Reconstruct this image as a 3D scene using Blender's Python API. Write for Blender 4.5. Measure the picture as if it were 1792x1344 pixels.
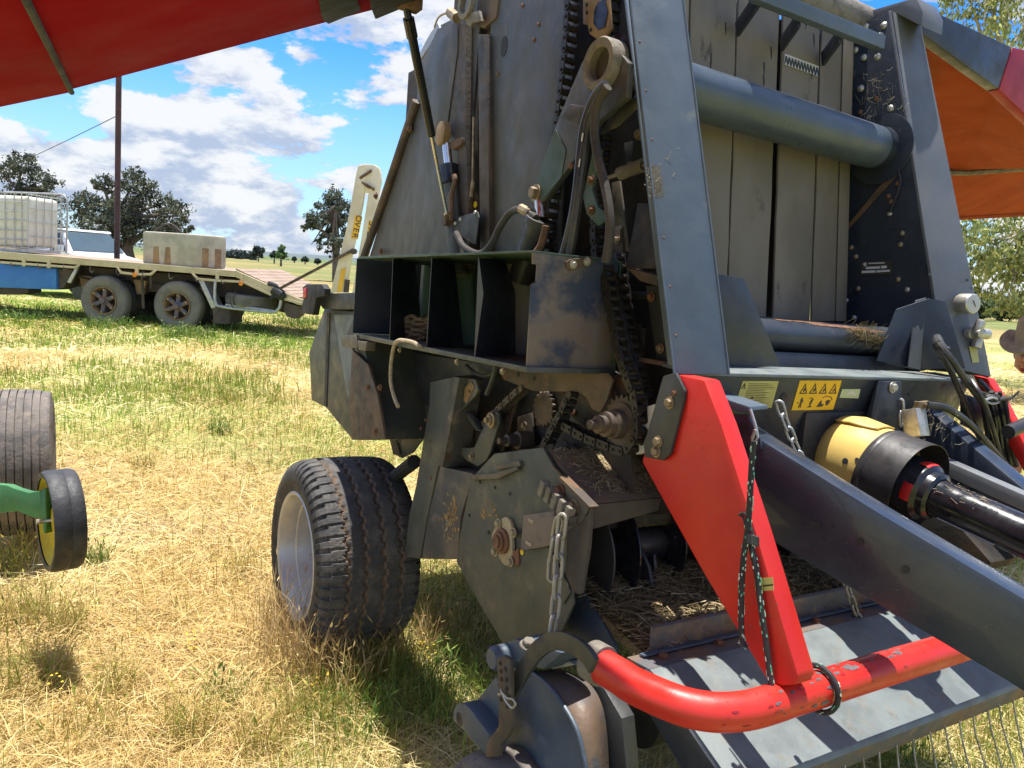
import bpy, bmesh, math, random
import numpy as np
from mathutils import Vector, Matrix, noise as mnoise

scene = bpy.context.scene
for o in list(bpy.data.objects):
    bpy.data.objects.remove(o)
random.seed(7)
rng = np.random.default_rng(11)
rad = math.radians

# ------------------------------------------------------------------ camera
FPX, CX, CY, EYE = 1346.0, 896.0, 672.0, 1.70           # focal length in photo pixels, centre, eye height in metres
def V(*a): return Vector(a)
_up = V(0.068, -1, -0.1458).normalized()                # world up as seen by the camera (x right, y down, z forward)
_ez = V(0, 0, 1)
_yw = (_ez - _up * _ez.dot(_up)).normalized()
_xw = _yw.cross(_up)
CAM = V(0, 0, EYE)
def to_world(v): return V(v.dot(_xw), v.dot(_yw), v.dot(_up))
_cr, _cu, _cb = to_world(V(1, 0, 0)), to_world(V(0, -1, 0)), to_world(V(0, 0, -1))
cam_data = bpy.data.cameras.new('camera')
cam = bpy.data.objects.new('camera', cam_data)
scene.collection.objects.link(cam)
cam.matrix_world = Matrix(((_cr.x, _cu.x, _cb.x, CAM.x), (_cr.y, _cu.y, _cb.y, CAM.y), (_cr.z, _cu.z, _cb.z, CAM.z), (0, 0, 0, 1)))
cam_data.sensor_width = 36.0
cam_data.lens = 36.0 * FPX / 1792.0
cam_data.clip_start = 0.05
cam_data.clip_end = 6000
scene.camera = cam

# ------------------------------------------------------------------ sun, sky, exposure
SUN_ELEV, SUN_AZ = rad(82), (-0.22, 1.0)                # high midday sun, a little beyond the baler
sh = V(SUN_AZ[0], SUN_AZ[1], 0).normalized()
sun_dir = V(sh.x * math.cos(SUN_ELEV), sh.y * math.cos(SUN_ELEV), math.sin(SUN_ELEV))
sun_data = bpy.data.lights.new('sun', 'SUN')
sun_data.energy = 4.1
sun_data.angle = rad(0.55)
sun_data.color = (1.0, 0.955, 0.88)
sun = bpy.data.objects.new('sun', sun_data)
scene.collection.objects.link(sun)
sun.location = (6, -6, 30)
sun.rotation_euler = sun_dir.to_track_quat('Z', 'Y').to_euler()

world = bpy.data.worlds.new('World')
scene.world = world
world.use_nodes = True
wn, wl = world.node_tree.nodes, world.node_tree.links
wn.clear()
def wnode(t, **k):
    n = wn.new(t)
    for a, b in k.items(): setattr(n, a, b)
    return n
def wmath(op, a, b=None, c=None):
    n = wnode('ShaderNodeMath', operation=op)
    for i, v in enumerate((a, b, c)):
        if v is None: continue
        if isinstance(v, (int, float)): n.inputs[i].default_value = v
        else: wl.new(v, n.inputs[i])
    return n.outputs[0]
out = wnode('ShaderNodeOutputWorld')
bg = wnode('ShaderNodeBackground')
bg.inputs['Strength'].default_value = 0.15
wl.new(bg.outputs[0], out.inputs[0])
sky = wnode('ShaderNodeTexSky', sky_type='NISHITA')
sky.sun_disc = False
sky.sun_elevation = SUN_ELEV
sky.sun_rotation = math.atan2(sh.x, sh.y)
sky.altitude = 200
sky.dust_density = 0.05
sky.air_density = 0.85
sky.ozone_density = 2.2
tc = wnode('ShaderNodeTexCoord')
sep = wnode('ShaderNodeSeparateXYZ')
wl.new(tc.outputs['Generated'], sep.inputs[0])
zc = wmath('MAXIMUM', sep.outputs[2], 0.0)
den = wmath('ADD', wmath('MULTIPLY', zc, 0.75), 0.42)
com = wnode('ShaderNodeCombineXYZ')
wl.new(wmath('DIVIDE', sep.outputs[0], den), com.inputs[0])
wl.new(wmath('DIVIDE', sep.outputs[1], den), com.inputs[1])
wl.new(wmath('MULTIPLY', zc, 3.0), com.inputs[2])
def cloud_noise(dz, scale, detail, off):
    m = wnode('ShaderNodeMapping')
    m.inputs['Location'].default_value = (off[0], off[1], off[2] + dz)
    wl.new(com.outputs[0], m.inputs[0])
    nz = wnode('ShaderNodeTexNoise')
    nz.inputs['Scale'].default_value = scale
    nz.inputs['Detail'].default_value = detail
    nz.inputs['Roughness'].default_value = 0.6
    nz.inputs['Distortion'].default_value = 0.1
    wl.new(m.outputs[0], nz.inputs['Vector'])
    return nz.outputs['Fac']
CLOUD_OFF = (9.3, 8.8, 6.0)
n1 = cloud_noise(0, 2.5, 12, CLOUD_OFF)
n2 = cloud_noise(0.08, 2.5, 12, CLOUD_OFF)
def ramp01(v, lo, hi):
    n = wnode('ShaderNodeMapRange', interpolation_type='SMOOTHSTEP')
    wl.new(v, n.inputs[0])
    n.inputs[1].default_value, n.inputs[2].default_value = lo, hi
    return n.outputs[0]
low = ramp01(zc, 0.0, 0.5)
cover = wmath('ADD', n1, wmath('MULTIPLY', wmath('SUBTRACT', 1.0, low), 0.012))
mask = ramp01(cover, 0.470, 0.508)
shade = ramp01(wmath('SUBTRACT', n1, n2), -0.06, 0.07)
mixc = wnode('ShaderNodeMix', data_type='RGBA')
wl.new(shade, mixc.inputs[0])
mixc.inputs[6].default_value = (1.45, 1.72, 2.25, 1)
mixc.inputs[7].default_value = (2.8, 2.85, 2.9, 1)
hs = wnode('ShaderNodeHueSaturation')
hs.inputs['Saturation'].default_value = 1.42
hs.inputs['Value'].default_value = 0.84
hs.inputs['Hue'].default_value = 0.512
wl.new(sky.outputs[0], hs.inputs['Color'])
mixs = wnode('ShaderNodeMix', data_type='RGBA')
wl.new(wmath('MULTIPLY', mask, 0.96), mixs.inputs[0])
hz_ = wnode('ShaderNodeMix', data_type='RGBA')                     # pale air low over the horizon, all the way round
wl.new(wmath('MULTIPLY', wmath('SUBTRACT', 1.0, ramp01(zc, -0.02, 0.26)), 0.85), hz_.inputs[0])
wl.new(hs.outputs[0], hz_.inputs[6])
hz_.inputs[7].default_value = (1.25, 1.95, 2.75, 1)
wl.new(hz_.outputs[2], mixs.inputs[6])
wl.new(mixc.outputs[2], mixs.inputs[7])
wl.new(mixs.outputs[2], bg.inputs[0])

scene.view_settings.view_transform = 'Standard'
scene.view_settings.look = 'None'
scene.view_settings.gamma = 1
scene.view_settings.use_curve_mapping = False
scene.view_settings.exposure = 1.18

# ------------------------------------------------------------------ frames: the baler stands turned and a little nose-up
_R = V(2204, 28, 1346).normalized()
_B = V(-823, -202, 1346).normalized()
_B = (_B - _R * _B.dot(_R)).normalized()
_L = -_R
_U = _B.cross(_L)
_w = V(-.960, .773, 3.40)
_O = _R * 1.40 + _B * 1.432 + _U * (_U.dot(_w) - .41)
_bx, _by, _bz, _bo = to_world(_B), to_world(_L), to_world(_U), to_world(_O) + CAM
MB_ = Matrix(((_bx.x, _by.x, _bz.x, _bo.x), (_bx.y, _by.y, _bz.y, _bo.y), (_bx.z, _by.z, _bz.z, _bo.z), (0, 0, 0, 1)))
MBI = MB_.inverted()
CAMB = MBI @ CAM
def ray_w(px, py): return to_world(V((px - CX) / FPX, (py - CY) / FPX, 1))
def ray_b(px, py): return MBI.to_3x3() @ ray_w(px, py)
def W(px, py, d): return CAM + ray_w(px, py) * d
def PL(px, py, p, n, c=CAMB, r=None):
    r = r or ray_b(px, py)
    return c + r * ((p - c).dot(n) / r.dot(n))
AX = dict(x=V(1, 0, 0), y=V(0, 1, 0), z=V(0, 0, 1))
def B(px, py, **k):                                      # point of a baler plane x / y / z = const
    (a, v), = k.items()
    return PL(px, py, AX[a] * v, AX[a])
def S(y, pts): return [B(a, b, y=y) for a, b in pts]
def X(x, pts): return [B(a, b, x=x) for a, b in pts]
def G(px, py, h=0.0):
    r = ray_w(px, py)
    return CAM + r * ((h - EYE) / r.z)

# ------------------------------------------------------------------ materials
MATS = {}
def pmat(name, c1, c2=None, rough=0.5, metal=0.0, scale=6.0, lo=0.42, hi=0.62, stretch=(1, 1, 1),
         rust=0.0, rustc=(0.16, 0.07, 0.03), rscale=9.0, dust=0.0, dustc=(0.26, 0.20, 0.13), speck=0.0, speckc=(0.4, 0.36, 0.28),
         bump=0.12, bscale=70.0, rvar=0.15, spec=0.5, trans=0.0, coat=0.0, grime=0.0, grimec=(0.03, 0.025, 0.02), wave=0.22):
    m = bpy.data.materials.new(name)
    m.use_nodes = True
    nt = m.node_tree
    nt.nodes.clear()
    N, L = nt.nodes.new, nt.links.new
    o = N('ShaderNodeOutputMaterial')
    b = N('ShaderNodeBsdfPrincipled')
    b.inputs['Roughness'].default_value = rough
    b.inputs['Metallic'].default_value = metal
    b.inputs['Specular IOR Level'].default_value = spec
    b.inputs['Coat Weight'].default_value = coat
    t = N('ShaderNodeTexCoord')
    mp = N('ShaderNodeMapping')
    mp.inputs['Scale'].default_value = stretch
    L(t.outputs['Object'], mp.inputs[0])
    def noi(s, d=5, r=0.6, w=None, plain=False):
        n = N('ShaderNodeTexNoise')
        n.inputs['Scale'].default_value = s
        n.inputs['Detail'].default_value = d
        n.inputs['Roughness'].default_value = r
        L((t.outputs['Object'] if plain else mp.outputs[0]), n.inputs['Vector'])
        return n.outputs['Fac']
    def rng_(v, a, c):
        n = N('ShaderNodeMapRange')
        n.interpolation_type = 'SMOOTHSTEP'
        L(v, n.inputs[0]); n.inputs[1].default_value = a; n.inputs[2].default_value = c
        return n.outputs[0]
    def mix(f, a, c):
        n = N('ShaderNodeMix'); n.data_type = 'RGBA'
        if isinstance(f, float): n.inputs[0].default_value = f
        else: L(f, n.inputs[0])
        for i, v in ((6, a), (7, c)):
            if isinstance(v, tuple): n.inputs[i].default_value = (*v[:3], 1)
            else: L(v, n.inputs[i])
        return n.outputs[2]
    def mul(a, c):
        n = N('ShaderNodeMath'); n.operation = 'MULTIPLY'
        L(a, n.inputs[0])
        if isinstance(c, float): n.inputs[1].default_value = c
        else: L(c, n.inputs[1])
        return n.outputs[0]
    c2 = c2 or tuple(x * 0.72 for x in c1)
    nA = noi(scale)
    col = mix(rng_(nA, lo, hi), tuple(c1), tuple(c2))
    rfac = None
    if grime > 0:
        col = mix(mul(rng_(noi(scale * 0.8 + 3.1, 7, 0.65), 0.62 - grime * .2, 0.72), 0.8), col, tuple(grimec))
    if dust > 0:
        nd = noi(scale * 2.3 + 1.7, 8, 0.68)
        col = mix(mul(rng_(nd, 0.66 - 0.35 * dust, 0.78 - 0.15 * dust), min(1.0, 0.35 + dust * 0.6)), col, tuple(dustc))
    if rust > 0:
        nr = noi(rscale, 9, 0.7)
        f = rng_(nr, 0.70 - 0.32 * rust, 0.76 - 0.26 * rust)
        rc = mix(noi(rscale * 4, 4), tuple(rustc), tuple(x * 0.45 for x in rustc))
        col = mix(f, col, rc); rfac = f
    if speck > 0:
        ns = noi(330.0, 2, 0.5, plain=True)
        col = mix(mul(rng_(ns, 0.74 - 0.07 * speck, 0.79 - .06 * speck), 0.45), col, tuple(speckc))
    L(col, b.inputs['Base Color'])
    if rvar:
        mr = N('ShaderNodeMapRange')
        L(noi(scale * 3 + 2, 4), mr.inputs[0])
        mr.inputs[1].default_value, mr.inputs[2].default_value = 0.3, 0.7
        mr.inputs[3].default_value, mr.inputs[4].default_value = max(0.05, rough - rvar), min(1, rough + rvar)
        L(mr.outputs[0], b.inputs['Roughness'])
    if bump:
        bp = N('ShaderNodeBump')
        bp.inputs['Strength'].default_value = bump
        bp.inputs['Distance'].default_value = 0.01
        L(noi(bscale, 6, 0.6), bp.inputs['Height'])
        if wave:
            b2 = N('ShaderNodeBump'); b2.inputs['Strength'].default_value = wave; b2.inputs['Distance'].default_value = 0.012
            L(noi(7.0, 2, 0.45, plain=True), b2.inputs['Height']); L(bp.outputs[0], b2.inputs['Normal']); L(b2.outputs[0], b.inputs['Normal'])
        else:
            L(bp.outputs[0], b.inputs['Normal'])
    sh_ = b.outputs[0]
    if trans > 0:
        tr = N('ShaderNodeBsdfTranslucent')
        L(col, tr.inputs['Color'])
        mx = N('ShaderNodeMixShader')
        mx.inputs[0].default_value = trans
        L(sh_, mx.inputs[1]); L(tr.outputs[0], mx.inputs[2])
        sh_ = mx.outputs[0]
    L(sh_, o.inputs[0])
    MATS[name] = m
    return m
M = MATS
DUSTC = (0.21, 0.17, 0.12)
pmat('tube_paint', (0.068, 0.090, 0.118), (0.055, 0.074, 0.098), rough=0.36, scale=3, dust=0.12, dustc=(0.2, 0.19, 0.17), speck=0.4, bump=0.04)
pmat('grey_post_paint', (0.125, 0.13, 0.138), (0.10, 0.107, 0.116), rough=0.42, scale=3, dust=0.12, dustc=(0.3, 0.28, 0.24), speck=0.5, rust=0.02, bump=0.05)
pmat('scuff_grey', (0.13, 0.12, 0.13), (0.08, 0.075, 0.08), rough=0.6, scale=30, bump=0.1)
pmat('drawbar_paint', (0.031, 0.043, 0.064), (0.026, 0.036, 0.054), rough=0.34, scale=3, dust=0.15, dustc=(.12, .12, .12), speck=0.5, rust=0.02, bump=0.05, coat=0.2)
pmat('post_paint', (0.088, 0.115, 0.150), (0.068, 0.092, 0.122), rough=0.42, scale=3, dust=0.18, dustc=(0.24, 0.23, 0.2), speck=0.5, rust=0.03, bump=0.05)
pmat('dark_blue_paint', (0.020, 0.026, 0.038), (0.034, 0.041, 0.054), rough=0.38, scale=4, dust=0.12, speck=0.5, rust=0.03, bump=0.06)
pmat('box_paint', (0.022, 0.028, 0.046), (0.035, 0.041, 0.058), rough=0.45, scale=4, dust=0.1, speck=0.35, bump=0.06)
pmat('box_front_paint', (0.034, 0.048, 0.085), (0.17, 0.135, 0.115), rough=0.55, scale=5.5, lo=0.38, hi=0.52, dust=0.18, rust=0.13, speck=0.6, bump=0.1)
pmat('green_grey_paint', (0.056, 0.066, 0.058), (0.088, 0.087, 0.070), rough=0.5, scale=3.4, dust=0.42, dustc=(0.19, 0.16, 0.105), speck=0.5, rust=0.14, rustc=(.17,.11,.05), grime=.15, grimec=(.025,.027,.025), bump=0.08)
pmat('green_paint', (0.035, 0.07, 0.045), (0.055, 0.085, 0.06), rough=0.5, scale=4, dust=0.2, rust=0.1, rustc=(0.3, 0.22, 0.04), bump=0.08)
pmat('steel_grey', (0.17, 0.18, 0.185), (0.12, 0.125, 0.13), rough=.4, scale=5, dust=.2, rust=.06, bump=.05)
pmat('side_panel_paint', (0.050, 0.054, 0.051), (0.086, 0.080, 0.066), rough=0.5, scale=2.6, stretch=(1.2, 1, .7), lo=.36, hi=.6, dust=0.32, dustc=(0.165, 0.13, 0.088), speck=0.6, rust=0.12, bump=0.1)
pmat('lever_paint', (0.070, 0.068, 0.062), (0.13, 0.11, 0.083), rough=0.55, scale=5, dust=0.38, rust=0.18, grime=.15, bump=0.1)
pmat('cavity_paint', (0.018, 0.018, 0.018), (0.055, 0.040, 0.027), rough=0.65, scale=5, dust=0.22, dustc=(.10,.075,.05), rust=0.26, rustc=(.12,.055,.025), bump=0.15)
pmat('rusty_steel', (0.085, 0.058, 0.04), (0.16, 0.085, 0.042), rough=0.75, scale=9, dust=0.15, rust=0.4, bump=0.25)
pmat('rusty_plate', (0.062, 0.048, 0.038), (0.125, 0.082, 0.05), rough=0.65, scale=6, dust=0.25, rust=0.36, rustc=(0.22, 0.10, 0.035), grime=.25, grimec=(.022,.02,.018), bump=0.15)
pmat('ochre_plate', (0.30, 0.19, 0.08), (0.20, 0.12, 0.05), rough=0.6, scale=9, rust=0.2, bump=0.1)
pmat('dusty_top', (0.16, 0.115, 0.08), (0.105, 0.08, 0.062), rough=0.8, scale=6, dust=0.35, dustc=(0.24, 0.18, 0.11), rust=0.15, speck=0.8, bump=0.3)
pmat('ledge_front', (0.075, 0.062, 0.055), (0.055, 0.050, 0.049), rough=0.65, scale=6, dust=0.2, rust=0.2, bump=0.15)
pmat('blue_grey_paint', (0.075, 0.105, 0.145), (0.052, 0.075, 0.105), rough=0.45, scale=3.5, dust=0.22, dustc=(0.17, 0.13, 0.09), rust=0.12, rustc=(0.2, 0.10, 0.04), speck=0.5, bump=0.08)
pmat('guard_paint', (0.165, 0.195, 0.195), (0.12, 0.142, 0.145), rough=0.55, scale=6, dust=0.42, dustc=(0.20, 0.155, 0.10), rust=0.17, rustc=(.24, .14, .07), grime=.2, grimec=(.07,.07,.07), speck=0.8, bump=0.08)
pmat('hub_rim_paint', (0.065, 0.085, 0.11), (0.15, 0.10, 0.065), rough=0.6, scale=5, lo=.40, hi=.58, dust=0.35, dustc=(.19, .12, .07), rust=0.22, rustc=(.2, .10, .045), speck=.6, bump=0.2)
pmat('guard_dirty', (0.10, 0.10, 0.11), (0.17, 0.11, 0.07), rough=0.7, scale=8, dust=0.35, dustc=(.3, .19, .10), rust=0.3, rustc=(0.26, 0.12, 0.05), bump=0.25)
pmat('red_paint', (0.60, 0.020, 0.013), (0.52, 0.016, 0.011), rough=0.45, scale=2, speck=0.25, speckc=(.7, .3, .22), bump=0.03, dust=0.10, dustc=(.56, .09, .06), rust=.02, rustc=(.12,.09,.09))
pmat('red_tube_paint', (0.62, 0.030, 0.020), (0.55, 0.022, 0.015), rough=0.38, scale=3, grime=0.0, rust=0.10, rustc=(0.16, 0.08, 0.08), rscale=9, bump=0.04, dust=.12, dustc=(.5, .08, .055))
pmat('red_cover', (0.34, 0.004, 0.013), (0.30, 0.004, 0.011), rough=0.8, spec=.06, scale=1.2, bump=0.02, trans=0.03, wave=0.0, speck=.15, speckc=(.2,.02,.03))
pmat('red_cover_dark', (0.36, 0.02, 0.025), (0.30, 0.016, 0.02), rough=0.4, bump=0.03)
pmat('orange_cover', (0.38, 0.086, 0.027), (0.33, 0.070, 0.023), rough=0.8, spec=.1, wave=0.0, scale=3.2, grime=0.12, grimec=(0.30, 0.10, 0.035), dust=0.1, dustc=(.5, .22, .1), bump=0.05, trans=0.3)
pmat('black_rubber', (0.018, 0.018, 0.020), (0.03, 0.03, 0.03), rough=0.7, bump=0.2)
pmat('tyre_rubber', (0.058, 0.057, 0.057), (0.105, 0.097, 0.087), rough=0.85, scale=9, dust=0.42, dustc=(0.17, 0.14, 0.11), speck=0.5, bump=0.4, bscale=90)
pmat('tyre_groove', (0.16, 0.11, 0.075), (0.10, 0.075, 0.055), rough=0.9, scale=20, bump=0.4)
pmat('tyre_wall', (0.028, 0.027, 0.026), (0.05, 0.045, 0.038), rough=0.75, scale=7, dust=0.15, bump=0.15)
pmat('grey_tyre', (0.20, 0.185, 0.15), (0.145, 0.135, 0.11), rough=0.85, scale=3, dust=0.3, dustc=(.29, .25, .17), bump=0.15)
pmat('ribbed_tyre', (0.17, 0.145, 0.125), (0.10, 0.09, 0.083), rough=0.88, scale=9, dust=0.45, dustc=(.27, .21, .15), grime=.15, speck=.6, bump=0.5, bscale=50)
pmat('black_tyre', (0.022, 0.023, 0.026), (0.04, 0.041, 0.044), rough=0.6, scale=9, dust=0.1, speck=0.4, bump=0.2)
pmat('silver_rim', (0.52, 0.51, 0.49), (0.42, 0.41, 0.40), rough=0.4, metal=0.35, scale=5, dust=0.12, dustc=(.4, .33, .24), bump=0.03)
pmat('yellow_rim', (0.75, 0.55, 0.03), (0.62, 0.42, 0.02), rough=0.45, scale=5, dust=0.1, bump=0.05)
pmat('tractor_green', (0.06, 0.21, 0.065), (0.045, 0.16, 0.05), rough=0.42, scale=5, dust=0.12, dustc=(.2, .25, .14), speck=0.4, bump=0.05)
pmat('belt_rubber', (0.185, 0.155, 0.116), (0.145, 0.122, 0.092), rough=0.7, scale=2.2, stretch=(1, 1.6, .8), dust=0.3, dustc=(0.185, 0.158, 0.12), grime=0.04, speck=.3, bump=0.12, bscale=120)
pmat('yellow_plastic', (0.66, 0.46, 0.13), (0.60, 0.42, 0.13), rough=0.45, scale=4, dust=0.15, dustc=(.5, .38, .18), speck=0.4, bump=0.03)
pmat('black_plastic', (0.030, 0.028, 0.030), (0.05, 0.045, 0.042), rough=0.42, scale=6, dust=0.22, dustc=(.13, .10, .08), bump=0.05)
pmat('gloss_black', (0.012, 0.012, 0.014), (0.02, 0.02, 0.022), rough=0.22, scale=8, dust=0.04, bump=0.03)
pmat('oily_chain', (0.030, 0.028, 0.026), (0.06, 0.05, 0.04), rough=0.42, metal=0.5, scale=30, dust=0.1, bump=0.1)
pmat('brown_chain', (0.12, 0.095, 0.072), (0.07, 0.055, 0.045), rough=0.5, metal=0.4, scale=30, rust=0.2, bump=0.1)
pmat('zinc', (0.55, 0.53, 0.47), (0.38, 0.35, 0.29), rough=0.4, metal=0.7, scale=20, rust=0.06, bump=0.05)
pmat('worn_bolt', (0.34, 0.27, 0.17), (0.20, 0.14, 0.09), rough=0.5, metal=0.45, scale=25, rust=0.15, bump=0.1)
pmat('rusty_bolt', (0.20, 0.09, 0.045), (0.11, 0.06, 0.035), rough=0.75, scale=25, bump=0.2)
pmat('chrome', (0.7, 0.7, 0.68), (0.55, 0.54, 0.5), rough=0.22, metal=0.9, scale=12, bump=0.0)
pmat('dull_chain_steel', (0.42, 0.40, 0.36), (0.27, 0.235, 0.19), rough=0.5, metal=0.5, scale=25, rust=0.12, bump=0.1)
pmat('dusty_cast', (0.21, 0.185, 0.15), (0.14, 0.122, 0.098), rough=0.75, scale=18, rust=0.12, bump=0.3)
pmat('cream_steel', (0.40, 0.33, 0.20), (0.29, 0.23, 0.14), rough=0.6, scale=14, rust=0.2, bump=0.1)
pmat('channel_steel', (0.045, 0.038, 0.032), (0.085, 0.060, 0.042), rough=0.65, scale=7, dust=0.25, dustc=(.13,.10,.07), rust=0.26, rustc=(.15,.07,.03), bump=0.2)
pmat('arm_paint', (0.045, 0.046, 0.046), (0.075, 0.068, 0.058), rough=0.5, scale=5, dust=0.22, dustc=(.12,.10,.075), rust=0.08, bump=0.1)
pmat('hose_rubber', (0.026, 0.025, 0.025), (0.05, 0.046, 0.042), rough=0.35, scale=6, dust=0.25, dustc=(.15, .12, .09), bump=0.05)
pmat('dusty_hose', (0.055, 0.045, 0.037), (0.036, 0.030, 0.026), rough=0.7, scale=9, dust=0.2, bump=0.1)
pmat('bracket_black', (0.030, 0.033, 0.036), (0.05, 0.052, 0.052), rough=0.5, scale=6, dust=0.2, dustc=(.12, .11, .09), speck=0.4, bump=0.1)
pmat('white_plastic', (0.62, 0.62, 0.58), (0.5, 0.5, 0.46), rough=0.5, scale=6, bump=0.05)
pmat('sticker_yellow', (0.55, 0.50, 0.16), (0.48, 0.43, 0.13), rough=0.5, scale=10, bump=0.0)
pmat('sticker_orange', (0.83, 0.50, 0.015), (0.78, 0.45, 0.012), rough=0.45, scale=8, bump=0.0)
pmat('sticker_green', (0.42, 0.50, 0.30), (0.5, 0.55, 0.4), rough=0.5, scale=8, bump=0.0)
pmat('print_black', (0.03, 0.027, 0.02), (0.05, 0.04, 0.03), rough=0.6, bump=0.0)
pmat('label_silver', (0.6, 0.6, 0.6), (0.5, 0.5, 0.5), rough=0.4, bump=0.0)
pmat('rope_fibre', (0.46, 0.38, 0.26), (0.33, 0.27, 0.18), rough=0.9, scale=50, bump=0.5, bscale=200)
pmat('bungee', (0.015, 0.015, 0.018), (0.03, 0.03, 0.03), rough=0.7, bump=0.2)
pmat('bungee_fleck', (0.10, 0.42, 0.26), (0.65, 0.68, 0.6), rough=0.7, scale=40, bump=0.0)
pmat('cream_paint', (0.60, 0.51, 0.31), (0.50, 0.41, 0.24), rough=0.6, scale=1.5, rust=0.16, rustc=(.35, .17, .07), dust=0.15, dustc=(.42, .33, .2), bump=0.05)
pmat('white_cream', (0.72, 0.66, 0.50), (0.60, 0.53, 0.38), rough=0.55, scale=1.6, rust=0.14, rustc=(.4, .22, .1), rscale=5, bump=0.05)
pmat('toolbox_blue', (0.03, 0.17, 0.52), (0.05, 0.22, 0.55), rough=0.5, scale=1.6, rust=0.05, dust=0.1, dustc=(.2, .25, .3), bump=0.05)
pmat('chassis_brown', (0.10, 0.075, 0.055), (0.06, 0.048, 0.04), rough=0.8, scale=3, rust=0.3, bump=0.1)
pmat('plank_deck', (0.32, 0.23, 0.17), (0.25, 0.18, 0.13), rough=0.8, scale=3, bump=0.1)
pmat('wheel_hub', (0.11, 0.11, 0.135), (0.21, 0.11, 0.06), rough=0.6, scale=6, rust=0.3, bump=0.1)
pmat('rust_hub_ring', (0.33, 0.21, 0.10), (0.22, 0.14, 0.07), rough=0.8, scale=6, bump=0.1)
pmat('tank_plastic', (0.47, 0.44, 0.34), (0.37, 0.345, 0.265), rough=0.8, scale=3, dust=0.35, dustc=(.34, .27, .17), bump=0.12)
pmat('tote_plastic', (0.74, 0.74, 0.66), (0.66, 0.65, 0.56), rough=0.45, scale=2, bump=0.02, trans=0.2)
pmat('galvanised', (0.50, 0.51, 0.51), (0.40, 0.41, 0.41), rough=0.45, metal=0.5, scale=9, bump=0.03)
pmat('car_white', (0.80, 0.81, 0.82), (0.76, 0.77, 0.78), rough=0.25, scale=2, bump=0.0, coat=0.4)
pmat('car_glass', (0.05, 0.09, 0.12), (0.04, 0.07, 0.10), rough=0.08, scale=1, bump=0.0, spec=0.8)
pmat('pole_steel', (0.085, 0.035, 0.028), (0.06, 0.028, 0.024), rough=0.6, scale=3, rust=0.3, rustc=(.13, .05, .03), bump=0.05)
pmat('wire', (0.05, 0.05, 0.05), rough=0.6, bump=0.0)
pmat('sign_yellow', (0.80, 0.47, 0.03), (0.72, 0.40, 0.03), rough=0.5, scale=4, rust=0.05, bump=0.0)
pmat('red_lamp', (0.6, 0.02, 0.02), rough=0.2, bump=0.0)
pmat('amber', (0.8, 0.25, 0.02), rough=0.2, bump=0.0)
pmat('bark', (0.16, 0.13, 0.10), (0.10, 0.08, 0.065), rough=0.9, scale=4, stretch=(3, 3, .6), bump=0.3)
pmat('pale_bark', (0.36, 0.31, 0.25), (0.22, 0.18, 0.14), rough=0.85, scale=4, stretch=(3, 3, .6), bump=0.2)
pmat('hat_felt', (0.44, 0.32, 0.18), (0.35, 0.25, 0.135), rough=0.9, scale=16, dust=.3, dustc=(.5,.36,.24), bump=0.25)
pmat('skin', (0.50, 0.21, 0.14), (0.42, 0.16, 0.11), rough=0.5, scale=9, bump=0.05)
pmat('shirt', (0.20, 0.26, 0.36), (0.16, 0.21, 0.30), rough=0.9, scale=14, bump=0.2)
pmat('trousers', (0.06, 0.065, 0.08), (0.045, 0.05, 0.06), rough=0.9, scale=14, bump=0.2)
pmat('boot', (0.09, 0.05, 0.03), rough=0.7, bump=0.1)
pmat('hair_grey', (0.35, 0.32, 0.28), rough=0.8, bump=0.3)
pmat('soil_straw', (0.19, 0.135, 0.06), (0.11, 0.08, 0.04), rough=0.95, scale=14, bump=0.6)

def colour_mat(name, rough=0.7, trans=0.25):
    m = bpy.data.materials.new(name); m.use_nodes = True
    nt = m.node_tree; nt.nodes.clear()
    o = nt.nodes.new('ShaderNodeOutputMaterial'); b = nt.nodes.new('ShaderNodeBsdfPrincipled')
    a = nt.nodes.new('ShaderNodeVertexColor'); a.layer_name = 'Col'
    b.inputs['Roughness'].default_value = rough
    b.inputs['Specular IOR Level'].default_value = 0.25
    nt.links.new(a.outputs[0], b.inputs['Base Color'])
    tr = nt.nodes.new('ShaderNodeBsdfTranslucent'); nt.links.new(a.outputs[0], tr.inputs['Color'])
    mx = nt.nodes.new('ShaderNodeMixShader'); mx.inputs[0].default_value = trans
    nt.links.new(b.outputs[0], mx.inputs[1]); nt.links.new(tr.outputs[0], mx.inputs[2])
    nt.links.new(mx.outputs[0], o.inputs[0])
    MATS[name] = m
    return m
colour_mat('grass_blade', 0.6, 0.3)
colour_mat('leaf', 0.5, 0.25)
colour_mat('straw_strand', 0.6, 0.1)

# ------------------------------------------------------------------ mesh helpers
COL = scene.collection
def link(o): COL.objects.link(o); return o
def tag(o, label=None, cat=None, group=None, kind=None):
    if label: o['label'] = label
    if cat: o['category'] = cat
    if group: o['group'] = group
    if kind: o['kind'] = kind
    return o
def empty(name, loc, label, cat, group=None, mw=None):
    o = bpy.data.objects.new(name, None)
    o.empty_display_size = 0.2
    link(o)
    o.matrix_world = mw if mw is not None else Matrix.Translation(loc)
    MW[o.name] = o.matrix_world.copy()
    return tag(o, label, cat, group)
MW = {}
def mw_of(o): return MW[o.name] if o and o.name in MW else Matrix.Identity(4)
ID = Matrix.Identity(4)

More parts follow.
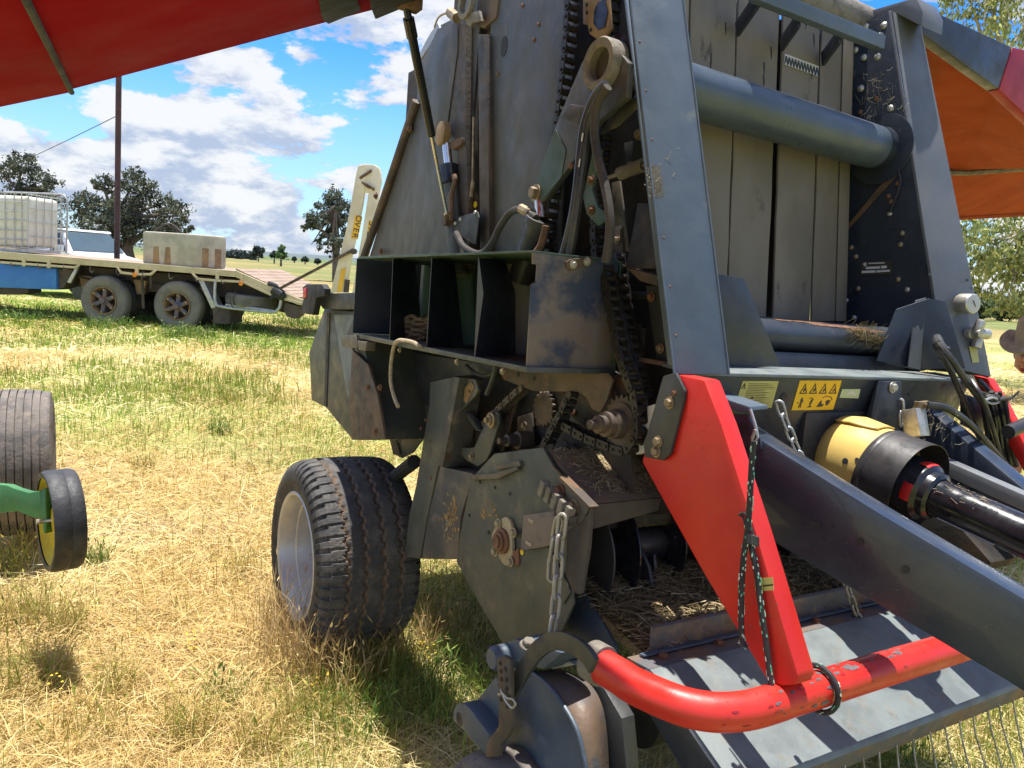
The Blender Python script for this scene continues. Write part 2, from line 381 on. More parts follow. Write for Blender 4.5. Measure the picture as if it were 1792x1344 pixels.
class MeshB:
    """collects shapes; build() links them as ONE mesh object"""
    def __init__(s): s.bm = bmesh.new()
    def poly(s, pts):
        vs = [s.bm.verts.new(p) for p in pts]
        return s.bm.faces.new(vs)
    def prism(s, pts, vec):
        a = [s.bm.verts.new(p) for p in pts]
        b = [s.bm.verts.new(Vector(p) + Vector(vec)) for p in pts]
        s.bm.faces.new(a); s.bm.faces.new(b[::-1])
        n = len(a)
        for i in range(n):
            j = (i + 1) % n
            s.bm.faces.new((a[j], a[i], b[i], b[j]))
        return s
    def box(s, c, size, rot=None):
        m = Matrix.Translation(c) @ (rot.to_4x4() if rot else ID)
        hx, hy, hz = (d / 2 for d in size)
        pts = [m @ V(x, y, z) for x, y, z in ((-hx, -hy, -hz), (hx, -hy, -hz), (hx, hy, -hz), (-hx, hy, -hz))]
        return s.prism(pts, m.to_3x3() @ V(0, 0, 2 * hz))
    def bar(s, p0, p1, w, h, up=V(0, 0, 1)):
        p0, p1 = Vector(p0), Vector(p1)
        d = (p1 - p0).normalized()
        x = d.cross(up)
        x = x.normalized() if x.length > 1e-6 else V(1, 0, 0)
        y = x.cross(d)
        pts = [p0 + x * a * w / 2 + y * b * h / 2 for a, b in ((-1, -1), (1, -1), (1, 1), (-1, 1))]
        return s.prism(pts, p1 - p0)
    def tube(s, path, r, n=10, closed=False, caps=True):
        path = [Vector(p) for p in path]
        k = len(path)
        rs = r if isinstance(r, (list, tuple)) else [r] * k
        t0 = (path[1] - path[0]).normalized()
        ref = V(0, 0, 1) if abs(t0.z) < 0.9 else V(1, 0, 0)
        x = t0.cross(ref).normalized()
        rings = []
        for i in range(k):
            if closed: t = (path[(i + 1) % k] - path[i - 1]).normalized()
            else: t = (path[min(i + 1, k - 1)] - path[max(i - 1, 0)]).normalized()
            x = (x - t * x.dot(t)).normalized()
            y = t.cross(x)
            rings.append([s.bm.verts.new(path[i] + (x * math.cos(2 * math.pi * j / n) + y * math.sin(2 * math.pi * j / n)) * rs[i]) for j in range(n)])
        for i in range(k if closed else k - 1):
            a, b = rings[i], rings[(i + 1) % k]
            for j in range(n):
                q = (j + 1) % n
                s.bm.faces.new((a[j], a[q], b[q], b[j]))
        if caps and not closed:
            s.bm.faces.new(rings[0][::-1]); s.bm.faces.new(rings[-1])
        return s
    def lathe(s, prof, origin, axis, n=28, caps=True, arc=None):
        """prof = [(radius, height along axis)]"""
        q = Vector(axis).to_track_quat('Z', 'Y').to_matrix()
        o = Vector(origin)
        a0, a1 = arc if arc else (0, 2 * math.pi)
        full = arc is None
        m = n if full else n + 1
        rings = []
        for r, h in prof:
            rings.append([s.bm.verts.new(o + q @ V(r * math.cos(a0 + (a1 - a0) * j / n), r * math.sin(a0 + (a1 - a0) * j / n), h)) for j in range(m)])
        for i in range(len(prof) - 1):
            a, b = rings[i], rings[i + 1]
            for j in range(n):
                k = (j + 1) % m
                s.bm.faces.new((a[j], a[k], b[k], b[j]))
        if caps and full:
            if prof[0][0] > 1e-4: s.bm.faces.new(rings[0][::-1])
            if prof[-1][0] > 1e-4: s.bm.faces.new(rings[-1])
        return s
    def build(s, name, mat, parent=None, frame=ID, bevel=0.0, smooth=35, label=None, bseg=2):
        bm = s.bm
        bmesh.ops.remove_doubles(bm, verts=bm.verts, dist=1e-6)
        bmesh.ops.recalc_face_normals(bm, faces=bm.faces)
        if bevel:
            es = [e for e in bm.edges if len(e.link_faces) == 2 and e.calc_face_angle(0) > 0.5]
            if es: bmesh.ops.bevel(bm, geom=es, offset=bevel, segments=bseg, affect='EDGES', clamp_overlap=True, profile=0.6)
        me = bpy.data.meshes.new(name)
        w = mw_of(parent).inverted() @ frame
        if parent is None:
            cs = [v.co for v in bm.verts]
            lo = V(*(min(c[i] for c in cs) for i in range(3))); hi = V(*(max(c[i] for c in cs) for i in range(3)))
            org = V((lo.x + hi.x) / 2, (lo.y + hi.y) / 2, lo.z)
            org = frame @ org
            w = Matrix.Translation(-org) @ frame
        bmesh.ops.transform(bm, matrix=w, verts=bm.verts)
        bm.to_mesh(me); bm.free()
        me.materials.append(M[mat] if isinstance(mat, str) else mat)
        if smooth:
            me.shade_smooth()
            me.set_sharp_from_angle(angle=rad(smooth))
        o = bpy.data.objects.new(name, me)
        link(o)
        if parent is None:
            o.location = org
            MW[o.name] = Matrix.Translation(org)
        else:
            o.parent = parent
            MW[o.name] = mw_of(parent).copy()
        if label: o['label'] = label
        return o

def inst(name, mesh, parent, mat4, label=None):
    """an object sharing mesh data, placed by a matrix in its parent's frame"""
    o = bpy.data.objects.new(name, mesh)
    link(o)
    o.parent = parent
    o.matrix_basis = mat4
    if label: o['label'] = label
    return o
def proto(mb, mat, smooth=35, bevel=0.0):
    bm = mb.bm
    bmesh.ops.recalc_face_normals(bm, faces=bm.faces)
    if bevel: bmesh.ops.bevel(bm, geom=[e for e in bm.edges if len(e.link_faces) == 2 and e.calc_face_angle(0) > 0.5], offset=bevel, segments=2, affect='EDGES', clamp_overlap=True)
    me = bpy.data.meshes.new('mesh'); bm.to_mesh(me); bm.free()
    me.materials.append(M[mat]); me.shade_smooth(); me.set_sharp_from_angle(angle=rad(smooth))
    return me
def orient(p, nrm, s=1.0, spin=0.0):
    q = Vector(nrm).to_track_quat('Z', 'Y').to_matrix().to_4x4()
    return Matrix.Translation(p) @ q @ Matrix.Rotation(spin, 4, 'Z') @ Matrix.Scale(s, 4)
def mesh_from(name, verts, faces, mat, parent=None, cols=None, smooth=False, frame=ID):
    me = bpy.data.meshes.new(name)
    me.from_pydata(verts, [], faces)
    me.materials.append(M[mat])
    if smooth: me.shade_smooth()
    o = bpy.data.objects.new(name, me); link(o)
    if parent: o.parent = parent
    return o
def spline(pts, k=8):
    """smooth curve through points"""
    P = [Vector(p) for p in pts]
    P = [P[0] * 2 - P[1]] + P + [P[-1] * 2 - P[-2]]
    r = []
    for i in range(1, len(P) - 2):
        for j in range(k):
            t = j / k
            a, b, c, d = P[i - 1], P[i], P[i + 1], P[i + 2]
            r.append(0.5 * ((2 * b) + (c - a) * t + (2 * a - 5 * b + 4 * c - d) * t * t + (3 * b - a - 3 * c + d) * t ** 3))
    r.append(P[-2])
    return r
def tri_mesh(name, verts, tris, cols, mat, parent=None):
    """fast mesh from numpy arrays, one colour per vertex"""
    me = bpy.data.meshes.new(name)
    nv, nt = len(verts), len(tris)
    me.vertices.add(nv); me.vertices.foreach_set('co', np.asarray(verts, np.float32).ravel())
    me.loops.add(nt * 3); me.loops.foreach_set('vertex_index', np.asarray(tris, np.int32).ravel())
    me.polygons.add(nt)
    me.polygons.foreach_set('loop_start', np.arange(0, nt * 3, 3, dtype=np.int32))
    at = me.color_attributes.new('Col', 'FLOAT_COLOR', 'POINT')
    c4 = np.ones((nv, 4), np.float32); c4[:, :3] = cols
    at.data.foreach_set('color', c4.ravel())
    me.update(calc_edges=True)
    me.materials.append(M[mat])
    o = bpy.data.objects.new(name, me); link(o)
    if parent: o.parent = parent
    return o
# ================================================================== SETTING
def vnoise(x, y, f, seed):
    """smooth value noise on numpy arrays, 0..1"""
    r = np.random.default_rng(seed); tab = r.random((256, 256))
    x, y = np.asarray(x) * f + 1000, np.asarray(y) * f + 1000
    xi, yi = np.floor(x).astype(int), np.floor(y).astype(int)
    u, v = x - xi, y - yi; u, v = u * u * (3 - 2 * u), v * v * (3 - 2 * v)
    g = lambda a, b: tab[a & 255, b & 255]
    return (g(xi, yi) * (1 - u) + g(xi + 1, yi) * u) * (1 - v) + (g(xi, yi + 1) * (1 - u) + g(xi + 1, yi + 1) * u) * v
def fbm(x, y, f, seed, o=4):
    s = 0; a = .5; t = 0
    for i in range(o): s = s + a * vnoise(x, y, f * 2 ** i, seed + i); t += a; a *= .5
    return s / t
def sst(x, a, b):
    t = np.clip((x - a) / (b - a), 0, 1); return t * t * (3 - 2 * t)
def greenness(x, y):
    g = .70 * sst(fbm(x, y, .55, 5), .46, .62)
    band = sst(y, 12.0, 15.5) * (1 - sst(y, 24, 32)) * (1 - sst(x, 1, 5))
    g = np.maximum(g, band * (.55 + .6 * sst(fbm(x, y, .4, 9), .35, .6)))
    near = sst(3.6 - y, 0, .7) * sst(x + .9, 0, .5) * .75
    g = np.maximum(g, near * sst(fbm(x, y, 1.6, 21), .36, .52))
    return np.clip(g, 0, 1)
def bare(x, y): return np.maximum(sst(fbm(x, y, .9, 31), .56, .70) * (1 - sst(y, 9, 14)), .95 * np.exp(-(((x + 1.25) / .42) ** 2 + ((y - 2.95) / .22) ** 2)))

def ground_mat():
    m = bpy.data.materials.new('dry_grass_ground'); m.use_nodes = True
    nt = m.node_tree; nt.nodes.clear(); N, L = nt.nodes.new, nt.links.new
    o, b = N('ShaderNodeOutputMaterial'), N('ShaderNodeBsdfPrincipled')
    b.inputs['Roughness'].default_value = .95; b.inputs['Specular IOR Level'].default_value = .1
    a = N('ShaderNodeVertexColor'); a.layer_name = 'Col'
    t = N('ShaderNodeTexCoord')
    def noi(s, d, r=.65):
        n = N('ShaderNodeTexNoise'); n.inputs['Scale'].default_value = s; n.inputs['Detail'].default_value = d; n.inputs['Roughness'].default_value = r
        L(t.outputs['Object'], n.inputs['Vector']); return n.outputs['Fac']
    r1 = N('ShaderNodeMapRange'); L(noi(22, 8, .75), r1.inputs[0]); r1.inputs[1].default_value, r1.inputs[2].default_value = .3, .7; r1.inputs[3].default_value, r1.inputs[4].default_value = .55, 1.35
    r2 = N('ShaderNodeMapRange'); L(noi(.35, 6), r2.inputs[0]); r2.inputs[1].default_value, r2.inputs[2].default_value = .3, .7; r2.inputs[3].default_value, r2.inputs[4].default_value = .75, 1.25
    mu = N('ShaderNodeMath'); mu.operation = 'MULTIPLY'; L(r1.outputs[0], mu.inputs[0]); L(r2.outputs[0], mu.inputs[1])
    vm = N('ShaderNodeVectorMath'); vm.operation = 'SCALE'; L(a.outputs[0], vm.inputs[0]); L(mu.outputs[0], vm.inputs['Scale'])
    L(vm.outputs[0], b.inputs['Base Color'])
    bp = N('ShaderNodeBump'); bp.inputs['Strength'].default_value = .7; bp.inputs['Distance'].default_value = .04; L(noi(30, 8, .7), bp.inputs['Height']); L(bp.outputs[0], b.inputs['Normal'])
    L(b.outputs[0], o.inputs[0]); MATS['dry_grass_ground'] = m
ground_mat()
def ground_col(x, y):
    r = np.hypot(x, y); g = greenness(x, y)[:, None]; br = bare(x, y)[:, None]
    straw = np.array((.52, .42, .20)); green = np.array((.20, .27, .05)); soil = np.array((.38, .25, .145))
    c = straw * (1 - g) + green * g
    c = c * (1 - .7 * br * (1 - g)) + soil * .7 * br * (1 - g)
    far = sst(r, 28, 60)[:, None]
    f1 = np.array((.17, .19, .07)); f2 = np.array((.29, .23, .10)); k = sst(fbm(x, y * 3, .014, 51), .4, .6)[:, None]
    c = c * (1 - far) + (f1 * k + f2 * (1 - k)) * far
    vf = sst(r, 130, 420)[:, None]
    return c * (1 - vf) + np.array((.13, .165, .075)) * vf
rr_ = np.concatenate([np.linspace(0.0, 30, 90), np.geomspace(31, 4500, 60)]); aa_ = np.linspace(0, 2 * np.pi, 181)[:-1]
Rg, Ag = np.meshgrid(rr_, aa_, indexing='ij')
gx_, gy_ = (Rg * np.sin(Ag)).ravel(), (Rg * np.cos(Ag)).ravel()
gz_ = (fbm(gx_, gy_, .9, 71, 3) - .5) * .07 * (np.hypot(gx_, gy_) < 60) * sst(np.hypot(gx_, gy_), 0, 2)
na = len(aa_); tr = []
I, J = np.meshgrid(np.arange(len(rr_) - 1), np.arange(na), indexing='ij'); J2 = (J + 1) % na
a_, b_, c_, d_ = I * na + J, I * na + J2, (I + 1) * na + J2, (I + 1) * na + J
tris = np.concatenate([np.stack([a_, b_, c_], 2).reshape(-1, 3), np.stack([a_, c_, d_], 2).reshape(-1, 3)], 0)[:, ::-1]
o = tri_mesh('ground', np.stack([gx_, gy_, gz_], 1), tris, ground_col(gx_, gy_), 'dry_grass_ground'); o['kind'] = 'structure'; o.data.shade_smooth()
def gh(x, y): return (fbm(x, y, .9, 71, 3) - .5) * .07 * sst(np.hypot(x, y), 0, 2)

# low hills on the horizon
hv, hf = [], []
nh = 120
for i in range(nh + 1):
    a = -1.1 + 2.2 * i / nh; r = 2600
    h = 6 + 12 * vnoise(np.array([i * .09]), np.array([0.]), 1, 4)[0]
    for rr, hh in ((r - 300, 0), (r, h), (r + 500, 0)): hv.append((rr * math.sin(a), rr * math.cos(a), hh))
for i in range(nh):
    for k in range(2): hf.append((i * 3 + k, i * 3 + k + 1, i * 3 + 4 + k, i * 3 + 3 + k))
pmat('hill_scrub', (.09, .12, .12), (.07, .10, .10), rough=1, scale=.01, bump=0)
o = mesh_from('hills', hv, hf, 'hill_scrub', smooth=True); o['kind'] = 'structure'

# ------------------------------------------------------------------ grass
def blades(n, rmin, rmax, kind, seed, az0=-.82, az1=.82, size=1.0):
    r = np.random.default_rng(seed)
    q = r.random(n); rad_ = rmin * (rmax / rmin) ** q                    # equal share per octave of distance
    az = r.uniform(az0, az1, n) + .066 * 0
    x, y = rad_ * np.sin(az), rad_ * np.cos(az)
    g = greenness(x, y); br = bare(x, y)
    keep = np.ones(n, bool)
    if kind == 'lying': keep = r.random(n) < (1 - .75 * g) * (1 - .35 * br)
    if kind == 'dry': keep = r.random(n) < (1 - .45 * g) * (1 - .8 * br) * (.08 + .55 * sst(fbm(x, y, 1.3, 77), .46, .66))
    if kind == 'green': keep = r.random(n) < np.clip(g * (1.1 - .8 * br) + .05, 0, 1)
    x, y, g, rad_ = x[keep], y[keep], g[keep], rad_[keep]; n = len(x)
    z = gh(x, y)
    dist = np.hypot(np.hypot(x, y), 1.7)
    w = np.maximum(.0011, dist * .00036) * r.uniform(.7, 1.4, n) * size
    th = r.random(n) * 6.283
    ct, s_ = np.cos(th), np.sin(th)
    if kind == 'lying':
        ln = r.uniform(.06, .26, n) * (1 + .03 * dist); w *= .9
        tilt = np.abs(r.normal(.10, .14, n)); z0 = z + r.random(n) * .02
        d = np.stack([ct * np.cos(tilt), s_ * np.cos(tilt), np.sin(tilt)], 1) * ln[:, None]
        sd = np.stack([-s_, ct, r.normal(0, .6, n)], 1) * w[:, None]
        p = np.stack([x, y, z0], 1); bend = np.stack([np.zeros(n), np.zeros(n), ln * .10], 1)
        vs = np.stack([p - sd, p + sd, p + d * .5 + bend + sd, p + d * .5 + bend - sd, p + d], 1)
        tri = np.array([[0, 1, 2], [0, 2, 3], [3, 2, 4]])
        pal = np.array([(.70, .59, .31), (.60, .49, .23), (.78, .69, .42), (.46, .355, .165), (.63, .53, .23)])
    else:
        if kind == 'dry': h = r.uniform(.06, .21, n); pal = np.array([(.62, .48, .18), (.54, .39, .13), (.68, .56, .26), (.54, .46, .12), (.40, .26, .10)])
        else: h = r.uniform(.06, .22, n); pal = np.array([(.19, .30, .035), (.28, .40, .045), (.14, .23, .035), (.38, .44, .07), (.22, .33, .04)])
        h = h * (1 - .028 * np.minimum(np.maximum(dist - 4, 0), 18)) * size
        lean = np.abs(r.normal(.35, .28, n))
        hor = np.stack([ct, s_, np.zeros(n)], 1)
        up = np.stack([np.zeros(n), np.zeros(n), np.ones(n)], 1)
        d1 = (hor * np.sin(lean * .5)[:, None] + up * np.cos(lean * .5)[:, None]) * (h * .55)[:, None]
        d2 = (hor * np.sin(lean * 1.7)[:, None] + up * np.cos(lean * 1.7)[:, None]) * (h * .5)[:, None]
        ph = r.random(n) * 6.283
        sd = np.stack([np.cos(ph), np.sin(ph), np.zeros(n)], 1) * w[:, None]
        p = np.stack([x, y, z - .01], 1)
        vs = np.stack([p - sd, p + sd, p + d1 + sd * .8, p + d1 - sd * .8, p + d1 + d2], 1)
        tri = np.array([[0, 1, 2], [0, 2, 3], [3, 2, 4]])
    col = pal[r.integers(0, len(pal), n)] * r.uniform(.75, 1.2, (n, 1))
    tn_ = sst(fbm(x, y, .75, 91), .38, .62)[:, None]; col = col * (np.array((1.0, .90, .74)) * (1 - tn_) + np.array((1.14, 1.16, 1.14)) * tn_)
    if kind == 'green':
        yel = (r.random(n) < .25)[:, None]; col = np.where(yel, np.array((.42, .38, .11)) * r.uniform(.8, 1.15, (n, 1)), col)
    return vs.reshape(-1, 3), (np.arange(n)[:, None, None] * 5 + tri[None]).reshape(-1, 3), np.repeat(col, 5, 0)
def stuff_from(name, packs, mat='grass_blade'):
    off = 0; A, T_, K = [], [], []
    for v, t, c in packs:
        A.append(v); T_.append(t + off); K.append(c); off += len(v)
    o = tri_mesh(name, np.concatenate(A), np.concatenate(T_), np.concatenate(K), mat); o['kind'] = 'stuff'
    return o
GS = 1.0
stuff_from('straw_litter', [blades(int(210000 * GS), 1.9, 26, 'lying', 1)])
stuff_from('dry_grass', [blades(int(90000 * GS), 1.9, 70, 'dry', 2)])
stuff_from('green_grass', [blades(int(120000 * GS), 1.9, 30, 'green', 3), blades(int(40000 * GS), 9, 24, 'green', 4, -.75, .12, 1.25)])
def tuft(cx, cy, n, rad_, h0, h1, pal, seed, lean=.5, w=.0022):
    r = np.random.default_rng(seed)
    a, q = r.random(n) * 6.283, rad_ * np.sqrt(r.random(n)); x, y = cx + q * np.cos(a), cy + q * np.sin(a)
    h = r.uniform(h0, h1, n); th = r.random(n) * 6.283; ln = np.abs(r.normal(lean, lean * .5, n))
    hor = np.stack([np.cos(th), np.sin(th), np.zeros(n)], 1); up = np.array([[0, 0, 1.]])
    P0 = np.stack([x, y, gh(x, y) - .01], 1)
    out_ = []
    prev = P0; dirs = []
    for k in range(4):
        an_ = ln * (k * .55 + .1)
        prev = prev + (hor * np.sin(an_)[:, None] + up * np.cos(an_)[:, None]) * (h / 4)[:, None]; dirs.append(prev)
    ph = r.random(n) * 6.283; sd = np.stack([np.cos(ph), np.sin(ph), np.zeros(n)], 1) * (w * r.uniform(.7, 1.3, n))[:, None]
    vs = np.stack([P0 - sd, P0 + sd, dirs[0] + sd, dirs[0] - sd, dirs[1] + sd * .9, dirs[1] - sd * .9, dirs[2] + sd * .7, dirs[2] - sd * .7, dirs[3]], 1)
    tri = np.array([[0, 1, 2], [0, 2, 3], [3, 2, 4], [3, 4, 5], [5, 4, 6], [5, 6, 7], [7, 6, 8]])
    col = np.array(pal)[r.integers(0, len(pal), n)] * r.uniform(.75, 1.2, (n, 1))
    packs = [(vs.reshape(-1, 3), (np.arange(n)[:, None, None] * 9 + tri[None]).reshape(-1, 3), np.repeat(col, 9, 0))]
    # seed heads: small drooping spikes at the tips
    m = n // 3; tip, dd = dirs[3][:m], (dirs[3] - dirs[2])[:m]; dd /= np.linalg.norm(dd, axis=1)[:, None]
    L_ = r.uniform(.025, .05, m)[:, None]; sd2 = sd[:m] * 2.6
    vs2 = np.stack([tip - sd2 * .3, tip + dd * L_ * .4 + sd2, tip + dd * L_, tip + dd * L_ * .4 - sd2], 1)
    packs.append((vs2.reshape(-1, 3), (np.arange(m)[:, None, None] * 4 + np.array([[0, 1, 2], [0, 2, 3]])[None]).reshape(-1, 3), np.repeat(col[:m] * 1.05, 4, 0)))
    return packs
BR = [(.48, .32, .13), (.56, .41, .18), (.38, .24, .10), (.62, .49, .24)]
YG = [(.46, .36, .10), (.36, .33, .08), (.55, .42, .16), (.24, .28, .05)]
GR = [(.12, .21, .045), (.18, .28, .06), (.09, .16, .035), (.26, .31, .07)]
packs = []
tsp = [(505, 1165, 150, .13, .22, .42, BR), (545, 1190, 150, .12, .2, .38, BR), (475, 1120, 90, .10, .2, .4, BR), (600, 1200, 140, .14, .15, .30, BR), (640, 1185, 140, .14, .12, .3, YG),
       (700, 1150, 200, .15, .12, .3, BR), (760, 1190, 260, .2, .1, .25, GR), (700, 1250, 260, .2, .08, .22, GR), (620, 1270, 240, .2, .08, .2, GR), (790, 1120, 220, .2, .1, .3, BR), (560, 1260, 160, .14, .1, .22, YG), (820, 1250, 200, .2, .08, .2, GR),
       (395, 1230, 90, .09, .06, .15, GR), (170, 995, 110, .06, .08, .16, GR), (200, 1215, 130, .08, .08, .2, YG), (20, 1010, 220, .12, .12, .3, YG), (60, 960, 200, .1, .12, .3, BR), (30, 1100, 260, .14, .1, .28, YG), (120, 1110, 130, .08, .1, .25, YG), (60, 1200, 200, .14, .1, .25, YG),
       (15, 930, 160, .1, .1, .25, BR), (420, 1010, 90, .1, .08, .2, YG), (385, 760, 80, .1, .08, .2, GR), (400, 700, 90, .14, .08, .2, YG), (250, 820, 80, .1, .06, .16, YG), (330, 1290, 160, .1, .08, .2, YG), (150, 1290, 110, .14, .08, .2, YG), (460, 1310, 160, .1, .08, .2, YG),
       (190, 575, 300, .5, .10, .3, GR), (330, 590, 300, .5, .12, .32, GR), (420, 580, 300, .6, .12, .35, GR), (520, 570, 300, .6, .12, .35, GR), (60, 560, 300, .8, .1, .28, GR), (250, 565, 260, .5, .1, .28, GR),
       (1650, 1290, 200, .2, .06, .2, BR), (1740, 1260, 220, .2, .06, .22, YG), (1560, 1330, 160, .15, .06, .2, GR)]
for i, (px, py, n, r_, h0, h1, pal) in enumerate(tsp):
    p = G(px, py); d = p.length
    packs += tuft(p.x, p.y, n, r_, h0, h1, pal, 300 + i, .45, max(.0016, d * .0004))
stuff_from('tall_grass', packs)
# small yellow flowers among the green
fl_ = MeshB()
for px, py in ((727, 1168), (742, 1162), (716, 1180), (752, 1176), (340, 1152), (347, 1158), (333, 1150), (560, 1228), (100, 1236)):
    p = G(px, py); 
    for k in range(6):
        c = p + V(random.uniform(-.03, .03), random.uniform(-.03, .03), random.uniform(.06, .12)); a = random.random() * 6
        fl_.poly([c + V(.006 * math.cos(a), .006 * math.sin(a), .002), c + V(.006 * math.cos(a + 1.6), .006 * math.sin(a + 1.6), 0), c + V(.006 * math.cos(a + 3.1), .006 * math.sin(a + 3.1), .003), c + V(.006 * math.cos(a + 4.7), .006 * math.sin(a + 4.7), 0)])
o = fl_.build('wild_flowers', 'yellow_rim'); o['kind'] = 'stuff'

# ------------------------------------------------------------------ trees
def leaves(blobs, n, size, pal, seed, droop=0.0, clump=26, aspect=.45):
    r = np.random.default_rng(seed)
    vol = np.array([b[1] ** 2 for b in blobs]); pr = vol / vol.sum()
    nc = max(1, n // clump)
    bi = r.choice(len(blobs), nc, p=pr)
    c = np.array([list(blobs[i][0]) for i in bi]); R_ = np.array([blobs[i][1] for i in bi])
    v = r.normal(0, 1, (nc, 3)); v /= np.linalg.norm(v, axis=1)[:, None]
    rad_ = R_ * r.uniform(.35, 1.05, nc) ** .6
    cc = c + v * rad_[:, None] * np.array([1, 1, .85])
    cs = r.uniform(.10, .24, nc) * R_
    tone = r.uniform(.6, 1.35, nc)
    idx = np.repeat(np.arange(nc), clump); m = len(idx)
    P = cc[idx] + r.normal(0, 1, (m, 3)) * cs[idx][:, None] * np.array([1, 1, .75])
    a = r.normal(0, 1, (m, 3)); a[:, 2] -= droop * 2; a /= np.linalg.norm(a, axis=1)[:, None]
    b = np.cross(a, r.normal(0, 1, (m, 3))); b /= np.linalg.norm(b, axis=1)[:, None]
    s = size * r.uniform(.6, 1.3, m)[:, None]
    vs = np.stack([P - a * s, P - b * s * aspect, P + a * s, P + b * s * aspect], 1)
    col = np.array(pal)[r.integers(0, len(pal), m)] * (tone[idx] * r.uniform(.8, 1.2, m))[:, None]
    tri = np.array([[0, 1, 2], [0, 2, 3]])
    return vs.reshape(-1, 3), (np.arange(m)[:, None, None] * 4 + tri[None]).reshape(-1, 3), np.repeat(col, 4, 0)
GUM = [(.085, .105, .072), (.11, .13, .085), (.14, .155, .105), (.065, .08, .062)]
def tree(name, label, D, blobs_px, trunk_px, n, leaf, pal=GUM, seed=1, tw=.3, bark='bark', droop=.2, group=None, clump=26):
    base = W(*trunk_px[0][0], D); base.z = 0
    e = empty(name, base, label, 'tree', group)
    r = np.random.default_rng(seed)
    bl = []
    for x, y, q in blobs_px:
        R_ = q * D / FPX; c = W(x, y, D + r.uniform(-.6, .6) * R_ * 2); bl.append((c, R_))
    v, t, c = leaves(bl, n, leaf, pal, seed, droop, clump)
    v = v - np.array(list(base))
    o = tri_mesh('crown', v, t, c, 'leaf', e)
    b = MeshB()
    for i, path in enumerate(trunk_px):
        pts = [W(x, y, D) for x, y in path]
        if i == 0: pts[0].z = -.1
        w0 = tw if i == 0 else tw * .5
        sp_ = spline(pts, 5); k = len(sp_)
        b.tube(sp_, [w0 * (1 - .75 * j / (k - 1)) for j in range(k)], 8)
    for c_, R_ in bl[::1]:
        pts = trunk_px[0]; q = W(*pts[-1], D)
        b.tube([q.lerp(c_, .05), q.lerp(c_, .5) + V(0, 0, -R_ * .2), c_], [tw * .3, tw * .2, tw * .06], 6)
    b.build('trunk', bark, e)
    return e
tree('gum_tree', 'dark gum tree behind the wire cage at the left edge', 62, [(38, 288, 24), (8, 300, 22), (64, 318, 28), (92, 322, 18), (25, 340, 24), (60, 352, 36), (98, 362, 22), (35, 398, 36), (85, 400, 30), (105, 425, 18), (5, 380, 20), (70, 430, 26)], [[(60, 470), (58, 430), (40, 370), (30, 330)], [(58, 430), (75, 380), (80, 330)]], 9500, .14, seed=11, tw=.55, group='gum trees beyond the trailer')
tree('gum_tree', 'broad dark gum tree behind the thin rusty pole', 58, [(178, 318, 17), (195, 330, 18), (235, 318, 26), (250, 335, 24), (150, 355, 24), (175, 372, 28), (140, 385, 18), (215, 368, 30), (250, 372, 30), (290, 355, 20), (305, 372, 24), (326, 378, 13), (180, 408, 34), (245, 408, 30), (290, 398, 26), (150, 420, 22), (195, 432, 20), (318, 402, 14), (335, 402, 8), (215, 395, 26)], [[(228, 452), (222, 440), (224, 425), (215, 395), (200, 375)], [(224, 425), (236, 400), (240, 350)], [(222, 430), (250, 410), (285, 390)]], 15000, .135, seed=12, tw=.6, group='gum trees beyond the trailer')
tree('gum_tree', 'tall loose gum tree standing just left of the cream ramps', 60, [(588, 352, 22), (570, 362, 21), (600, 368, 20), (556, 385, 18), (538, 388, 14), (585, 385, 20), (604, 395, 18), (535, 400, 7), (575, 412, 14), (560, 425, 13), (590, 425, 16), (545, 428, 8), (580, 445, 10), (608, 420, 14), (595, 440, 10)], [[(590, 475), (588, 440), (585, 400), (588, 360)], [(588, 430), (565, 405), (545, 395)]], 6500, .135, seed=13, tw=.38, group='gum trees beyond the trailer')
# separate small trees out in the field
for i, (x, y, q, D, lab) in enumerate(((452, 441, 13, 190, 'round dark tree at the right end of the distant tree line'), (492, 442, 6, 130, 'pale green bushy sapling in the far paddock'), (534, 454, 5.5, 200, 'small round dark bush alone in the far paddock'), (515, 453, 3.5, 220, 'tiniest dark bush between the sapling and the round bush'), (480, 446, 7, 170, 'low grey green shrub beside the pale sapling'), (556, 457, 5, 210, 'low dark bush at the foot of the loose gum tree'))):
    pal = [(.12, .20, .07), (.15, .24, .09)] if i == 1 else [(.05, .075, .06), (.065, .085, .065)]
    bl = [(x, y - q * .2, q * .7), (x - q * .5, y + q * .2, q * .55), (x + q * .5, y + q * .2, q * .55)] if i != 1 else [(490, 436, 4), (495, 433, 4), (488, 446, 5), (497, 448, 6), (492, 440, 5)]
    tree('field_tree', lab, D, bl, [[(x, y + q + 3), (x, y + q * .5), (x, y)]], 1800, .34 if D > 150 else .25, pal, 40 + i, .2, group='small trees far out in the paddock')
def wood(name, x0, x1, y0, amp, D, n, leaf, pal, seed):
    r = np.random.default_rng(seed); bl = []
    for i in range(n):
        x = x0 + (x1 - x0) * i / n + r.uniform(-4, 4); q = amp * r.uniform(.5, 1.1); bl.append((W(x, y0 + .068 * (x - x0) - q * .5, D + r.uniform(-15, 15)), q * D / FPX))
    v, t, c = leaves(bl, n * 420, leaf, pal, seed, 0, 20)
    o = tri_mesh(name, v, t, c, 'leaf'); o['kind'] = 'stuff'; return o
wood('distant_tree_line', 340, 450, 446, 9, 240, 24, .45, [(.055, .08, .072), (.045, .065, .065)], 61)
wood('distant_scrub', 440, 640, 455, 3.5, 420, 40, .6, [(.09, .12, .11), (.075, .105, .10)], 62)
wood('right_tree_line', 1560, 1900, 536, 22, 90, 40, .3, [(.10, .14, .06), (.08, .115, .05), (.14, .17, .06)], 63)
wood('left_tree_line', -60, 220, 428, 10, 170, 34, .4, [(.05, .075, .06), (.06, .085, .06)], 64)
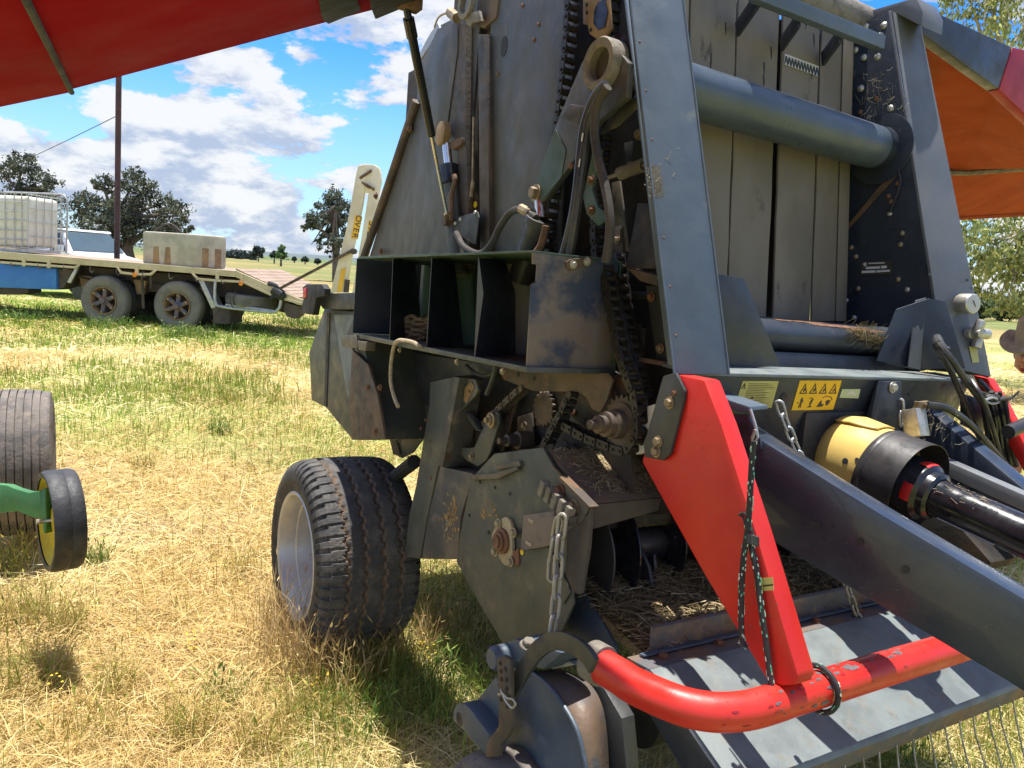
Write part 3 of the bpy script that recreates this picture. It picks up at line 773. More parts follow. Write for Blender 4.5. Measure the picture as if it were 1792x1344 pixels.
EUC = [(.27, .31, .10), (.36, .36, .13), (.20, .26, .09), (.32, .35, .14), (.17, .22, .08)]
tree('eucalypt', 'tall open eucalypt with pale trunk above the right cover', 17, [(1650, -20, 40), (1700, 5, 40), (1690, 40, 30), (1735, 30, 40), (1775, 50, 45), (1800, 0, 60), (1660, 20, 22), (1740, -60, 80), (1820, 90, 50), (1720, 70, 22), (1880, 60, 70)],
     [[(1700, 640), (1688, 540), (1664, 380), (1690, 240), (1744, 90), (1740, 30), (1732, -90)], [(1738, 110), (1760, 50), (1762, -60)], [(1730, 120), (1712, 45), (1690, -20)], [(1740, 110), (1785, 60), (1800, 0)]], 4600, .055, EUC, 71, .11, 'pale_bark', .9, group='eucalypts behind the right cover', clump=18)
tree('eucalypt', 'leafy yellow green eucalypt hanging low below the right cover', 14, [(1690, 400, 34), (1730, 420, 42), (1780, 400, 50), (1705, 460, 40), (1760, 470, 45), (1800, 460, 50), (1715, 505, 34), (1765, 520, 36), (1740, 540, 20), (1800, 530, 30), (1840, 440, 60), (1690, 430, 20)],
     [[(1856, 600), (1850, 540), (1835, 470), (1800, 400)], [(1846, 530), (1780, 480), (1722, 430)]], 5600, .054, EUC, 72, .10, 'pale_bark', .9, group='eucalypts behind the right cover', clump=18)

# ------------------------------------------------------------------ pole and overhead wire
DP = 20.0
p0 = W(203, 458, DP); p0.z = -.1; p1 = W(208, 110, DP)
b = MeshB(); b.lathe([(.072, 0), (.072, (p1 - p0).length)], p0, p1 - p0, 14); pole = b.build('steel_pole', 'pole_steel')
tag(pole, 'thin rusty brown steel pole standing behind the trailer', 'pole')
a, c = W(204, 203, DP), W(-120, 335, 38)
b = MeshB(); b.tube([a.lerp(c, t) - V(0, 0, .25 * math.sin(t * math.pi)) for t in [i / 16 for i in range(17)]], .011, 5)
tag(b.build('overhead_wire', 'wire'), 'thin dark wire running down left from the rusty pole', 'wire')

# ------------------------------------------------------------------ flatbed trailer
g1, g2 = G(183, 567), G(312, 577)
te = (g2 - g1).normalized(); tn = V(-te.y, te.x, 0)                      # along to the right, away from the camera
def T(px, py, d=0.0):
    r = ray_w(px, py); p = g1 + tn * d
    return CAM + r * ((p - CAM).dot(tn) / r.dot(tn))
trailer = empty('flatbed_trailer', g1.copy(), 'cream steel flatbed trailer with tandem wheels and raised ramps', 'trailer')
def tb(mb, name, mat, parent=None, bevel=0, smooth=35, label=None): return mb.build(name, mat, parent or trailer, ID, bevel, smooth, label)
def tpl(name, px, d, th, mat, parent=None, bevel=0.0):
    return tb(MeshB().prism([T(a, q, d) for a, q in px], tn * th), name, mat, parent, bevel)
deckw = 2.45
dk = tpl('deck', [(-400, 409), (0, 441), (415, 475), (415, 480), (0, 448), (-400, 416)], .02, deckw, 'plank_deck')
tpl('side_rail', [(-400, 407), (0, 440), (412, 474), (412, 484), (0, 453), (-400, 422)], -.03, .06, 'cream_paint', dk, .008)
tl_ = MeshB()
tl_.prism([T(412, 473, 0), T(522, 524, 0), T(548, 530, 0), T(548, 536, 0), T(520, 532, 0), T(412, 481, 0)], tn * deckw); tb(tl_, 'beaver_tail', 'plank_deck', dk)
tpl('tail_rail', [(412, 473), (522, 522), (545, 528), (545, 537), (520, 533), (412, 485)], -.035, .06, 'cream_paint', dk, .008)
for px in ([(0, 457), (130, 466), (138, 462), (139, 465), (132, 470), (0, 461)], [(203, 467), (206, 468), (212, 475), (236, 478), (262, 478), (270, 472), (273, 474), (264, 482), (236, 482), (210, 479)], [(334, 478), (338, 478), (346, 486), (378, 489), (425, 491), (480, 516), (528, 530), (528, 534), (478, 520), (424, 495), (378, 493), (344, 490)]):
    tpl('rub_rail', px, -.06, .04, 'cream_paint', dk, .004)
for x in (38, 82, 377, 420, 236): tpl('rail_post', [(x, 452 + .08 * (x - 38) * .9), (x + 6, 452 + .08 * (x - 38) * .9), (x + 6, 466 + .075 * (x - 38) * .9), (x, 466 + .075 * (x - 38) * .9)], -.05, .03, 'cream_paint', dk)
tpl('chassis', [(-400, 425), (0, 455), (410, 488), (520, 535), (500, 548), (400, 520), (0, 492), (-400, 470)], .55, 1.3, 'chassis_brown')
tpl('toolbox', [(-60, 456), (98, 470), (99, 507), (-60, 501)], .03, .5, 'toolbox_blue', None, .01)
tpl('toolbox_bracket', [(99, 470), (127, 472), (112, 503), (100, 506)], .1, .4, 'chassis_brown')
tpl('bin', [(-80, 502), (50, 504), (50, 512), (28, 516), (-80, 514)], .12, .4, 'chassis_brown')
tpl('mud_flap_stay', [(131, 468), (137, 468), (123, 496), (117, 494)], .0, .05, 'galvanised', None, .006)
tpl('mudguard_stay', [(346, 488), (356, 490), (378, 538), (370, 540)], .0, .35, 'galvanised', None, .006)
tpl('mud_flap', [(372, 536), (402, 537), (402, 567), (373, 566)], .0, .6, 'chassis_brown')
b = MeshB(); b.tube([T(248, 480, .05), T(250, 515, .05), T(251, 540, .05)], .03, 8); b.tube([T(264, 480, .1), T(264, 505, .1)], .03, 8); tb(b, 'brake_stay', 'chassis_brown')
b = MeshB(); b.tube(spline([T(377, 490, -.05), T(376, 515, -.05), T(378, 530, -.05), T(390, 537, -.05), T(470, 546, -.05), T(486, 542, -.05), T(491, 530, -.05), T(491, 508, -.05)]), .032, 8)
b.tube([T(395, 533, -.05), T(480, 544, -.05)], .022, 8); b.tube([T(395, 533, .7), T(480, 543, .7)], .022, 8); b.bar(T(440, 542, -.05), T(440, 541, .9), .06, .03); tb(b, 'tyre_rack', 'galvanised')
def truck_wheel(c, parent):
    w_ = bpy.data.objects.new('wheel', None); link(w_); w_.parent = parent; MW[w_.name] = mw_of(parent).copy()
    R_ = .535; ax = -tn
    for d0, lab in ((0, 1), (.34, 0)):
        cc = c + tn * d0
        b = MeshB(); b.lathe([(.30, -.25), (.40, -.27), (.50, -.26), (.53, -.22), (.535, -.13), (.53, -.04), (.50, .0), (.45, .012), (.38, .008), (.32, -.01), (.29, -.03)], cc, ax, 48, caps=False)
        t_ = tb(b, 'tyre', 'grey_tyre' if lab else 'tyre_wall', w_, smooth=40)
    b = MeshB(); b.lathe([(.29, -.03), (.30, .0), (.28, .005), (.265, -.04), (.255, -.14), (.245, -.20)], c, ax, 40, caps=False); tb(b, 'rim', 'rust_hub_ring', w_)
    b = MeshB(); b.lathe([(.25, -.20), (0, -.20)], c, ax, 32, caps=False); tb(b, 'drum', 'chassis_brown', w_)
    hub = MeshB(); hub.lathe([(.11, -.2), (.10, -.03), (.07, .0), (.06, .05), (0, .055)], c, ax, 20); h = tb(hub, 'hub', 'wheel_hub', w_)
    up_v = V(0, 0, 1)
    for k in range(6):
        a = k * math.pi / 3 + .4
        d_ = te * math.cos(a) + up_v * math.sin(a)
        b = MeshB(); b.bar(c + d_ * .07 + ax * -.06, c + d_ * .255 + ax * -.05, .085, .07, ax); tb(b, 'spoke', 'wheel_hub', h, .012)
        b = MeshB(); b.lathe([(.02, 0), (.02, .05), (0, .055)], c + d_ * .238 + ax * -.03, ax, 6); tb(b, 'wheel_nut', 'cream_steel', h)
    return w_
for px, py in ((180, 516), (309, 528)):
    c = T(px, py, 0); c.z = .50
    w_ = truck_wheel(c, trailer)
for px, py in ((180, 516), (309, 528)):
    c = T(px, py, 0) + tn * 2.0; c.z = .5
    b = MeshB(); b.lathe([(.3, -.3), (.5, -.3), (.535, -.2), (.535, .2), (.5, .3), (.3, .3)], c, tn, 32); tb(b, 'far_tyre', 'tyre_wall')
    b = MeshB(); b.tube([T(px, py, 0) * 1 + tn * .3 + V(0, 0, 0), c], .07, 10); tb(b, 'axle', 'chassis_brown')
for k in range(9):                                                       # rope hooks under the rail
    b = MeshB(); x_ = 20 + k * 46; y_ = 455 + .0825 * x_
    b.tube(spline([T(x_, y_ - 2, -.04), T(x_, y_ + 6, -.06), T(x_ + 3, y_ + 9, -.06), T(x_ + 6, y_ + 6, -.06)]), .012, 6); tb(b, 'rope_hook', 'chassis_brown')
for px, py in ((245, 515), (205, 500), (335, 512)):
    b = MeshB(); b.lathe([(.0, 0), (.10, .01), (.10, .16), (.06, .18), (.0, .18)], T(px, py, .5), V(0, 0, 1), 16); tb(b, 'brake_chamber', 'chassis_brown')
for px, py in ((150, 500), (245, 505), (350, 520)):
    b = MeshB(); b.prism([T(px - 12, py - 18, .35), T(px + 12, py - 16, .35), T(px + 5, py + 10, .35), T(px - 5, py + 10, .35)], tn * .1); tb(b, 'spring_hanger', 'rust_hub_ring')
b = MeshB(); b.tube(spline([T(120, 480, .3), T(180, 492, .3), T(240, 488, .3), T(300, 500, .3), T(360, 500, .3)]), .02, 6); tb(b, 'air_line', 'black_rubber')
# planks of the tail
for k in range(9):
    u0_, u1_ = k / 9 + .006, (k + 1) / 9 - .006
    b = MeshB(); P0, P1 = T(412, 472.6, 0), T(522, 523.6, 0)
    b.prism([P0.lerp(P1, u0_) + V(0, 0, .006), P0.lerp(P1, u1_) + V(0, 0, .006), P0.lerp(P1, u1_) + tn * deckw + V(0, 0, .006), P0.lerp(P1, u0_) + tn * deckw + V(0, 0, .006)], V(0, 0, .03)); tb(b, 'plank', 'plank_deck', dk)
# ramps standing up at the tail
def ramp(px, dpt, signs, lab=None):
    face = [T(a, q, dpt) for a, q in px]
    b = MeshB(); b.prism(face, tn * .10); r_ = tb(b, 'loading_ramp', 'white_cream', None, .01)
    for q, txt in signs:
        s_ = tb(MeshB().prism([T(a, c_, dpt - .012) for a, c_ in q], tn * .01), 'ramp_sign', 'sign_yellow', r_)
        if txt:
            P = [T(a, c_, dpt - .016) for a, c_ in q]
            n_ = len(txt)
            for i, ch in enumerate(txt):
                cu = bpy.data.curves.new('letter', 'FONT'); cu.body = ch; cu.size = .17; cu.align_x = 'CENTER'; cu.align_y = 'CENTER'; cu.extrude = .002
                cu.materials.append(M['print_black'])
                tmp = bpy.data.objects.new('tmp', cu); link(tmp); dg_ = bpy.context.evaluated_depsgraph_get(); lm_ = bpy.data.meshes.new_from_object(tmp.evaluated_get(dg_)); bpy.data.objects.remove(tmp)
                to = bpy.data.objects.new('letter', lm_); link(to); to.parent = s_
                pos = (P[0].lerp(P[1], .5)).lerp(P[3].lerp(P[2], .5), (i + .5) / n_)
                yv = (P[1] - P[0]).normalized(); xv = (P[3] - P[0]).normalized(); zv = xv.cross(yv)
                m = Matrix(((xv.x, yv.x, zv.x, pos.x), (xv.y, yv.y, zv.y, pos.y), (xv.z, yv.z, zv.z, pos.z), (0, 0, 0, 1)))
                to.matrix_basis = mw_of(trailer).inverted() @ m
    return r_
r1 = ramp([(578, 512), (606, 400), (624, 300), (627, 290), (640, 288), (642, 300), (634, 360), (616, 445), (604, 512)], -.1, [([(622, 376), (634, 379), (626, 419), (614, 416)], 'OVER'), ([(597, 471), (605, 468), (598, 510), (590, 510)], None)])
r2 = ramp([(616, 514), (630, 430), (646, 330), (650, 300), (662, 292), (666, 305), (660, 360), (640, 470), (634, 514)], -.1, [([(646, 385), (655, 388), (648, 424), (640, 424)], 'SIZE')])
tb(MeshB().prism([T(a, q, -.08) for a, q in ((628, 292), (636, 287), (654, 288), (664, 294), (666, 318), (662, 338), (630, 336), (626, 312))], tn * .14), 'ramp_head', 'white_cream', r1, .02)
tb(MeshB().prism([T(a, q, -.115) for a, q in ((603, 489), (612, 490), (610, 512), (601, 512))], tn * .02), 'ramp_latch', 'chassis_brown', r1)
b = MeshB(); b.tube([T(630, 312, -.1), T(650, 298, -.1)], .03, 8)
for k in range(5): b.tube([T(636 + random.uniform(-4, 6), 322 + random.uniform(-4, 4), -.14), T(646 + random.uniform(-4, 8), 328 + random.uniform(-6, 6), -.16), T(655, 332 + random.uniform(-6, 8), -.14)], .014, 5)
tb(b, 'ramp_linkage', 'rusty_steel', r1)
b = MeshB(); b.bar(T(484, 508, -.1), T(619, 437, -.15), .06, .05); b.lathe([(.06, -.05), (.06, .05)], T(619, 440, -.15), tn, 10); tb(b, 'ramp_stay', 'rusty_plate')
b = MeshB(); b.bar(T(548, 535, 1.4), T(600, 498, 1.4), .06, .05); tb(b, 'ramp_stay', 'rusty_plate')
b = MeshB(); b.lathe([(.0, 0), (.10, .0), (.12, .2), (.06, .3)], T(478, 506, -.1), V(.6, 0, -.4), 10); b.tube(spline([T(470, 496, -.1), T(482, 500, -.12), T(488, 512, -.1), T(474, 522, -.1)]), .05, 8); tb(b, 'strap_bundle', 'black_rubber')
b = MeshB(); b.prism([T(a, q, -.02) for a, q in ((500, 530), (522, 536), (524, 552), (515, 558), (502, 554), (496, 542))], tn * .3); tb(b, 'tail_bracket', 'chassis_brown')
for px, py in ((422, 496), (236, 481)):
    b = MeshB(); b.lathe([(.05, 0), (.05, .02), (0, .03)], T(px, py, -.07), -tn, 12); tb(b, 'marker_lamp', 'amber')
# spare tyre in the rack: a thing of its own
c = T(440, 526, .42)
b = MeshB(); b.lathe([(.26, -.11), (.42, -.14), (.50, -.12), (.525, -.07)] + [(.525 + (.012 if k % 2 else 0), -.07 + .14 * k / 9) for k in range(10)] + [(.525, .07), (.50, .12), (.42, .14), (.26, .11)], c, V(.05, 0, 1), 44, caps=False)
sp_ = b.build('spare_tyre', 'grey_tyre'); tag(sp_, 'dusty spare tyre lying flat in the rack under the trailer tail', 'tyre')
b = MeshB(); b.tube([T(404, 512, -.12), T(402, 520, -.12), T(404, 532, -.1), T(408, 538, -.1)], .012, 5); b.tube([T(411, 512, -.12), T(408, 522, -.12), T(410, 534, -.1)], .012, 5)
tb(b, 'tie_wire', 'wire')

# ------------------------------------------------------------------ plastic tank on the deck
qb = [T(249, 459, .25), T(341, 468, .05)]
ex_ = (qb[1] - qb[0]); ex_.z = 0; L1 = ex_.length; ex_.normalize()
zb = T(300, 464, .15).z
bz0 = max(T(341, 469, .05).z, T(249, 460, .25).z); 
tk_h = (T(341, 417, .05) - T(341, 469, .05)).length * 1.0
ey_ = (V(-ex_.y, ex_.x, 0) * .82 + ex_ * .25).normalized()
c0 = T(341, 468.5, .05); c_l = c0 - ex_ * L1; dpth = .80; tk_h *= 1.13
b = MeshB(); b.prism([c_l, c0, c0 + ey_ * dpth, c_l + ey_ * dpth], V(0, 0, tk_h))
tank = b.build('plastic_tank', 'tank_plastic', None, ID, .05, 40); tank.data.materials[0] = M['tank_plastic']
tag(tank, 'dirty beige plastic tank with recessed pockets on the trailer deck', 'tank')
MW[tank.name] = Matrix.Translation(tank.location)
for u_ in (.14, .36, .58):
    b = MeshB(); p = c_l.lerp(c0, u_ + .06) ; p2 = c_l.lerp(c0, u_ + .19)
    n_ = V(ex_.y, -ex_.x, 0)
    if u_ > .5: continue
    b.prism([p + n_ * .004 + V(0, 0, .03), p2 + n_ * .004 + V(0, 0, .03), p2 + n_ * .004 + V(0, 0, tk_h * .56) - ex_ * .02, p + n_ * .004 + V(0, 0, tk_h * .56) + ex_ * .03], -n_ * .01)
    tank_p = b.build('tank_pocket', 'rust_hub_ring', tank, ID, .003)
for u_ in (.22, .62):
    b = MeshB(); s0 = c0.lerp(c0 + ey_ * dpth, u_); s1 = c0.lerp(c0 + ey_ * dpth, u_ + .2); n_ = V(ey_.y, -ey_.x, 0)
    b.prism([s0 + n_ * .004 + V(0, 0, .03), s1 + n_ * .004 + V(0, 0, .03), s1 + n_ * .004 + V(0, 0, tk_h * .6), s0 + n_ * .004 + V(0, 0, tk_h * .6)], -n_ * .01); b.build('tank_pocket', 'rust_hub_ring', tank, ID, .003)
b = MeshB(); tc_ = T(300, 404, .6)
for k in range(6):
    a = random.uniform(.25, .5)
    b.tube(spline([tc_ + V(-a, 0, -.12), tc_ + V(-a * .5, random.uniform(-.1, .1), .02 + .1 * random.random()), tc_ + V(.0, 0, .06 + .12 * random.random()), tc_ + V(a * .8, 0, -.12)]), .012, 5)
b.tube([tc_ + V(.1, 0, -.02), tc_ + V(.5, .1, -.10)], .03, 6)
hb = b.build('hose_bundle', 'dusty_hose'); tag(hb, 'tangled hose and cable loops on top of the beige tank', 'hose')

# ------------------------------------------------------------------ caged liquid tote and loose mesh panel on the deck
tote = empty('liquid_tote', T(0, 442, .3), 'white plastic tote in a steel cage on the trailer deck', 'container')
def to(mb, name, mat, bevel=0, smooth=35): return mb.build(name, mat, tote, ID, bevel, smooth)
b = MeshB(); b.prism([T(-80, 337, .45), T(49, 343, .45), T(49, 432, .45), T(-80, 427, .45)], tn * 1.0); to(b, 'bottle', 'tote_plastic', .09, 60)
b = MeshB()
for x in (-70, -50, -30, -11, 9, 25, 38, 49.5): b.tube([T(x, 335 + .045 * x, .42), T(x, 433 + .045 * x, .42)], .012, 6)
for y in (336, 352, 368, 384, 402, 418, 432): b.tube([T(-80, y - 3, .42), T(50, y + 2, .42)], .012, 6)
for y in (338, 362, 386, 412, 432): b.tube([T(50, y + 2, .42), T(50, y + 2, .42) + tn * 1.05], .012, 6)
for dd in (.25, .5, .75, 1.05): b.tube([T(50, 338, .42) + tn * dd, T(50, 434, .42) + tn * dd], .012, 6)
to(b, 'cage', 'galvanised')
b = MeshB(); b.prism([T(-80, 430, .42), T(50, 436, .42), T(50, 442, .42), T(-80, 436, .42)], tn * 1.05); to(b, 'pallet', 'galvanised')
panel = MeshB(); PD = 1.9
fr = spline([T(8, 336, PD), T(60, 338, PD), T(104, 340, PD), T(114, 345, PD), T(118, 356, PD), T(117, 400, PD), T(116, 441, PD)], 5)
panel.tube(fr, .022, 8); panel.tube([T(20, 433, PD), T(116, 441, PD)], .014, 6)
for x in range(10, 112, 9): panel.tube([T(x, 338, PD), T(x, 436, PD)], .007, 5)
for y in range(350, 436, 11): panel.tube([T(6, y - 2, PD), T(117, y + 2, PD)], .007, 5)
for x in (60, 90, 116): panel.tube([T(x, 430, PD), T(x, 443, PD)], .014, 6)
tag(panel.build('mesh_panel', 'galvanised'), 'galvanised wire mesh panel standing on the trailer beside the tote', 'panel')

# ------------------------------------------------------------------ white utility vehicle behind the trailer
DU = 23.0
uf = V(.86, -.50, 0).normalized(); ul = V(-uf.y, uf.x, 0)                # heading to the right and a little towards the camera
u0 = W(166, 460, DU - 1.0); u0.z = 0                                     # ground below the near front corner
ute = empty('utility_vehicle', u0 - uf * 2.4 + ul * .9, 'white utility vehicle parked behind the trailer, bonnet to the right', 'vehicle')
def up3(f, l, z): return u0 + uf * f + ul * l + V(0, 0, z)
def ub(mb, name, mat, bevel=0, smooth=40, parent=None): return mb.build(name, mat, parent or ute, ID, bevel, smooth)
def uprism(pts, l0, l1): return MeshB().prism([up3(f, l0, z) for f, z in pts], ul * (l1 - l0))
body = ub(uprism([(0, .45), (.03, .95), (-.10, 1.24), (-1.25, 1.38), (-1.35, 1.40), (-4.9, 1.34), (-4.95, .5)], 0, 1.85), 'body', 'car_white', .06)
cab = MeshB()
lo_ = [up3(-1.25, .06, 1.38), up3(-1.25, 1.79, 1.38), up3(-3.4, 1.79, 1.34), up3(-3.4, .06, 1.34)]
hi_ = [up3(-1.95, .20, 2.06), up3(-1.95, 1.65, 2.06), up3(-3.25, 1.65, 2.08), up3(-3.25, .20, 2.08)]
vlo, vhi = [cab.bm.verts.new(p) for p in lo_], [cab.bm.verts.new(p + V(0, 0, -.05)) for p in hi_]
for k in range(4): cab.bm.faces.new((vlo[k], vlo[(k + 1) % 4], vhi[(k + 1) % 4], vhi[k]))
cab.bm.faces.new(vhi); ub(cab, 'cab', 'car_white', .03)
ub(uprism([(-1.88, 2.03), (-1.95, 2.09), (-3.3, 2.10), (-3.3, 2.03)], .16, 1.70), 'roof', 'car_white', .03)
def upane(name, q, mat, nrm):
    b = MeshB(); b.prism([p + nrm * .012 for p in q], nrm * .01); return ub(b, name, mat)
mixq = lambda a, b_, t: a.lerp(b_, t)
wq = [mixq(lo_[0], hi_[0], .08), mixq(lo_[1], hi_[1], .08), mixq(lo_[1], hi_[1], .9), mixq(lo_[0], hi_[0], .9)]
cw = sum(wq, V(0, 0, 0)) / 4
wq = [cw + (p - cw) * .93 for p in wq]
upane('windscreen', wq, 'car_glass', (uf * .7 + V(0, 0, .7)).normalized())
sq = [mixq(lo_[0], lo_[3], .10), mixq(lo_[0], lo_[3], .55), mixq(hi_[0], hi_[3], .45) - V(0, 0, .05), mixq(hi_[0], hi_[3], .06) - V(0, 0, .05)]
cw = sum(sq, V(0, 0, 0)) / 4
upane('side_window', [cw + (p - cw) * .86 for p in sq], 'gloss_black', -ul)
b = MeshB(); b.box(up3(-1.55, -.14, 1.50), (.16, .22, .18)); ub(b, 'mirror', 'car_white', .03)
for f, l in ((-.85, .12), (-3.9, .12), (-.85, 1.73), (-3.9, 1.73)):
    b = MeshB(); b.lathe([(.2, -.12), (.34, -.12), (.37, -.06), (.37, .06), (.34, .12), (.2, .12)], up3(f, l, .37), ul, 28); ub(b, 'wheel', 'black_tyre')

# small white sheet of iron lying in the paddock
b = MeshB(); q = G(378, 462); q = W(382, 453, 60); b.prism([q + V(-.5, 0, .1), q + V(.2, .2, .5), q + V(.8, .2, .1), q + V(.3, -.1, -.2)], V(0, .3, .02))
q0 = b.build('iron_sheet', 'label_silver'); q0.location.z = 0.0
tag(q0, 'small pale iron sheet lying in the paddock beside the tank', 'sheet')

# ------------------------------------------------------------------ green implement wheels at the left edge
gw = empty('gauge_wheel', G(105, 1010), 'black gauge wheel with yellow rim on a green arm', 'wheel')
GD = 3.05
gc = W(108, 909, GD)
gaxis = (to_world(V(-.84, .02, -.74))).normalized(); gaxis.z = 0; gaxis.normalize()   # outward face to the left
r_g = 88 * GD / FPX
b = MeshB(); b.lathe([(r_g * .86, .058), (r_g * .965, .06), (r_g, .046), (r_g * 1.0, .002), (r_g * .994, 0), (r_g * 1.0, -.002), (r_g, -.036), (r_g * .965, -.05), (r_g * .8, -.048)], gc, gaxis, 56, caps=False); b.build('tyre', 'black_tyre', gw, ID, 0, 40)
b = MeshB(); b.lathe([(r_g * .87, .052), (r_g * .86, .040), (r_g * .80, .02), (r_g * .3, .012), (r_g * .25, .03), (0, .035)], gc, gaxis, 44, caps=False); b.build('rim', 'yellow_rim', gw, ID, 0, 40)
side = gaxis; upv = V(0, 0, 1); fw = upv.cross(side)
for k in range(4):
    a = k * math.pi / 2 + .5
    b = MeshB(); b.lathe([(.011, 0), (.011, .012), (0, .013)], gc + gaxis * .016 + (fw * math.cos(a) + upv * math.sin(a)) * r_g * .42, gaxis, 6); b.build('wheel_nut', 'zinc', gw, ID)
def GA(px, py): return W(px, py, GD - .02)
b = MeshB(); b.prism([GA(-60, 842), GA(0, 848), GA(12, 849), (GA(26, 855)), GA(50, 862), GA(76, 858), GA(77, 908), GA(60, 907), GA(30, 895), GA(0, 898), GA(-60, 900)], to_world(V(.12, 0, 1)) * .04); arm_ = b.build('support_arm', 'tractor_green', gw, ID, .006)
b = MeshB(); b.prism([GA(73, 856), GA(80, 853), GA(81, 915), GA(79, 935), GA(75, 930)], to_world(V(.05, 0, 1)) * .10); b.build('arm_flange', 'tractor_green', gw, ID, .004)
b = MeshB(); b.lathe([(.011, 0), (.011, .02)], GA(74, 912), gaxis, 6); b.tube([GA(72, 912), gc], .006, 8); b.build('axle_bolt', 'zinc', gw, ID)
b = MeshB(); b.bar(GA(-60, 870), GA(-260, 870), .12, .12); b.bar(GA(-260, 840), GA(-260, 870) - V(0, 0, 1.0), .12, .12); b.build('frame_tube', 'tractor_green', gw, ID, .01)
rtd = 4.1; rc_ = W(28, 808, rtd)
r_t = 127 * rtd / FPX; rc_.z = max(rc_.z, r_t - .03)
rw = empty('implement_wheel', V(rc_.x, rc_.y, 0), 'grey ribbed implement tyre behind the black gauge wheel', 'wheel')
rax = to_world(V(1, 0, .56)); rax.z = 0; rax.normalize(); hw_ = 58 * rtd / FPX
prof = [(r_t * .55, -hw_ * .9), (r_t * .8, -hw_), (r_t * .95, -hw_ * .93)]
for k in range(-4, 5):
    x_ = k * hw_ * .2
    rr0 = r_t * (1 - .045 * (abs(k) / 4.5) ** 2.5)
    prof += [(rr0, x_ - hw_ * .082), (rr0, x_ + hw_ * .082)]
    if k < 4: prof += [(rr0 - .018, x_ + hw_ * .088), (rr0 - .018, x_ + hw_ * .112)]
prof += [(r_t * .95, hw_ * .93), (r_t * .8, hw_), (r_t * .55, hw_ * .9)]
b = MeshB(); b.lathe(prof, rc_, rax, 72, caps=False); b.build('tyre', 'ribbed_tyre', rw, ID, 0, 30)
b = MeshB(); b.lathe([(r_t * .56, -hw_ * .8), (r_t * .5, -.05), (.0, -.04)], rc_, rax, 32, caps=False); b.lathe([(r_t * .56, hw_ * .8), (r_t * .5, .05), (.0, .05)], rc_, rax, 32, caps=False); b.build('rim', 'yellow_rim', rw, ID)

# ------------------------------------------------------------------ person in a hat at the right edge
PDp = 3.9
hc = W(1816, 614, PDp)                                                    # middle of the head
feet = V(hc.x + .02, hc.y + .04, 0)
face = V(-.92, -.38, 0).normalized()                                      # looks to the left and a little to the camera
lat_ = V(0, 0, 1).cross(face)
person = empty('person', feet, 'person in a brown felt hat looking down at the right edge', 'person')
def pp(f, l, z): return hc * 1 + face * f + lat_ * l + V(0, 0, z)
H_ = hc.z
joints = {'pel': (-0.56, 0, .92 - H_), 'sp': (-0.50, 0, 1.12 - H_), 'ch': (-0.39, 0, 1.28 - H_), 'nk': (-.11, 0, H_ - .12 - H_), 'hd': (-.015, 0, -.04), 'tp': (-.02, 0, .06),
          'shl': (-0.42, .19, 1.33 - H_), 'ell': (-0.44, .24, 1.05 - H_), 'wrl': (-0.32, .22, .84 - H_), 'shr': (-0.42, -.19, 1.33 - H_), 'elr': (-0.44, -.24, 1.05 - H_), 'wrr': (-0.32, -.22, .84 - H_),
          'hpl': (-0.54, .10, .88 - H_), 'knl': (-0.52, .11, .48 - H_), 'anl': (-0.54, .11, .08 - H_), 'tol': (-0.38, .12, .03 - H_), 'hpr': (-0.54, -.10, .88 - H_), 'knr': (-0.52, -.11, .48 - H_), 'anr': (-0.54, -.11, .08 - H_), 'tor': (-0.38, -.12, .03 - H_)}
radii = {'pel': .15, 'sp': .14, 'ch': .15, 'nk': .055, 'hd': .085, 'tp': .085, 'shl': .075, 'ell': .047, 'wrl': .033, 'shr': .075, 'elr': .047, 'wrr': .033, 'hpl': .095, 'knl': .06, 'anl': .042, 'tol': .036, 'hpr': .095, 'knr': .06, 'anr': .042, 'tor': .036}
edges = [('pel', 'sp'), ('sp', 'ch'), ('ch', 'nk'), ('nk', 'hd'), ('hd', 'tp'), ('ch', 'shl'), ('shl', 'ell'), ('ell', 'wrl'), ('ch', 'shr'), ('shr', 'elr'), ('elr', 'wrr'), ('pel', 'hpl'), ('hpl', 'knl'), ('knl', 'anl'), ('anl', 'tol'), ('pel', 'hpr'), ('hpr', 'knr'), ('knr', 'anr'), ('anr', 'tor')]
for s_, w_n in ((1, 'wrl'), (-1, 'wrr')):                                  # five fingers each
    b0 = joints[w_n]; hn = 'hand' + w_n; joints[hn] = (b0[0] + .02, b0[1], b0[2] - .07); radii[hn] = .032; edges.append((w_n, hn))
    for k, (off, ln) in enumerate(((-.026, .07), (-.009, .085), (.009, .082), (.026, .065), (.04, .05))):
        f1, f2 = hn + str(k), hn + str(k) + 'b'
        z0 = -.045 if k < 4 else -.0
        joints[f1] = (joints[hn][0] + off, b0[1], joints[hn][2] + z0); joints[f2] = (joints[hn][0] + off + .012, b0[1] - s_ * .01, joints[hn][2] + z0 - ln)
        radii[f1] = .010; radii[f2] = .008; edges += [(hn, f1), (f1, f2)]
names_ = list(joints)
me = bpy.data.meshes.new('body'); me.from_pydata([pp(*joints[k]) - feet for k in names_], [(names_.index(a), names_.index(c_)) for a, c_ in edges], [])
bo = bpy.data.objects.new('body', me); link(bo); bo.parent = person
sk = bo.modifiers.new('skin', 'SKIN'); bo.modifiers.new('sub', 'SUBSURF').levels = 2; bo.modifiers['sub'].render_levels = 2
for i, k in enumerate(names_):
    me.skin_vertices[0].data[i].radius = (radii[k], radii[k]); me.skin_vertices[0].data[i].use_root = (k == 'pel')
dg = bpy.context.evaluated_depsgraph_get(); ev = bo.evaluated_get(dg); nm = bpy.data.meshes.new_from_object(ev); bo.modifiers.clear(); bo.data = nm
nm.materials.clear()
for mt in ('skin', 'shirt', 'trousers', 'boot'): nm.materials.append(M[mt])
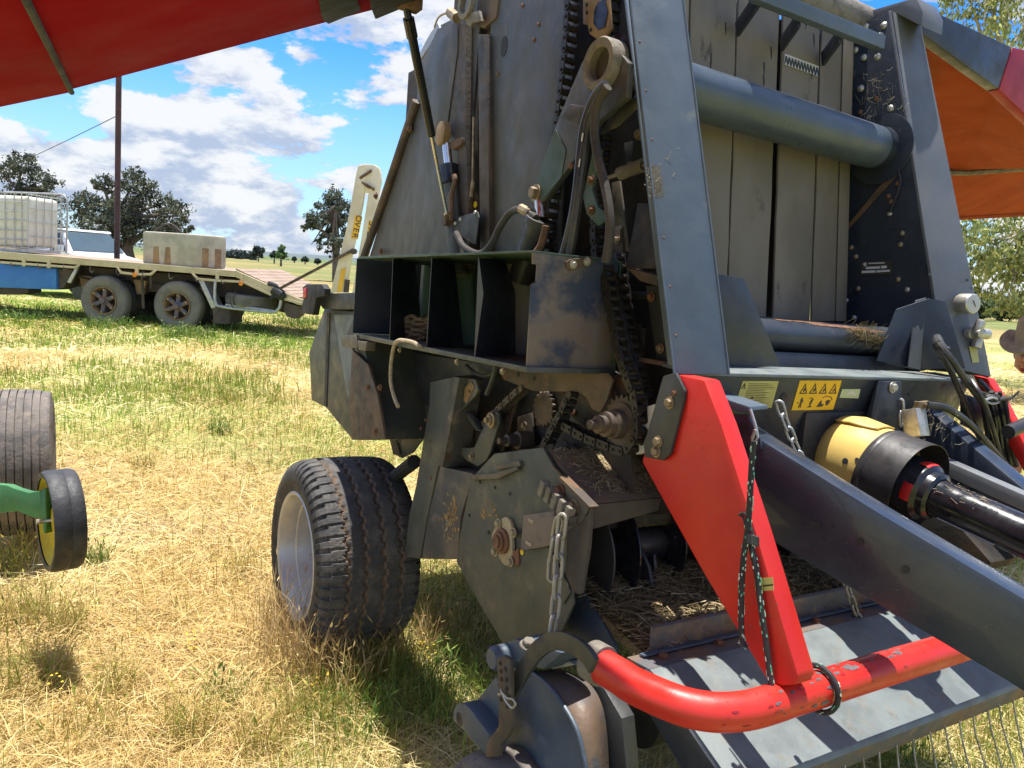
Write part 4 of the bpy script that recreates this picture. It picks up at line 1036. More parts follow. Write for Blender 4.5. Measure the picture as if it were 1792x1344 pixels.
for p in nm.polygons:
    z = (p.center + feet).z
    rel = z - H_
    q = p.center + feet - hc; l_ = q.dot(lat_)
    mi = 0 if rel > -.15 else 1
    if z < .90 and abs(l_) < .2: mi = 2
    if z < .1: mi = 3
    if abs(l_) > .19 and z < .88: mi = 0
    p.material_index = mi
nm.shade_smooth()
def hb(mb, name, mat, smooth=50, bevel=0): return mb.build(name, mat, person, ID, bevel, smooth)
b = MeshB(); b.lathe([(0, -.02), (.055, -.03), (.09, .0), (.092, .10), (.06, .14), (0, .14)], hc + V(0, 0, -.09) - face * .0, V(0, 0, 1), 24); b.lathe([(.0, .03), (.014, .02), (.018, -.01), (.0, -.015)], hc + face * .09 + V(0, 0, -.04), face, 10); hb(b, 'head', 'skin')
for s_ in (1, -1):
    b = MeshB(); b.lathe([(0, .012), (.012, .006), (.012, -.006)], hc + face * .082 + lat_ * .032 * s_ + V(0, 0, -.01), face, 10); hb(b, 'eye', 'label_silver')
    b = MeshB(); b.lathe([(0, .018), (.03, .01), (.034, -.01), (0, -.012)], hc + lat_ * .092 * s_ + V(0, 0, -.03), lat_ * s_, 12); hb(b, 'ear', 'skin')
b = MeshB(); b.lathe([(.0, .004), (.024, .002), (.026, -.004)], hc + face * .085 + V(0, 0, -.085), face, 10); hb(b, 'mouth', 'red_cover_dark')
b = MeshB(); b.lathe([(.094, -.04), (.098, .0), (.098, .06)], hc + V(0, 0, -.02) - face * .006, V(0, 0, 1), 24, caps=False); hb(b, 'hair', 'hair_grey')
hat_up = (V(0, 0, 1) + face * .16 + lat_ * .0).normalized()
hat = MeshB(); ho = hc + V(0, 0, .045) - face * .005
q = hat_up.to_track_quat('Z', 'Y').to_matrix()
fl_, ll_ = (face - hat_up * face.dot(hat_up)).normalized(), hat_up.cross(face).normalized()
rings = []
for r_, h_ in ((.19, .004), (.17, -.008), (.14, -.008), (.118, .0), (.113, .055), (.104, .115), (.08, .135), (.03, .112)):
    ring = []
    for k in range(40):
        a = 2 * math.pi * k / 40
        lift = (.045 * abs(math.sin(a)) ** 1.5 - .035 * abs(math.cos(a))) * max(0, (r_ - .118) / .072)
        sx, sy = (1.0, .86)
        ring.append(hat.bm.verts.new(ho + fl_ * (r_ * sx * math.cos(a)) + ll_ * (r_ * sy * math.sin(a)) + hat_up * (h_ + lift)))
    rings.append(ring)
for r0, r1_ in zip(rings, rings[1:]):
    for k in range(40): hat.bm.faces.new((r0[k], r0[(k + 1) % 40], r1_[(k + 1) % 40], r1_[k]))
hat.bm.faces.new(rings[-1])
ho_ = hb(hat, 'hat', 'hat_felt', 60)
sm_ = ho_.modifiers.new('thick', 'SOLIDIFY'); sm_.thickness = .006; sm_.offset = 0
# ================================================================== THE BALER (built in its own frame: x to the rear, y to the near side, z up)
baler = empty('round_baler', None, 'big dark grey and red round baler with raised side covers filling the right half', 'baler', mw=MB_)
def bb(mb, name, mat, parent=None, bevel=0.0, smooth=35, label=None):
    return mb.build(name, mat, parent or baler, MB_, bevel, smooth, label)
def plate(name, y, px, th, mat, parent=None, bevel=0.0, label=None):
    """sheet cut in the plane y = const, th thick towards the far side"""
    return bb(MeshB().prism(S(y, px), V(0, -th, 0)), name, mat, parent, bevel, label=label)
def fplate(name, x, px, th, mat, parent=None, bevel=0.0, label=None):
    return bb(MeshB().prism(X(x, px), V(th, 0, 0)), name, mat, parent, bevel, label=label)

_b = MeshB(); _b.lathe([(1.45, 0), (1.45, .22), (0.0, .22)], (0, 0, 0), (0, 0, 1), 16)
_b.lathe([(1.0, .22), (1.0, .95), (.82, 1.08), (0, 1.08)], (0, 0, 0), (0, 0, 1), 6)
BOLT = {}
def bolt_mesh(mat):
    if mat not in BOLT:
        b = MeshB()
        b.lathe([(1.45, 0), (1.45, .22), (1.0, .22)], (0, 0, 0), (0, 0, 1), 16)
        b.lathe([(1.0, .2), (1.0, .95), (.8, 1.1), (0, 1.1)], (0, 0, 0), (0, 0, 1), 6)
        BOLT[mat] = proto(b, mat, 30)
    return BOLT[mat]
_b.bm.free()
RIV = {}
def rivet_mesh(mat):
    if mat not in RIV:
        b = MeshB(); b.lathe([(1.0, 0), (.95, .35), (.6, .65), (0, .75)], (0, 0, 0), (0, 0, 1), 14)
        RIV[mat] = proto(b, mat, 60)
    return RIV[mat]
def bolt(p, nrm, r=.009, mat='worn_bolt', parent=None, name='bolt'):
    return inst(name, bolt_mesh(mat), parent or baler, orient(p, nrm, r, random.random() * 2))
def rivet(p, nrm, r=.009, mat='zinc', parent=None):
    return inst('rivet', rivet_mesh(mat), parent or baler, orient(p, nrm, r))
def hole(p, nrm, r, parent, name='hole'):
    b = MeshB(); b.lathe([(r, 0.0), (r, .0012), (0, .0012)], p, nrm, 14)
    return bb(b, name, 'black_rubber', parent)
NY, NX = V(0, 1, 0), V(-1, 0, 0)

# ---- chamber body: everything behind the sheets
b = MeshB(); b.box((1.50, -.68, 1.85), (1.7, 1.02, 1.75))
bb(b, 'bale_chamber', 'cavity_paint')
for yy in (-.17, -1.19):
    pass
b = MeshB()
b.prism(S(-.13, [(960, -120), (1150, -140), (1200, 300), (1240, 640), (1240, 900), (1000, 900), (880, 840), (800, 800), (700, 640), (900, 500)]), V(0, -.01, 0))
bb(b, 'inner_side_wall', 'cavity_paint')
b = MeshB(); b.box((.95, -.70, 1.02), (1.1, 1.05, .16)); b.box((1.9, -.68, .45), (.12, 2.0, .12)); b.box((1.55, -.68, .75), (.5, 1.1, .5))
bb(b, 'axle_frame', 'cavity_paint', bevel=.006)

# ---- tailgate side and front side sheets
tg = plate('rear_side_panel', 0.0, [(640, 470), (729, 177), (733, 108), (764, 47), (802, 28), (815, -30), (850, -60), (838, 60), (820, 300), (815, 650), (720, 660), (655, 620)], .012, 'side_panel_paint', bevel=.003)
tube_pts = S(.012, [(636, 452), (655, 398), (729, 177)])
b = MeshB(); b.tube(tube_pts, .020, 10); bb(b, 'edge_tube', 'rusty_plate', tg)
fold = plate('folded_strip', .035, [(801, 38), (800, 90), (783, 213), (776, 235), (764, 240), (735, 178), (738, 108), (766, 50)], .004, 'side_panel_paint', tg, bevel=.002)
for p in ((659, 343), (668, 440), (718, 225)): bolt(B(*p, y=.012), NY, .012, 'rusty_bolt', tg)
# slide channel between the two side sheets
ch = plate('slide_channel', -.035, [(800, -80), (870, -80), (865, 460), (780, 460), (783, 213)], .01, 'channel_steel')
b = MeshB(); b.prism(S(.03, [(803, 40), (815, 40), (815, 240), (822, 470), (806, 470), (800, 250), (785, 222)]), V(0, -.06, 0)); bb(b, 'guide_rail', 'channel_steel', ch, bevel=.003)
b = MeshB(); b.prism(S(.035, [(836, 60), (852, 60), (857, 470), (840, 470)]), V(0, -.07, 0)); bb(b, 'guide_rail', 'channel_steel', ch, bevel=.003)
b = MeshB(); b.prism(S(.0, [(818, 60), (826, 60), (832, 470), (822, 470)]), V(0, -.02, 0)); bb(b, 'guide_strip', 'green_grey_paint', ch, bevel=.002)
b = MeshB(); b.tube(S(.022, [(829, 205), (827, 330)]), .005, 8); b.tube(S(.022, [(828, 318), (825, 345)]), .009, 8); bb(b, 'slide_pin', 'worn_bolt', ch)
b = MeshB(); b.lathe([(.012, 0), (.012, .004), (0, .004)], B(833, 358, y=.003), NY, 16); bb(b, 'yellow_cap', 'yellow_rim', ch)
fs = plate('front_side_panel', .012, [(858, -90), (1012, -90), (998, 110), (984, 300), (975, 470), (985, 560), (960, 660), (860, 650), (858, 300)], .012, 'side_panel_paint', bevel=.003)
b = MeshB(); b.lathe([(.024, 0), (.024, .0015), (0, .0015)], (0, 0, 0), NY, 20)
bmesh.ops.transform(b.bm, matrix=Matrix.Translation(B(882, 81, y=.0125)) @ Matrix.Diagonal((.9, 1, 1.5, 1)), verts=b.bm.verts)
bb(b, 'inspection_hole', 'black_rubber', fs)
for p in ((943, 43), (935, 70), (915, 10), (872, 130)): rivet(B(*p, y=.0125), NY, .008, 'rusty_bolt', fs)
plate('lower_side_panel', -.02, [(815, 600), (1000, 600), (1090, 660), (1110, 860), (1000, 880), (800, 870)], .01, 'cavity_paint')

# ---- top: hinge bracket, sensor
b = MeshB()
b.lathe([(.035, -.01), (.055, -.01), (.055, .012), (.035, .012), (.035, -.01)], B(817, 8, y=.05), NY, 24, caps=False)
b.prism(S(.05, [(800, 28), (838, 18), (842, 36), (826, 40), (822, 48), (812, 34)]), V(0, -.012, 0))
bb(b, 'hinge_eye', 'dusty_cast', bevel=.002)
b = MeshB(); b.tube(spline(S(.05, [(760, 48), (768, 30), (785, 22), (800, 24)])), .004, 6); b.tube(S(.05, [(788, 22), (800, 32)]), .02, 10); bb(b, 'sensor_lead', 'worn_bolt')
b = MeshB(); b.prism(S(.03, [(752, 60), (766, 40), (770, 52), (735, 105), (733, 95)]), V(0, -.01, 0)); bb(b, 'top_edge_strip', 'galvanised')
b = MeshB(); b.prism(S(.02, [(838, -40), (880, -60), (868, 30), (846, 50), (832, 44)]), V(0, -.05, 0)); bb(b, 'hinge_block', 'rusty_plate', bevel=.004)

# ---- raised near-side cover, seen from below, with its gas strut
def cv(x, y): return V(x, y, 2.466 - .5006 * (y - .501))
cover = MeshB()
cov_n = V(0, .5006, 1).normalized()
e1, e2 = PL(40, -2, cv(.83, .5), cov_n), PL(122, 160, cv(.83, .5), cov_n)
cover.prism([cv(.83, .30), cv(.83, e2.y), e2, e1 + (e1 - e2) * .7, cv(-.75, .30)], cov_n * .03)
near_cover = bb(cover, 'side_cover', 'red_cover', bevel=.006)
c = MeshB(); down = V(.10, .32, -.50) * .9
c.prism([e2 + V(.0, -.004, -.002), e1 + (e1 - e2) * .7 + V(0, -.004, -.002), e1 + (e1 - e2) * .7 + V(-.1, .9, -.34), V(.86, e2.y + .9, e2.z - .395)], cov_n * .03)
bb(c, 'cover_end_panel', 'red_cover', near_cover, bevel=.006)
c = MeshB(); c.tube([e2 + V(0, -.004, -.001), e1 + (e1 - e2) * .7 + V(0, -.004, -.001)], .007, 8); bb(c, 'cover_seam', 'black_rubber', near_cover)
c = MeshB()
for px in ([(556, -8), (622, -8), (630, 12), (572, 36), (562, 28)], [(645, -14), (720, -14), (728, -2), (655, 28), (648, 10)]):
    c.prism([PL(a, q, cv(.83, .5) - cov_n * .004, cov_n) for a, q in px], -cov_n * .010)
bb(c, 'rubber_pad', 'black_rubber', near_cover, bevel=.003)
st0, st1 = B(785, 388, y=.08), cv(.80, .50) - cov_n * .01
gs = MeshB(); mid = st0.lerp(st1, .46)
gs.tube([mid, st1.lerp(mid, .22)], .0145, 14); gs.tube([st1.lerp(mid, .23), st1.lerp(mid, .1)], .018, 10); gs.tube([st1.lerp(mid, .1), st1], .012, 8)
gas = bb(gs, 'gas_strut', 'gloss_black')
gs = MeshB(); gs.tube([st0, mid.lerp(st1, .01)], .0065, 10); bb(gs, 'strut_rod', 'chrome', gas)
gs = MeshB(); gs.lathe([(.018, -.02), (.018, .02)], st0, NY, 12); gs.tube([st0, st0.lerp(mid, .1)], .013, 8); bb(gs, 'strut_end', 'rusty_steel', gas)
gs = MeshB(); gs.box(st1, (.05, .09, .03)); bb(gs, 'strut_end', 'rusty_steel', gas, bevel=.003)
br = plate('strut_bracket', .07, [(793, 382), (835, 370), (838, 380), (832, 428), (826, 426), (790, 402), (783, 396)], .006, 'bracket_black', bevel=.002)
for p in ((806, 384), (797, 391), (832, 372)): rivet(B(*p, y=.0705), NY, .008, 'zinc', br)

# ---- density cylinder on the slide
cy = MeshB(); a0, a1 = B(803, 480, y=.05), B(786, 296, y=.05)
cy.tube([a0, a1], .034, 18); slide_cyl = bb(cy, 'slide_cylinder', 'green_grey_paint')
cy = MeshB(); cy.tube([a1.lerp(a0, .16), a1.lerp(a0, -.02)], .042, 18); bb(cy, 'cylinder_head', 'gloss_black', slide_cyl, bevel=.003)
cy = MeshB(); cy.tube([a1, B(781, 252, y=.05)], .018, 12); bb(cy, 'piston_rod', 'chrome', slide_cyl)
cy = MeshB(); cy.prism(S(.075, [(770, 212), (776, 211), (778, 225), (774, 250), (766, 256), (760, 246), (764, 222)]), V(0, -.03, 0)); bb(cy, 'rod_clevis', 'ochre_plate', slide_cyl, bevel=.004)
cy = MeshB(); cy.prism(S(.045, [(790, 246), (808, 240), (808, 252), (792, 262), (782, 258)]), V(0, -.05, 0)); bb(cy, 'rod_bracket', 'rusty_steel', slide_cyl, bevel=.003)
cy = MeshB(); cy.tube(spline(S(.085, [(795, 306), (796, 318), (790, 345), (790, 385)])), .010, 8); bb(cy, 'cylinder_pipe', 'rusty_steel', slide_cyl)
hose = MeshB(); hose.tube(spline(S(.10, [(798, 408), (812, 432), (838, 444), (858, 430), (876, 395), (896, 370), (920, 369), (938, 382)])), .012, 10)
bb(hose, 'hydraulic_hose', 'dusty_hose')
b = MeshB(); b.tube(S(.10, [(912, 365), (928, 374)]), .016, 8); bb(b, 'hose_fitting', 'worn_bolt')

# ---- front posts
PA, PB = rad(0), .3138
def post_pts(y, xb, zb, sl, zt): return V(xb, y, zb), V(xb + sl * (zt - zb), y, zt)
def up_to(a, c, z): return a + (c - a) * ((z - a.z) / (c.z - a.z))
bl, brr = B(1180, 655, y=.06), B(1275, 655, y=-.105)
tl, trr = up_to(bl, B(1103, 0, y=.06), 2.78), up_to(brr, B(1195, 0, y=-.105), 2.78)
lp = MeshB()
lp.prism([bl, brr, trr, tl], V(.006, 0, .0))
lp.prism([bl + V(.006, 0, .02), tl + V(.006, 0, 0), tl + V(.034, -.006, 0), bl + V(.034, -.006, .02)], V(0, -.006, 0))
lp.prism([brr + V(.006, .006, 0), trr + V(.006, .006, 0), trr + V(.03, .006, 0), brr + V(.03, .006, 0)], V(0, -.006, 0))
left_post = bb(lp, 'front_post', 'post_paint', bevel=.0035)
pn = (tl - bl).cross(brr - bl).normalized()
if pn.x > 0: pn = -pn
def onpost(px, py, off=.001): return PL(px, py, bl + pn * off, pn)
mud = MeshB()
for i in range(2600):
    u, v = random.gauss(0, .42), random.betavariate(1.4, 1.3)
    px, py = 1160 + u * 26 + v * 8, 290 + v * 56
    p = onpost(px, py, .0)
    s = random.uniform(.0016, .0034)
    mud.box(p, (s, s * random.uniform(.8, 2), s * random.uniform(.8, 2)), Matrix.Rotation(random.random() * 3, 3, 'X'))
o = bb(mud, 'mud_nest_patch', 'dusty_cast', left_post); o['kind'] = 'stuff'
b = MeshB()
for k in range(9):
    p = onpost(1140 + random.random() * 50, 275 + random.random() * 40, .002)
    b.tube([p, p + V(-.002, random.uniform(-.03, .03), random.uniform(-.03, .03))], .0006, 4)
o = bb(b, 'cobweb_strands', 'rope_fibre', left_post); o['kind'] = 'stuff'
rivet(onpost(1186, 262), pn, .006, 'post_paint', left_post)

rib, rit = V(.031, -1.22, 1.503), V(.402, -1.22, 2.765)
rob, rot_ = V(-.039, -1.385, 1.474), V(.382, -1.385, 2.745)
rp = MeshB(); rp.prism([rib, rob, rot_, rit], V(.012, 0, 0)); rp.prism([rob + V(.012, .0, 0), rot_ + V(.012, 0, 0), rot_ + V(.3, 0, 0), rob + V(.3, 0, 0)], V(0, .008, 0))
right_post = bb(rp, 'front_post', 'grey_post_paint', bevel=.004)
rpn = (rit - rib).cross(rob - rib).normalized()
if rpn.x > 0: rpn = -rpn
def onrp(px, py, off=.001): return PL(px, py, rib + rpn * off, rpn)
ip = plate('inner_side_plate', -1.222, [(1400, 60), (1498, 46), (1560, 19), (1655, 640), (1560, 660), (1440, 640), (1420, 560)], .01, 'dark_blue_paint', bevel=.003)
for px in [(1497, 88), (1515, 47), (1547, 45), (1541, 63), (1512, 101), (1536, 100), (1507, 155), (1559, 190)]: rivet(B(*px, y=-1.2215), NY, .0135, 'zinc', ip)
for px in [(1534, 173), (1506, 197)]: rivet(B(*px, y=-1.2215), NY, .010, 'rusty_bolt', ip)
for px in [(1556, 298), (1571, 321), (1579, 408), (1576, 428), (1572, 489), (1588, 507), (1555, 343), (1559, 353), (1557, 374), (1490, 433), (1498, 449), (1502, 505), (1481, 526), (1495, 556)]: rivet(B(*px, y=-1.2215), NY, .0095, random.choice(['worn_bolt', 'zinc', 'rusty_bolt']), ip)
b = MeshB(); b.prism(S(-1.215, [(1482, 402), (1482, 395), (1565, 295), (1572, 303)]), V(0, -.006, 0)); bb(b, 'diagonal_strip', 'rusty_steel', ip)
b = MeshB(); b.tube(spline(S(-1.212, [(1572, 298), (1576, 318), (1568, 345), (1557, 372)])), .004, 6); bb(b, 'cable', 'black_rubber', ip)
b = MeshB(); b.prism(S(-1.216, [(1505, 458), (1561, 455), (1560, 480), (1506, 482)]), V(0, -.004, 0)); dp = bb(b, 'data_plate', 'print_black', ip)
for q in ([(1515, 467), (1540, 466), (1540, 470), (1515, 471)], [(1542, 465), (1552, 465), (1552, 469), (1542, 470)], [(1508, 474), (1532, 473), (1532, 477), (1508, 478)], [(1534, 473), (1557, 472), (1557, 475), (1534, 477)], [(1510, 461), (1516, 459), (1516, 465), (1512, 466)], [(1520, 460), (1548, 459), (1548, 461), (1520, 462)]):
    b = MeshB(); b.prism(S(-1.2155, q), V(0, -.0008, 0)); bb(b, 'plate_field', 'label_silver', dp)
b = MeshB(); b.prism(S(-1.25, [(1470, 34), (1585, 0), (1604, -4), (1615, 20), (1613, 46), (1562, 20), (1498, 47), (1494, 40)]), V(0, -.13, 0)); bb(b, 'post_top_plate', 'grey_post_paint', bevel=.004)

# ---- cross tube with its lever and hollow end
t0, t1 = B(1062, 115, y=.075), V(.372, -1.22, 2.265)
td = (t1 - t0).normalized()
ct = MeshB(); ct.lathe([(.076, .13), (.076, (t1 - t0).length)], t0, td, 40); cross = bb(ct, 'cross_tube', 'tube_paint')
ct = MeshB(); ct.lathe([(.078, 0), (.078, .05)], t1 - td * .051, td, 40, caps=False); bb(ct, 'tube_sleeve', 'dark_blue_paint', cross)
ct = MeshB(); ct.lathe([(.128, 0), (.128, .008), (.07, .008)], t1 - td * .010, td, 40); bb(ct, 'tube_flange', 'dark_blue_paint', cross, bevel=.002)
ct = MeshB(); ct.lathe([(.044, 0.10), (.044, -.028), (.050, -.034), (.067, -.034), (.071, -.028), (.071, .02)], t0, td, 36, caps=False); bb(ct, 'hollow_end', 'dusty_cast', cross, smooth=30)
ct = MeshB(); ct.lathe([(.090, .022), (.088, .03), (.088, .07), (.07, .075)], t0, td, 36); bb(ct, 'bearing_drum', 'gloss_black', cross)
ct = MeshB(); ct.lathe([(.05, 0), (.05, .001), (0, .001)], t0 + td * .099, -td, 20); bb(ct, 'tube_plug', 'dusty_cast', cross)
arm = plate('tension_lever', .080, [(1032, 88), (1018, 110), (978, 205), (938, 316), (929, 336), (936, 354), (952, 352), (1008, 275), (1048, 212), (1096, 170), (1100, 110), (1068, 72)], .02, 'arm_paint', bevel=.003)
plate('lever_tip', .0825, [(972, 226), (938, 318), (931, 336), (938, 351), (950, 349), (982, 310), (990, 262)], .004, 'green_paint', arm)
plate('lever_band', .086, [(997, 182), (980, 206), (1012, 216), (1040, 188)], .006, 'channel_steel', arm, bevel=.002)
bolt(B(938, 338, y=.0825), NY, .019, 'worn_bolt', arm)
for p in ((1046, 215), (1000, 290)): rivet(B(*p, y=.0805), NY, .01, 'rusty_bolt', arm)
plate('drum_plate', .02, [(1080, 175), (1110, 170), (1115, 185), (1080, 220), (1050, 235)], .01, 'lever_paint', bevel=.002)
b = MeshB(); c0, c1 = B(910, 490, y=.075), B(946, 382, y=.075)
b.tube([c0, c1], .040, 20); ten = bb(b, 'tension_cylinder', 'black_plastic')
b = MeshB(); b.tube([c1, B(944, 352, y=.075)], .017, 12); bb(b, 'piston_rod', 'chrome', ten)
b = MeshB(); b.tube([c1.lerp(c0, .12), c1], .047, 20); bb(b, 'cylinder_gland', 'bracket_black', ten, bevel=.003)
b = MeshB(); b.tube(spline(S(.12, [(955, 395), (952, 410), (946, 430), (938, 442)])), .011, 8); bb(b, 'cylinder_pipe', 'rusty_bolt', ten)

# ---- hoses out of the tube end
for pts, r, mt in (([(1060, 146), (1042, 168), (1024, 215), (1016, 270), (1010, 330), (1000, 390), (984, 455)], .0135, 'hose_rubber'), ([(1060, 150), (1048, 172), (1030, 215), (1022, 275), (1014, 335), (1006, 395), (996, 455)], .0125, 'hose_rubber'),
                   ([(1064, 152), (1046, 180), (1040, 225), (1046, 275), (1060, 330), (1067, 380), (1066, 420), (1060, 460)], .0125, 'dusty_hose')):
    P_ = S(.13, pts)
    b = MeshB(); b.tube(spline(P_), r, 10); h = bb(b, 'hydraulic_hose', mt)
    if mt == 'hose_rubber' and r > .013:
        for t_ in ((1019, 240), (1014, 285)):
            q = B(*t_, y=.1445); w_ = MeshB(); w_.box(q, (.006, .001, .022), Matrix.Rotation(-.1, 3, 'Y')); bb(w_, 'print_mark', 'label_silver', h)
# ---- roller chains
lk = MeshB()
for sgn in (-1, 1):
    pr = []
    for k in range(12):
        a = 2 * math.pi * k / 12
        cx_ = .5 if math.cos(a) > 0 else -.5
        wv = 0.48 + (.0 if abs(math.cos(a)) > .3 else -.08)
        pr.append(V(cx_ + .40 * math.cos(a), sgn * .42, wv * math.sin(a)))
    lk.prism(pr, V(0, sgn * .12, 0))
for cx_ in (-.5, .5): lk.lathe([(.34, -.42), (.34, .42)], (cx_, 0, 0), (0, 1, 0), 8, caps=False)
lk2 = MeshB()
for sgn in (-1, 1):
    pr = []
    for k in range(12):
        a = 2 * math.pi * k / 12
        cx_ = .5 if math.cos(a) > 0 else -.5
        pr.append(V(cx_ + .40 * math.cos(a), sgn * .58, (.48 if abs(math.cos(a)) > .3 else .40) * math.sin(a)))
    lk2.prism(pr, V(0, sgn * .12, 0))
    for cx_ in (-.5, .5): lk2.lathe([(.15, 0), (.15, .14), (0, .14)], (cx_, sgn * .70, 0), (0, sgn, 0), 8)
bm1, bm2 = lk.bm.copy(), lk2.bm.copy()
LINKS = {}
for mt in ('oily_chain', 'brown_chain'):
    t1_, t2_ = MeshB(), MeshB(); t1_.bm.free(); t2_.bm.free(); t1_.bm, t2_.bm = bm1.copy(), bm2.copy()
    LINKS[mt] = (proto(t1_, mt, 40), proto(t2_, mt, 40))
def roller_chain(path, mat='oily_chain', pitch=.031):
    e = bpy.data.objects.new('drive_chain', None); link(e); e.parent = baler; e.empty_display_size = .05
    MW[e.name] = MW[baler.name].copy()
    P_ = spline(path, 12)
    d = [0.0]
    for a, c in zip(P_, P_[1:]): d.append(d[-1] + (c - a).length)
    def at(s):
        for i in range(1, len(d)):
            if d[i] >= s: return P_[i - 1].lerp(P_[i], (s - d[i - 1]) / max(1e-9, d[i] - d[i - 1]))
        return P_[-1]
    n = int(d[-1] / pitch)
    pts = [at(i * pitch) for i in range(n + 1)]
    for i in range(n):
        a, c = pts[i], pts[i + 1]
        x = (c - a).normalized(); y = V(0, 1, 0); y = (y - x * y.dot(x)).normalized(); z = x.cross(y)
        m = Matrix(((x.x, y.x, z.x, 0), (x.y, y.y, z.y, 0), (x.z, y.z, z.z, 0), (0, 0, 0, 1)))
        m.translation = (a + c) / 2
        inst('chain_link', LINKS[mat][i % 2], e, m @ Matrix.Scale(pitch, 4))
    return e
roller_chain(S(.045, [(1004, -60), (998, 60), (988, 160), (978, 240), (968, 340), (958, 430), (955, 470)]))
roller_chain(S(-.03, [(1078, -60), (1072, 40), (1066, 120), (1060, 230), (1052, 310), (1046, 400), (1050, 460)]))
spc = B(1090, 742, y=.045)
def around(a, r, y=.045): return V(spc.x - r * math.cos(a), y, spc.z + r * math.sin(a))
R_SP = .074
path = S(.045, [(1062, 470), (1072, 530), (1082, 580), (1092, 625), (1106, 668), (1118, 698)]) + [around(a, R_SP) for a in (rad(20), rad(-10), rad(-45), rad(-75))] + S(.045, [(1062, 778), (1030, 766), (998, 748), (970, 735)])
roller_chain(path, 'oily_chain', .030)
roller_chain(S(.06, [(1002, 690), (988, 722), (972, 752), (952, 790)]), 'oily_chain', .027)
roller_chain(S(.05, [(917, 680), (895, 700), (872, 722), (850, 745)]), 'brown_chain', .027)
roller_chain(S(-.01, [(1082, 450), (1092, 530), (1104, 590), (1118, 640), (1132, 690), (1140, 730)]), 'oily_chain', .030)
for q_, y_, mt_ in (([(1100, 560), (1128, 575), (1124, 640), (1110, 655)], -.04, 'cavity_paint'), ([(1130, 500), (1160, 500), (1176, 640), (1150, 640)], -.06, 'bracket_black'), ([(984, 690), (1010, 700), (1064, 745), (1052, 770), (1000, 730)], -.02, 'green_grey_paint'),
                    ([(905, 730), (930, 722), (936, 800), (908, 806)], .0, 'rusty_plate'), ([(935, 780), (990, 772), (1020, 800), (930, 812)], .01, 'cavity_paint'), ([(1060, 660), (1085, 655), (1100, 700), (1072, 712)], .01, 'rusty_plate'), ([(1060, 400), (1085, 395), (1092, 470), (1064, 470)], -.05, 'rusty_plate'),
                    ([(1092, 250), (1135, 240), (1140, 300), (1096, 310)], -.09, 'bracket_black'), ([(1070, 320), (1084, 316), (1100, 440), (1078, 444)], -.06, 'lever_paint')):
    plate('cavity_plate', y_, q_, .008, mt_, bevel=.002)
for p_, y_, r_ in (((1118, 235), -.085, .012), ((1104, 290), -.085, .009), ((1140, 520), -.055, .010), ((1156, 610), -.055, .010), ((1114, 600), -.035, .009), ((918, 745), .001, .010), ((948, 795), .012, .008), ((1003, 722), -.015, .008), ((1076, 690), .012, .009), ((1080, 420), -.045, .009)):
    bolt(B(*p_, y=y_), NY, r_, random.choice(['rusty_bolt', 'worn_bolt']))
# ---- sprocket and hubs
def sprocket(c, r, teeth, th, mat, parent=None):
    b = MeshB(); pts = []
    for k in range(teeth * 4):
        a = 2 * math.pi * k / (teeth * 4)
        rr = r * (1.10, 1.05, .93, 1.0)[k % 4]
        pts.append(V(c.x + rr * math.cos(a), c.y, c.z + rr * math.sin(a)))
    b.prism(pts, V(0, -th, 0))
    return bb(b, 'sprocket', mat, parent, bevel=.001)
sp = sprocket(spc + V(0, .006, 0), R_SP, 22, .012, 'rusty_plate')
b = MeshB(); b.lathe([(.060, 0), (.060, .008), (.040, .010), (.040, .035), (.034, .04), (.034, .06), (.024, .062), (.024, .085), (.013, .088), (.013, .11), (0, .11)], spc + V(0, .004, 0), NY, 26); bb(b, 'sprocket_hub', 'rusty_plate', sp, smooth=30)
sprocket(B(950, 715, y=.0), .055, 18, .012, 'rusty_plate')
b = MeshB(); b.lathe([(.03, -.02), (.03, .03), (.02, .032), (.02, .07), (.011, .072), (.011, .10), (0, .10)], B(918, 770, y=.03), NY, 18); bb(b, 'idler_hub', 'rusty_plate', smooth=30)
# ---- plates in the drive cavity
pl = plate('drive_plate', .06, [(868, 640), (924, 652), (1064, 653), (1072, 664), (1062, 700), (1050, 722), (1036, 716), (1024, 694), (1012, 686), (932, 684), (880, 664)], .008, 'rusty_plate', bevel=.002)
for p in ((875, 654), (906, 655), (934, 662)): hole(B(*p, y=.0612), NY, .009, pl)
plate('drive_backplate', -.03, [(905, 680), (1010, 680), (1060, 730), (1080, 800), (860, 810), (878, 745)], .008, 'rusty_plate')
plate('drive_strip', .02, [(890, 690), (905, 690), (880, 790), (862, 790)], .008, 'rusty_plate', bevel=.001)
for p in ((945, 740), (960, 735)): bolt(B(*p, y=-.028), NY, .012, 'rusty_bolt')
og = plate('ochre_bracket', .01, [(1020, -20), (1064, -20), (1070, 50), (1058, 66), (1044, 68), (1032, 60), (1028, 44), (1020, 42)], .008, 'ochre_plate', bevel=.002)
b = MeshB(); b.prism(S(.014, [(1046, 4), (1058, -2), (1063, 20), (1058, 48), (1046, 52), (1038, 40), (1040, 18)]), V(0, -.003, 0)); bb(b, 'bracket_slot', 'gloss_black', og)
for p in ((1027, 8), (1027, 22), (1034, 52)): hole(B(*p, y=.0112), NY, .006, og)
plate('chain_guide', .03, [(1040, 250), (1052, 262), (1036, 330), (1046, 362), (1060, 372), (1058, 388), (1046, 396), (1026, 374), (1020, 345)], .01, 'green_paint', bevel=.002)
for p in ((1035, 368), (1035, 315)): bolt(B(*p, y=.031), NY, .010, 'rusty_bolt')
plate('cavity_sheet', .0, [(1116, 355), (1150, 358), (1170, 470), (1095, 470)], .006, 'cavity_paint', bevel=.002)
b = MeshB(); s0, s1 = B(1062, 312, y=.02), B(1128, 288, y=-.03)
b.tube([s0, s1], .006, 8)
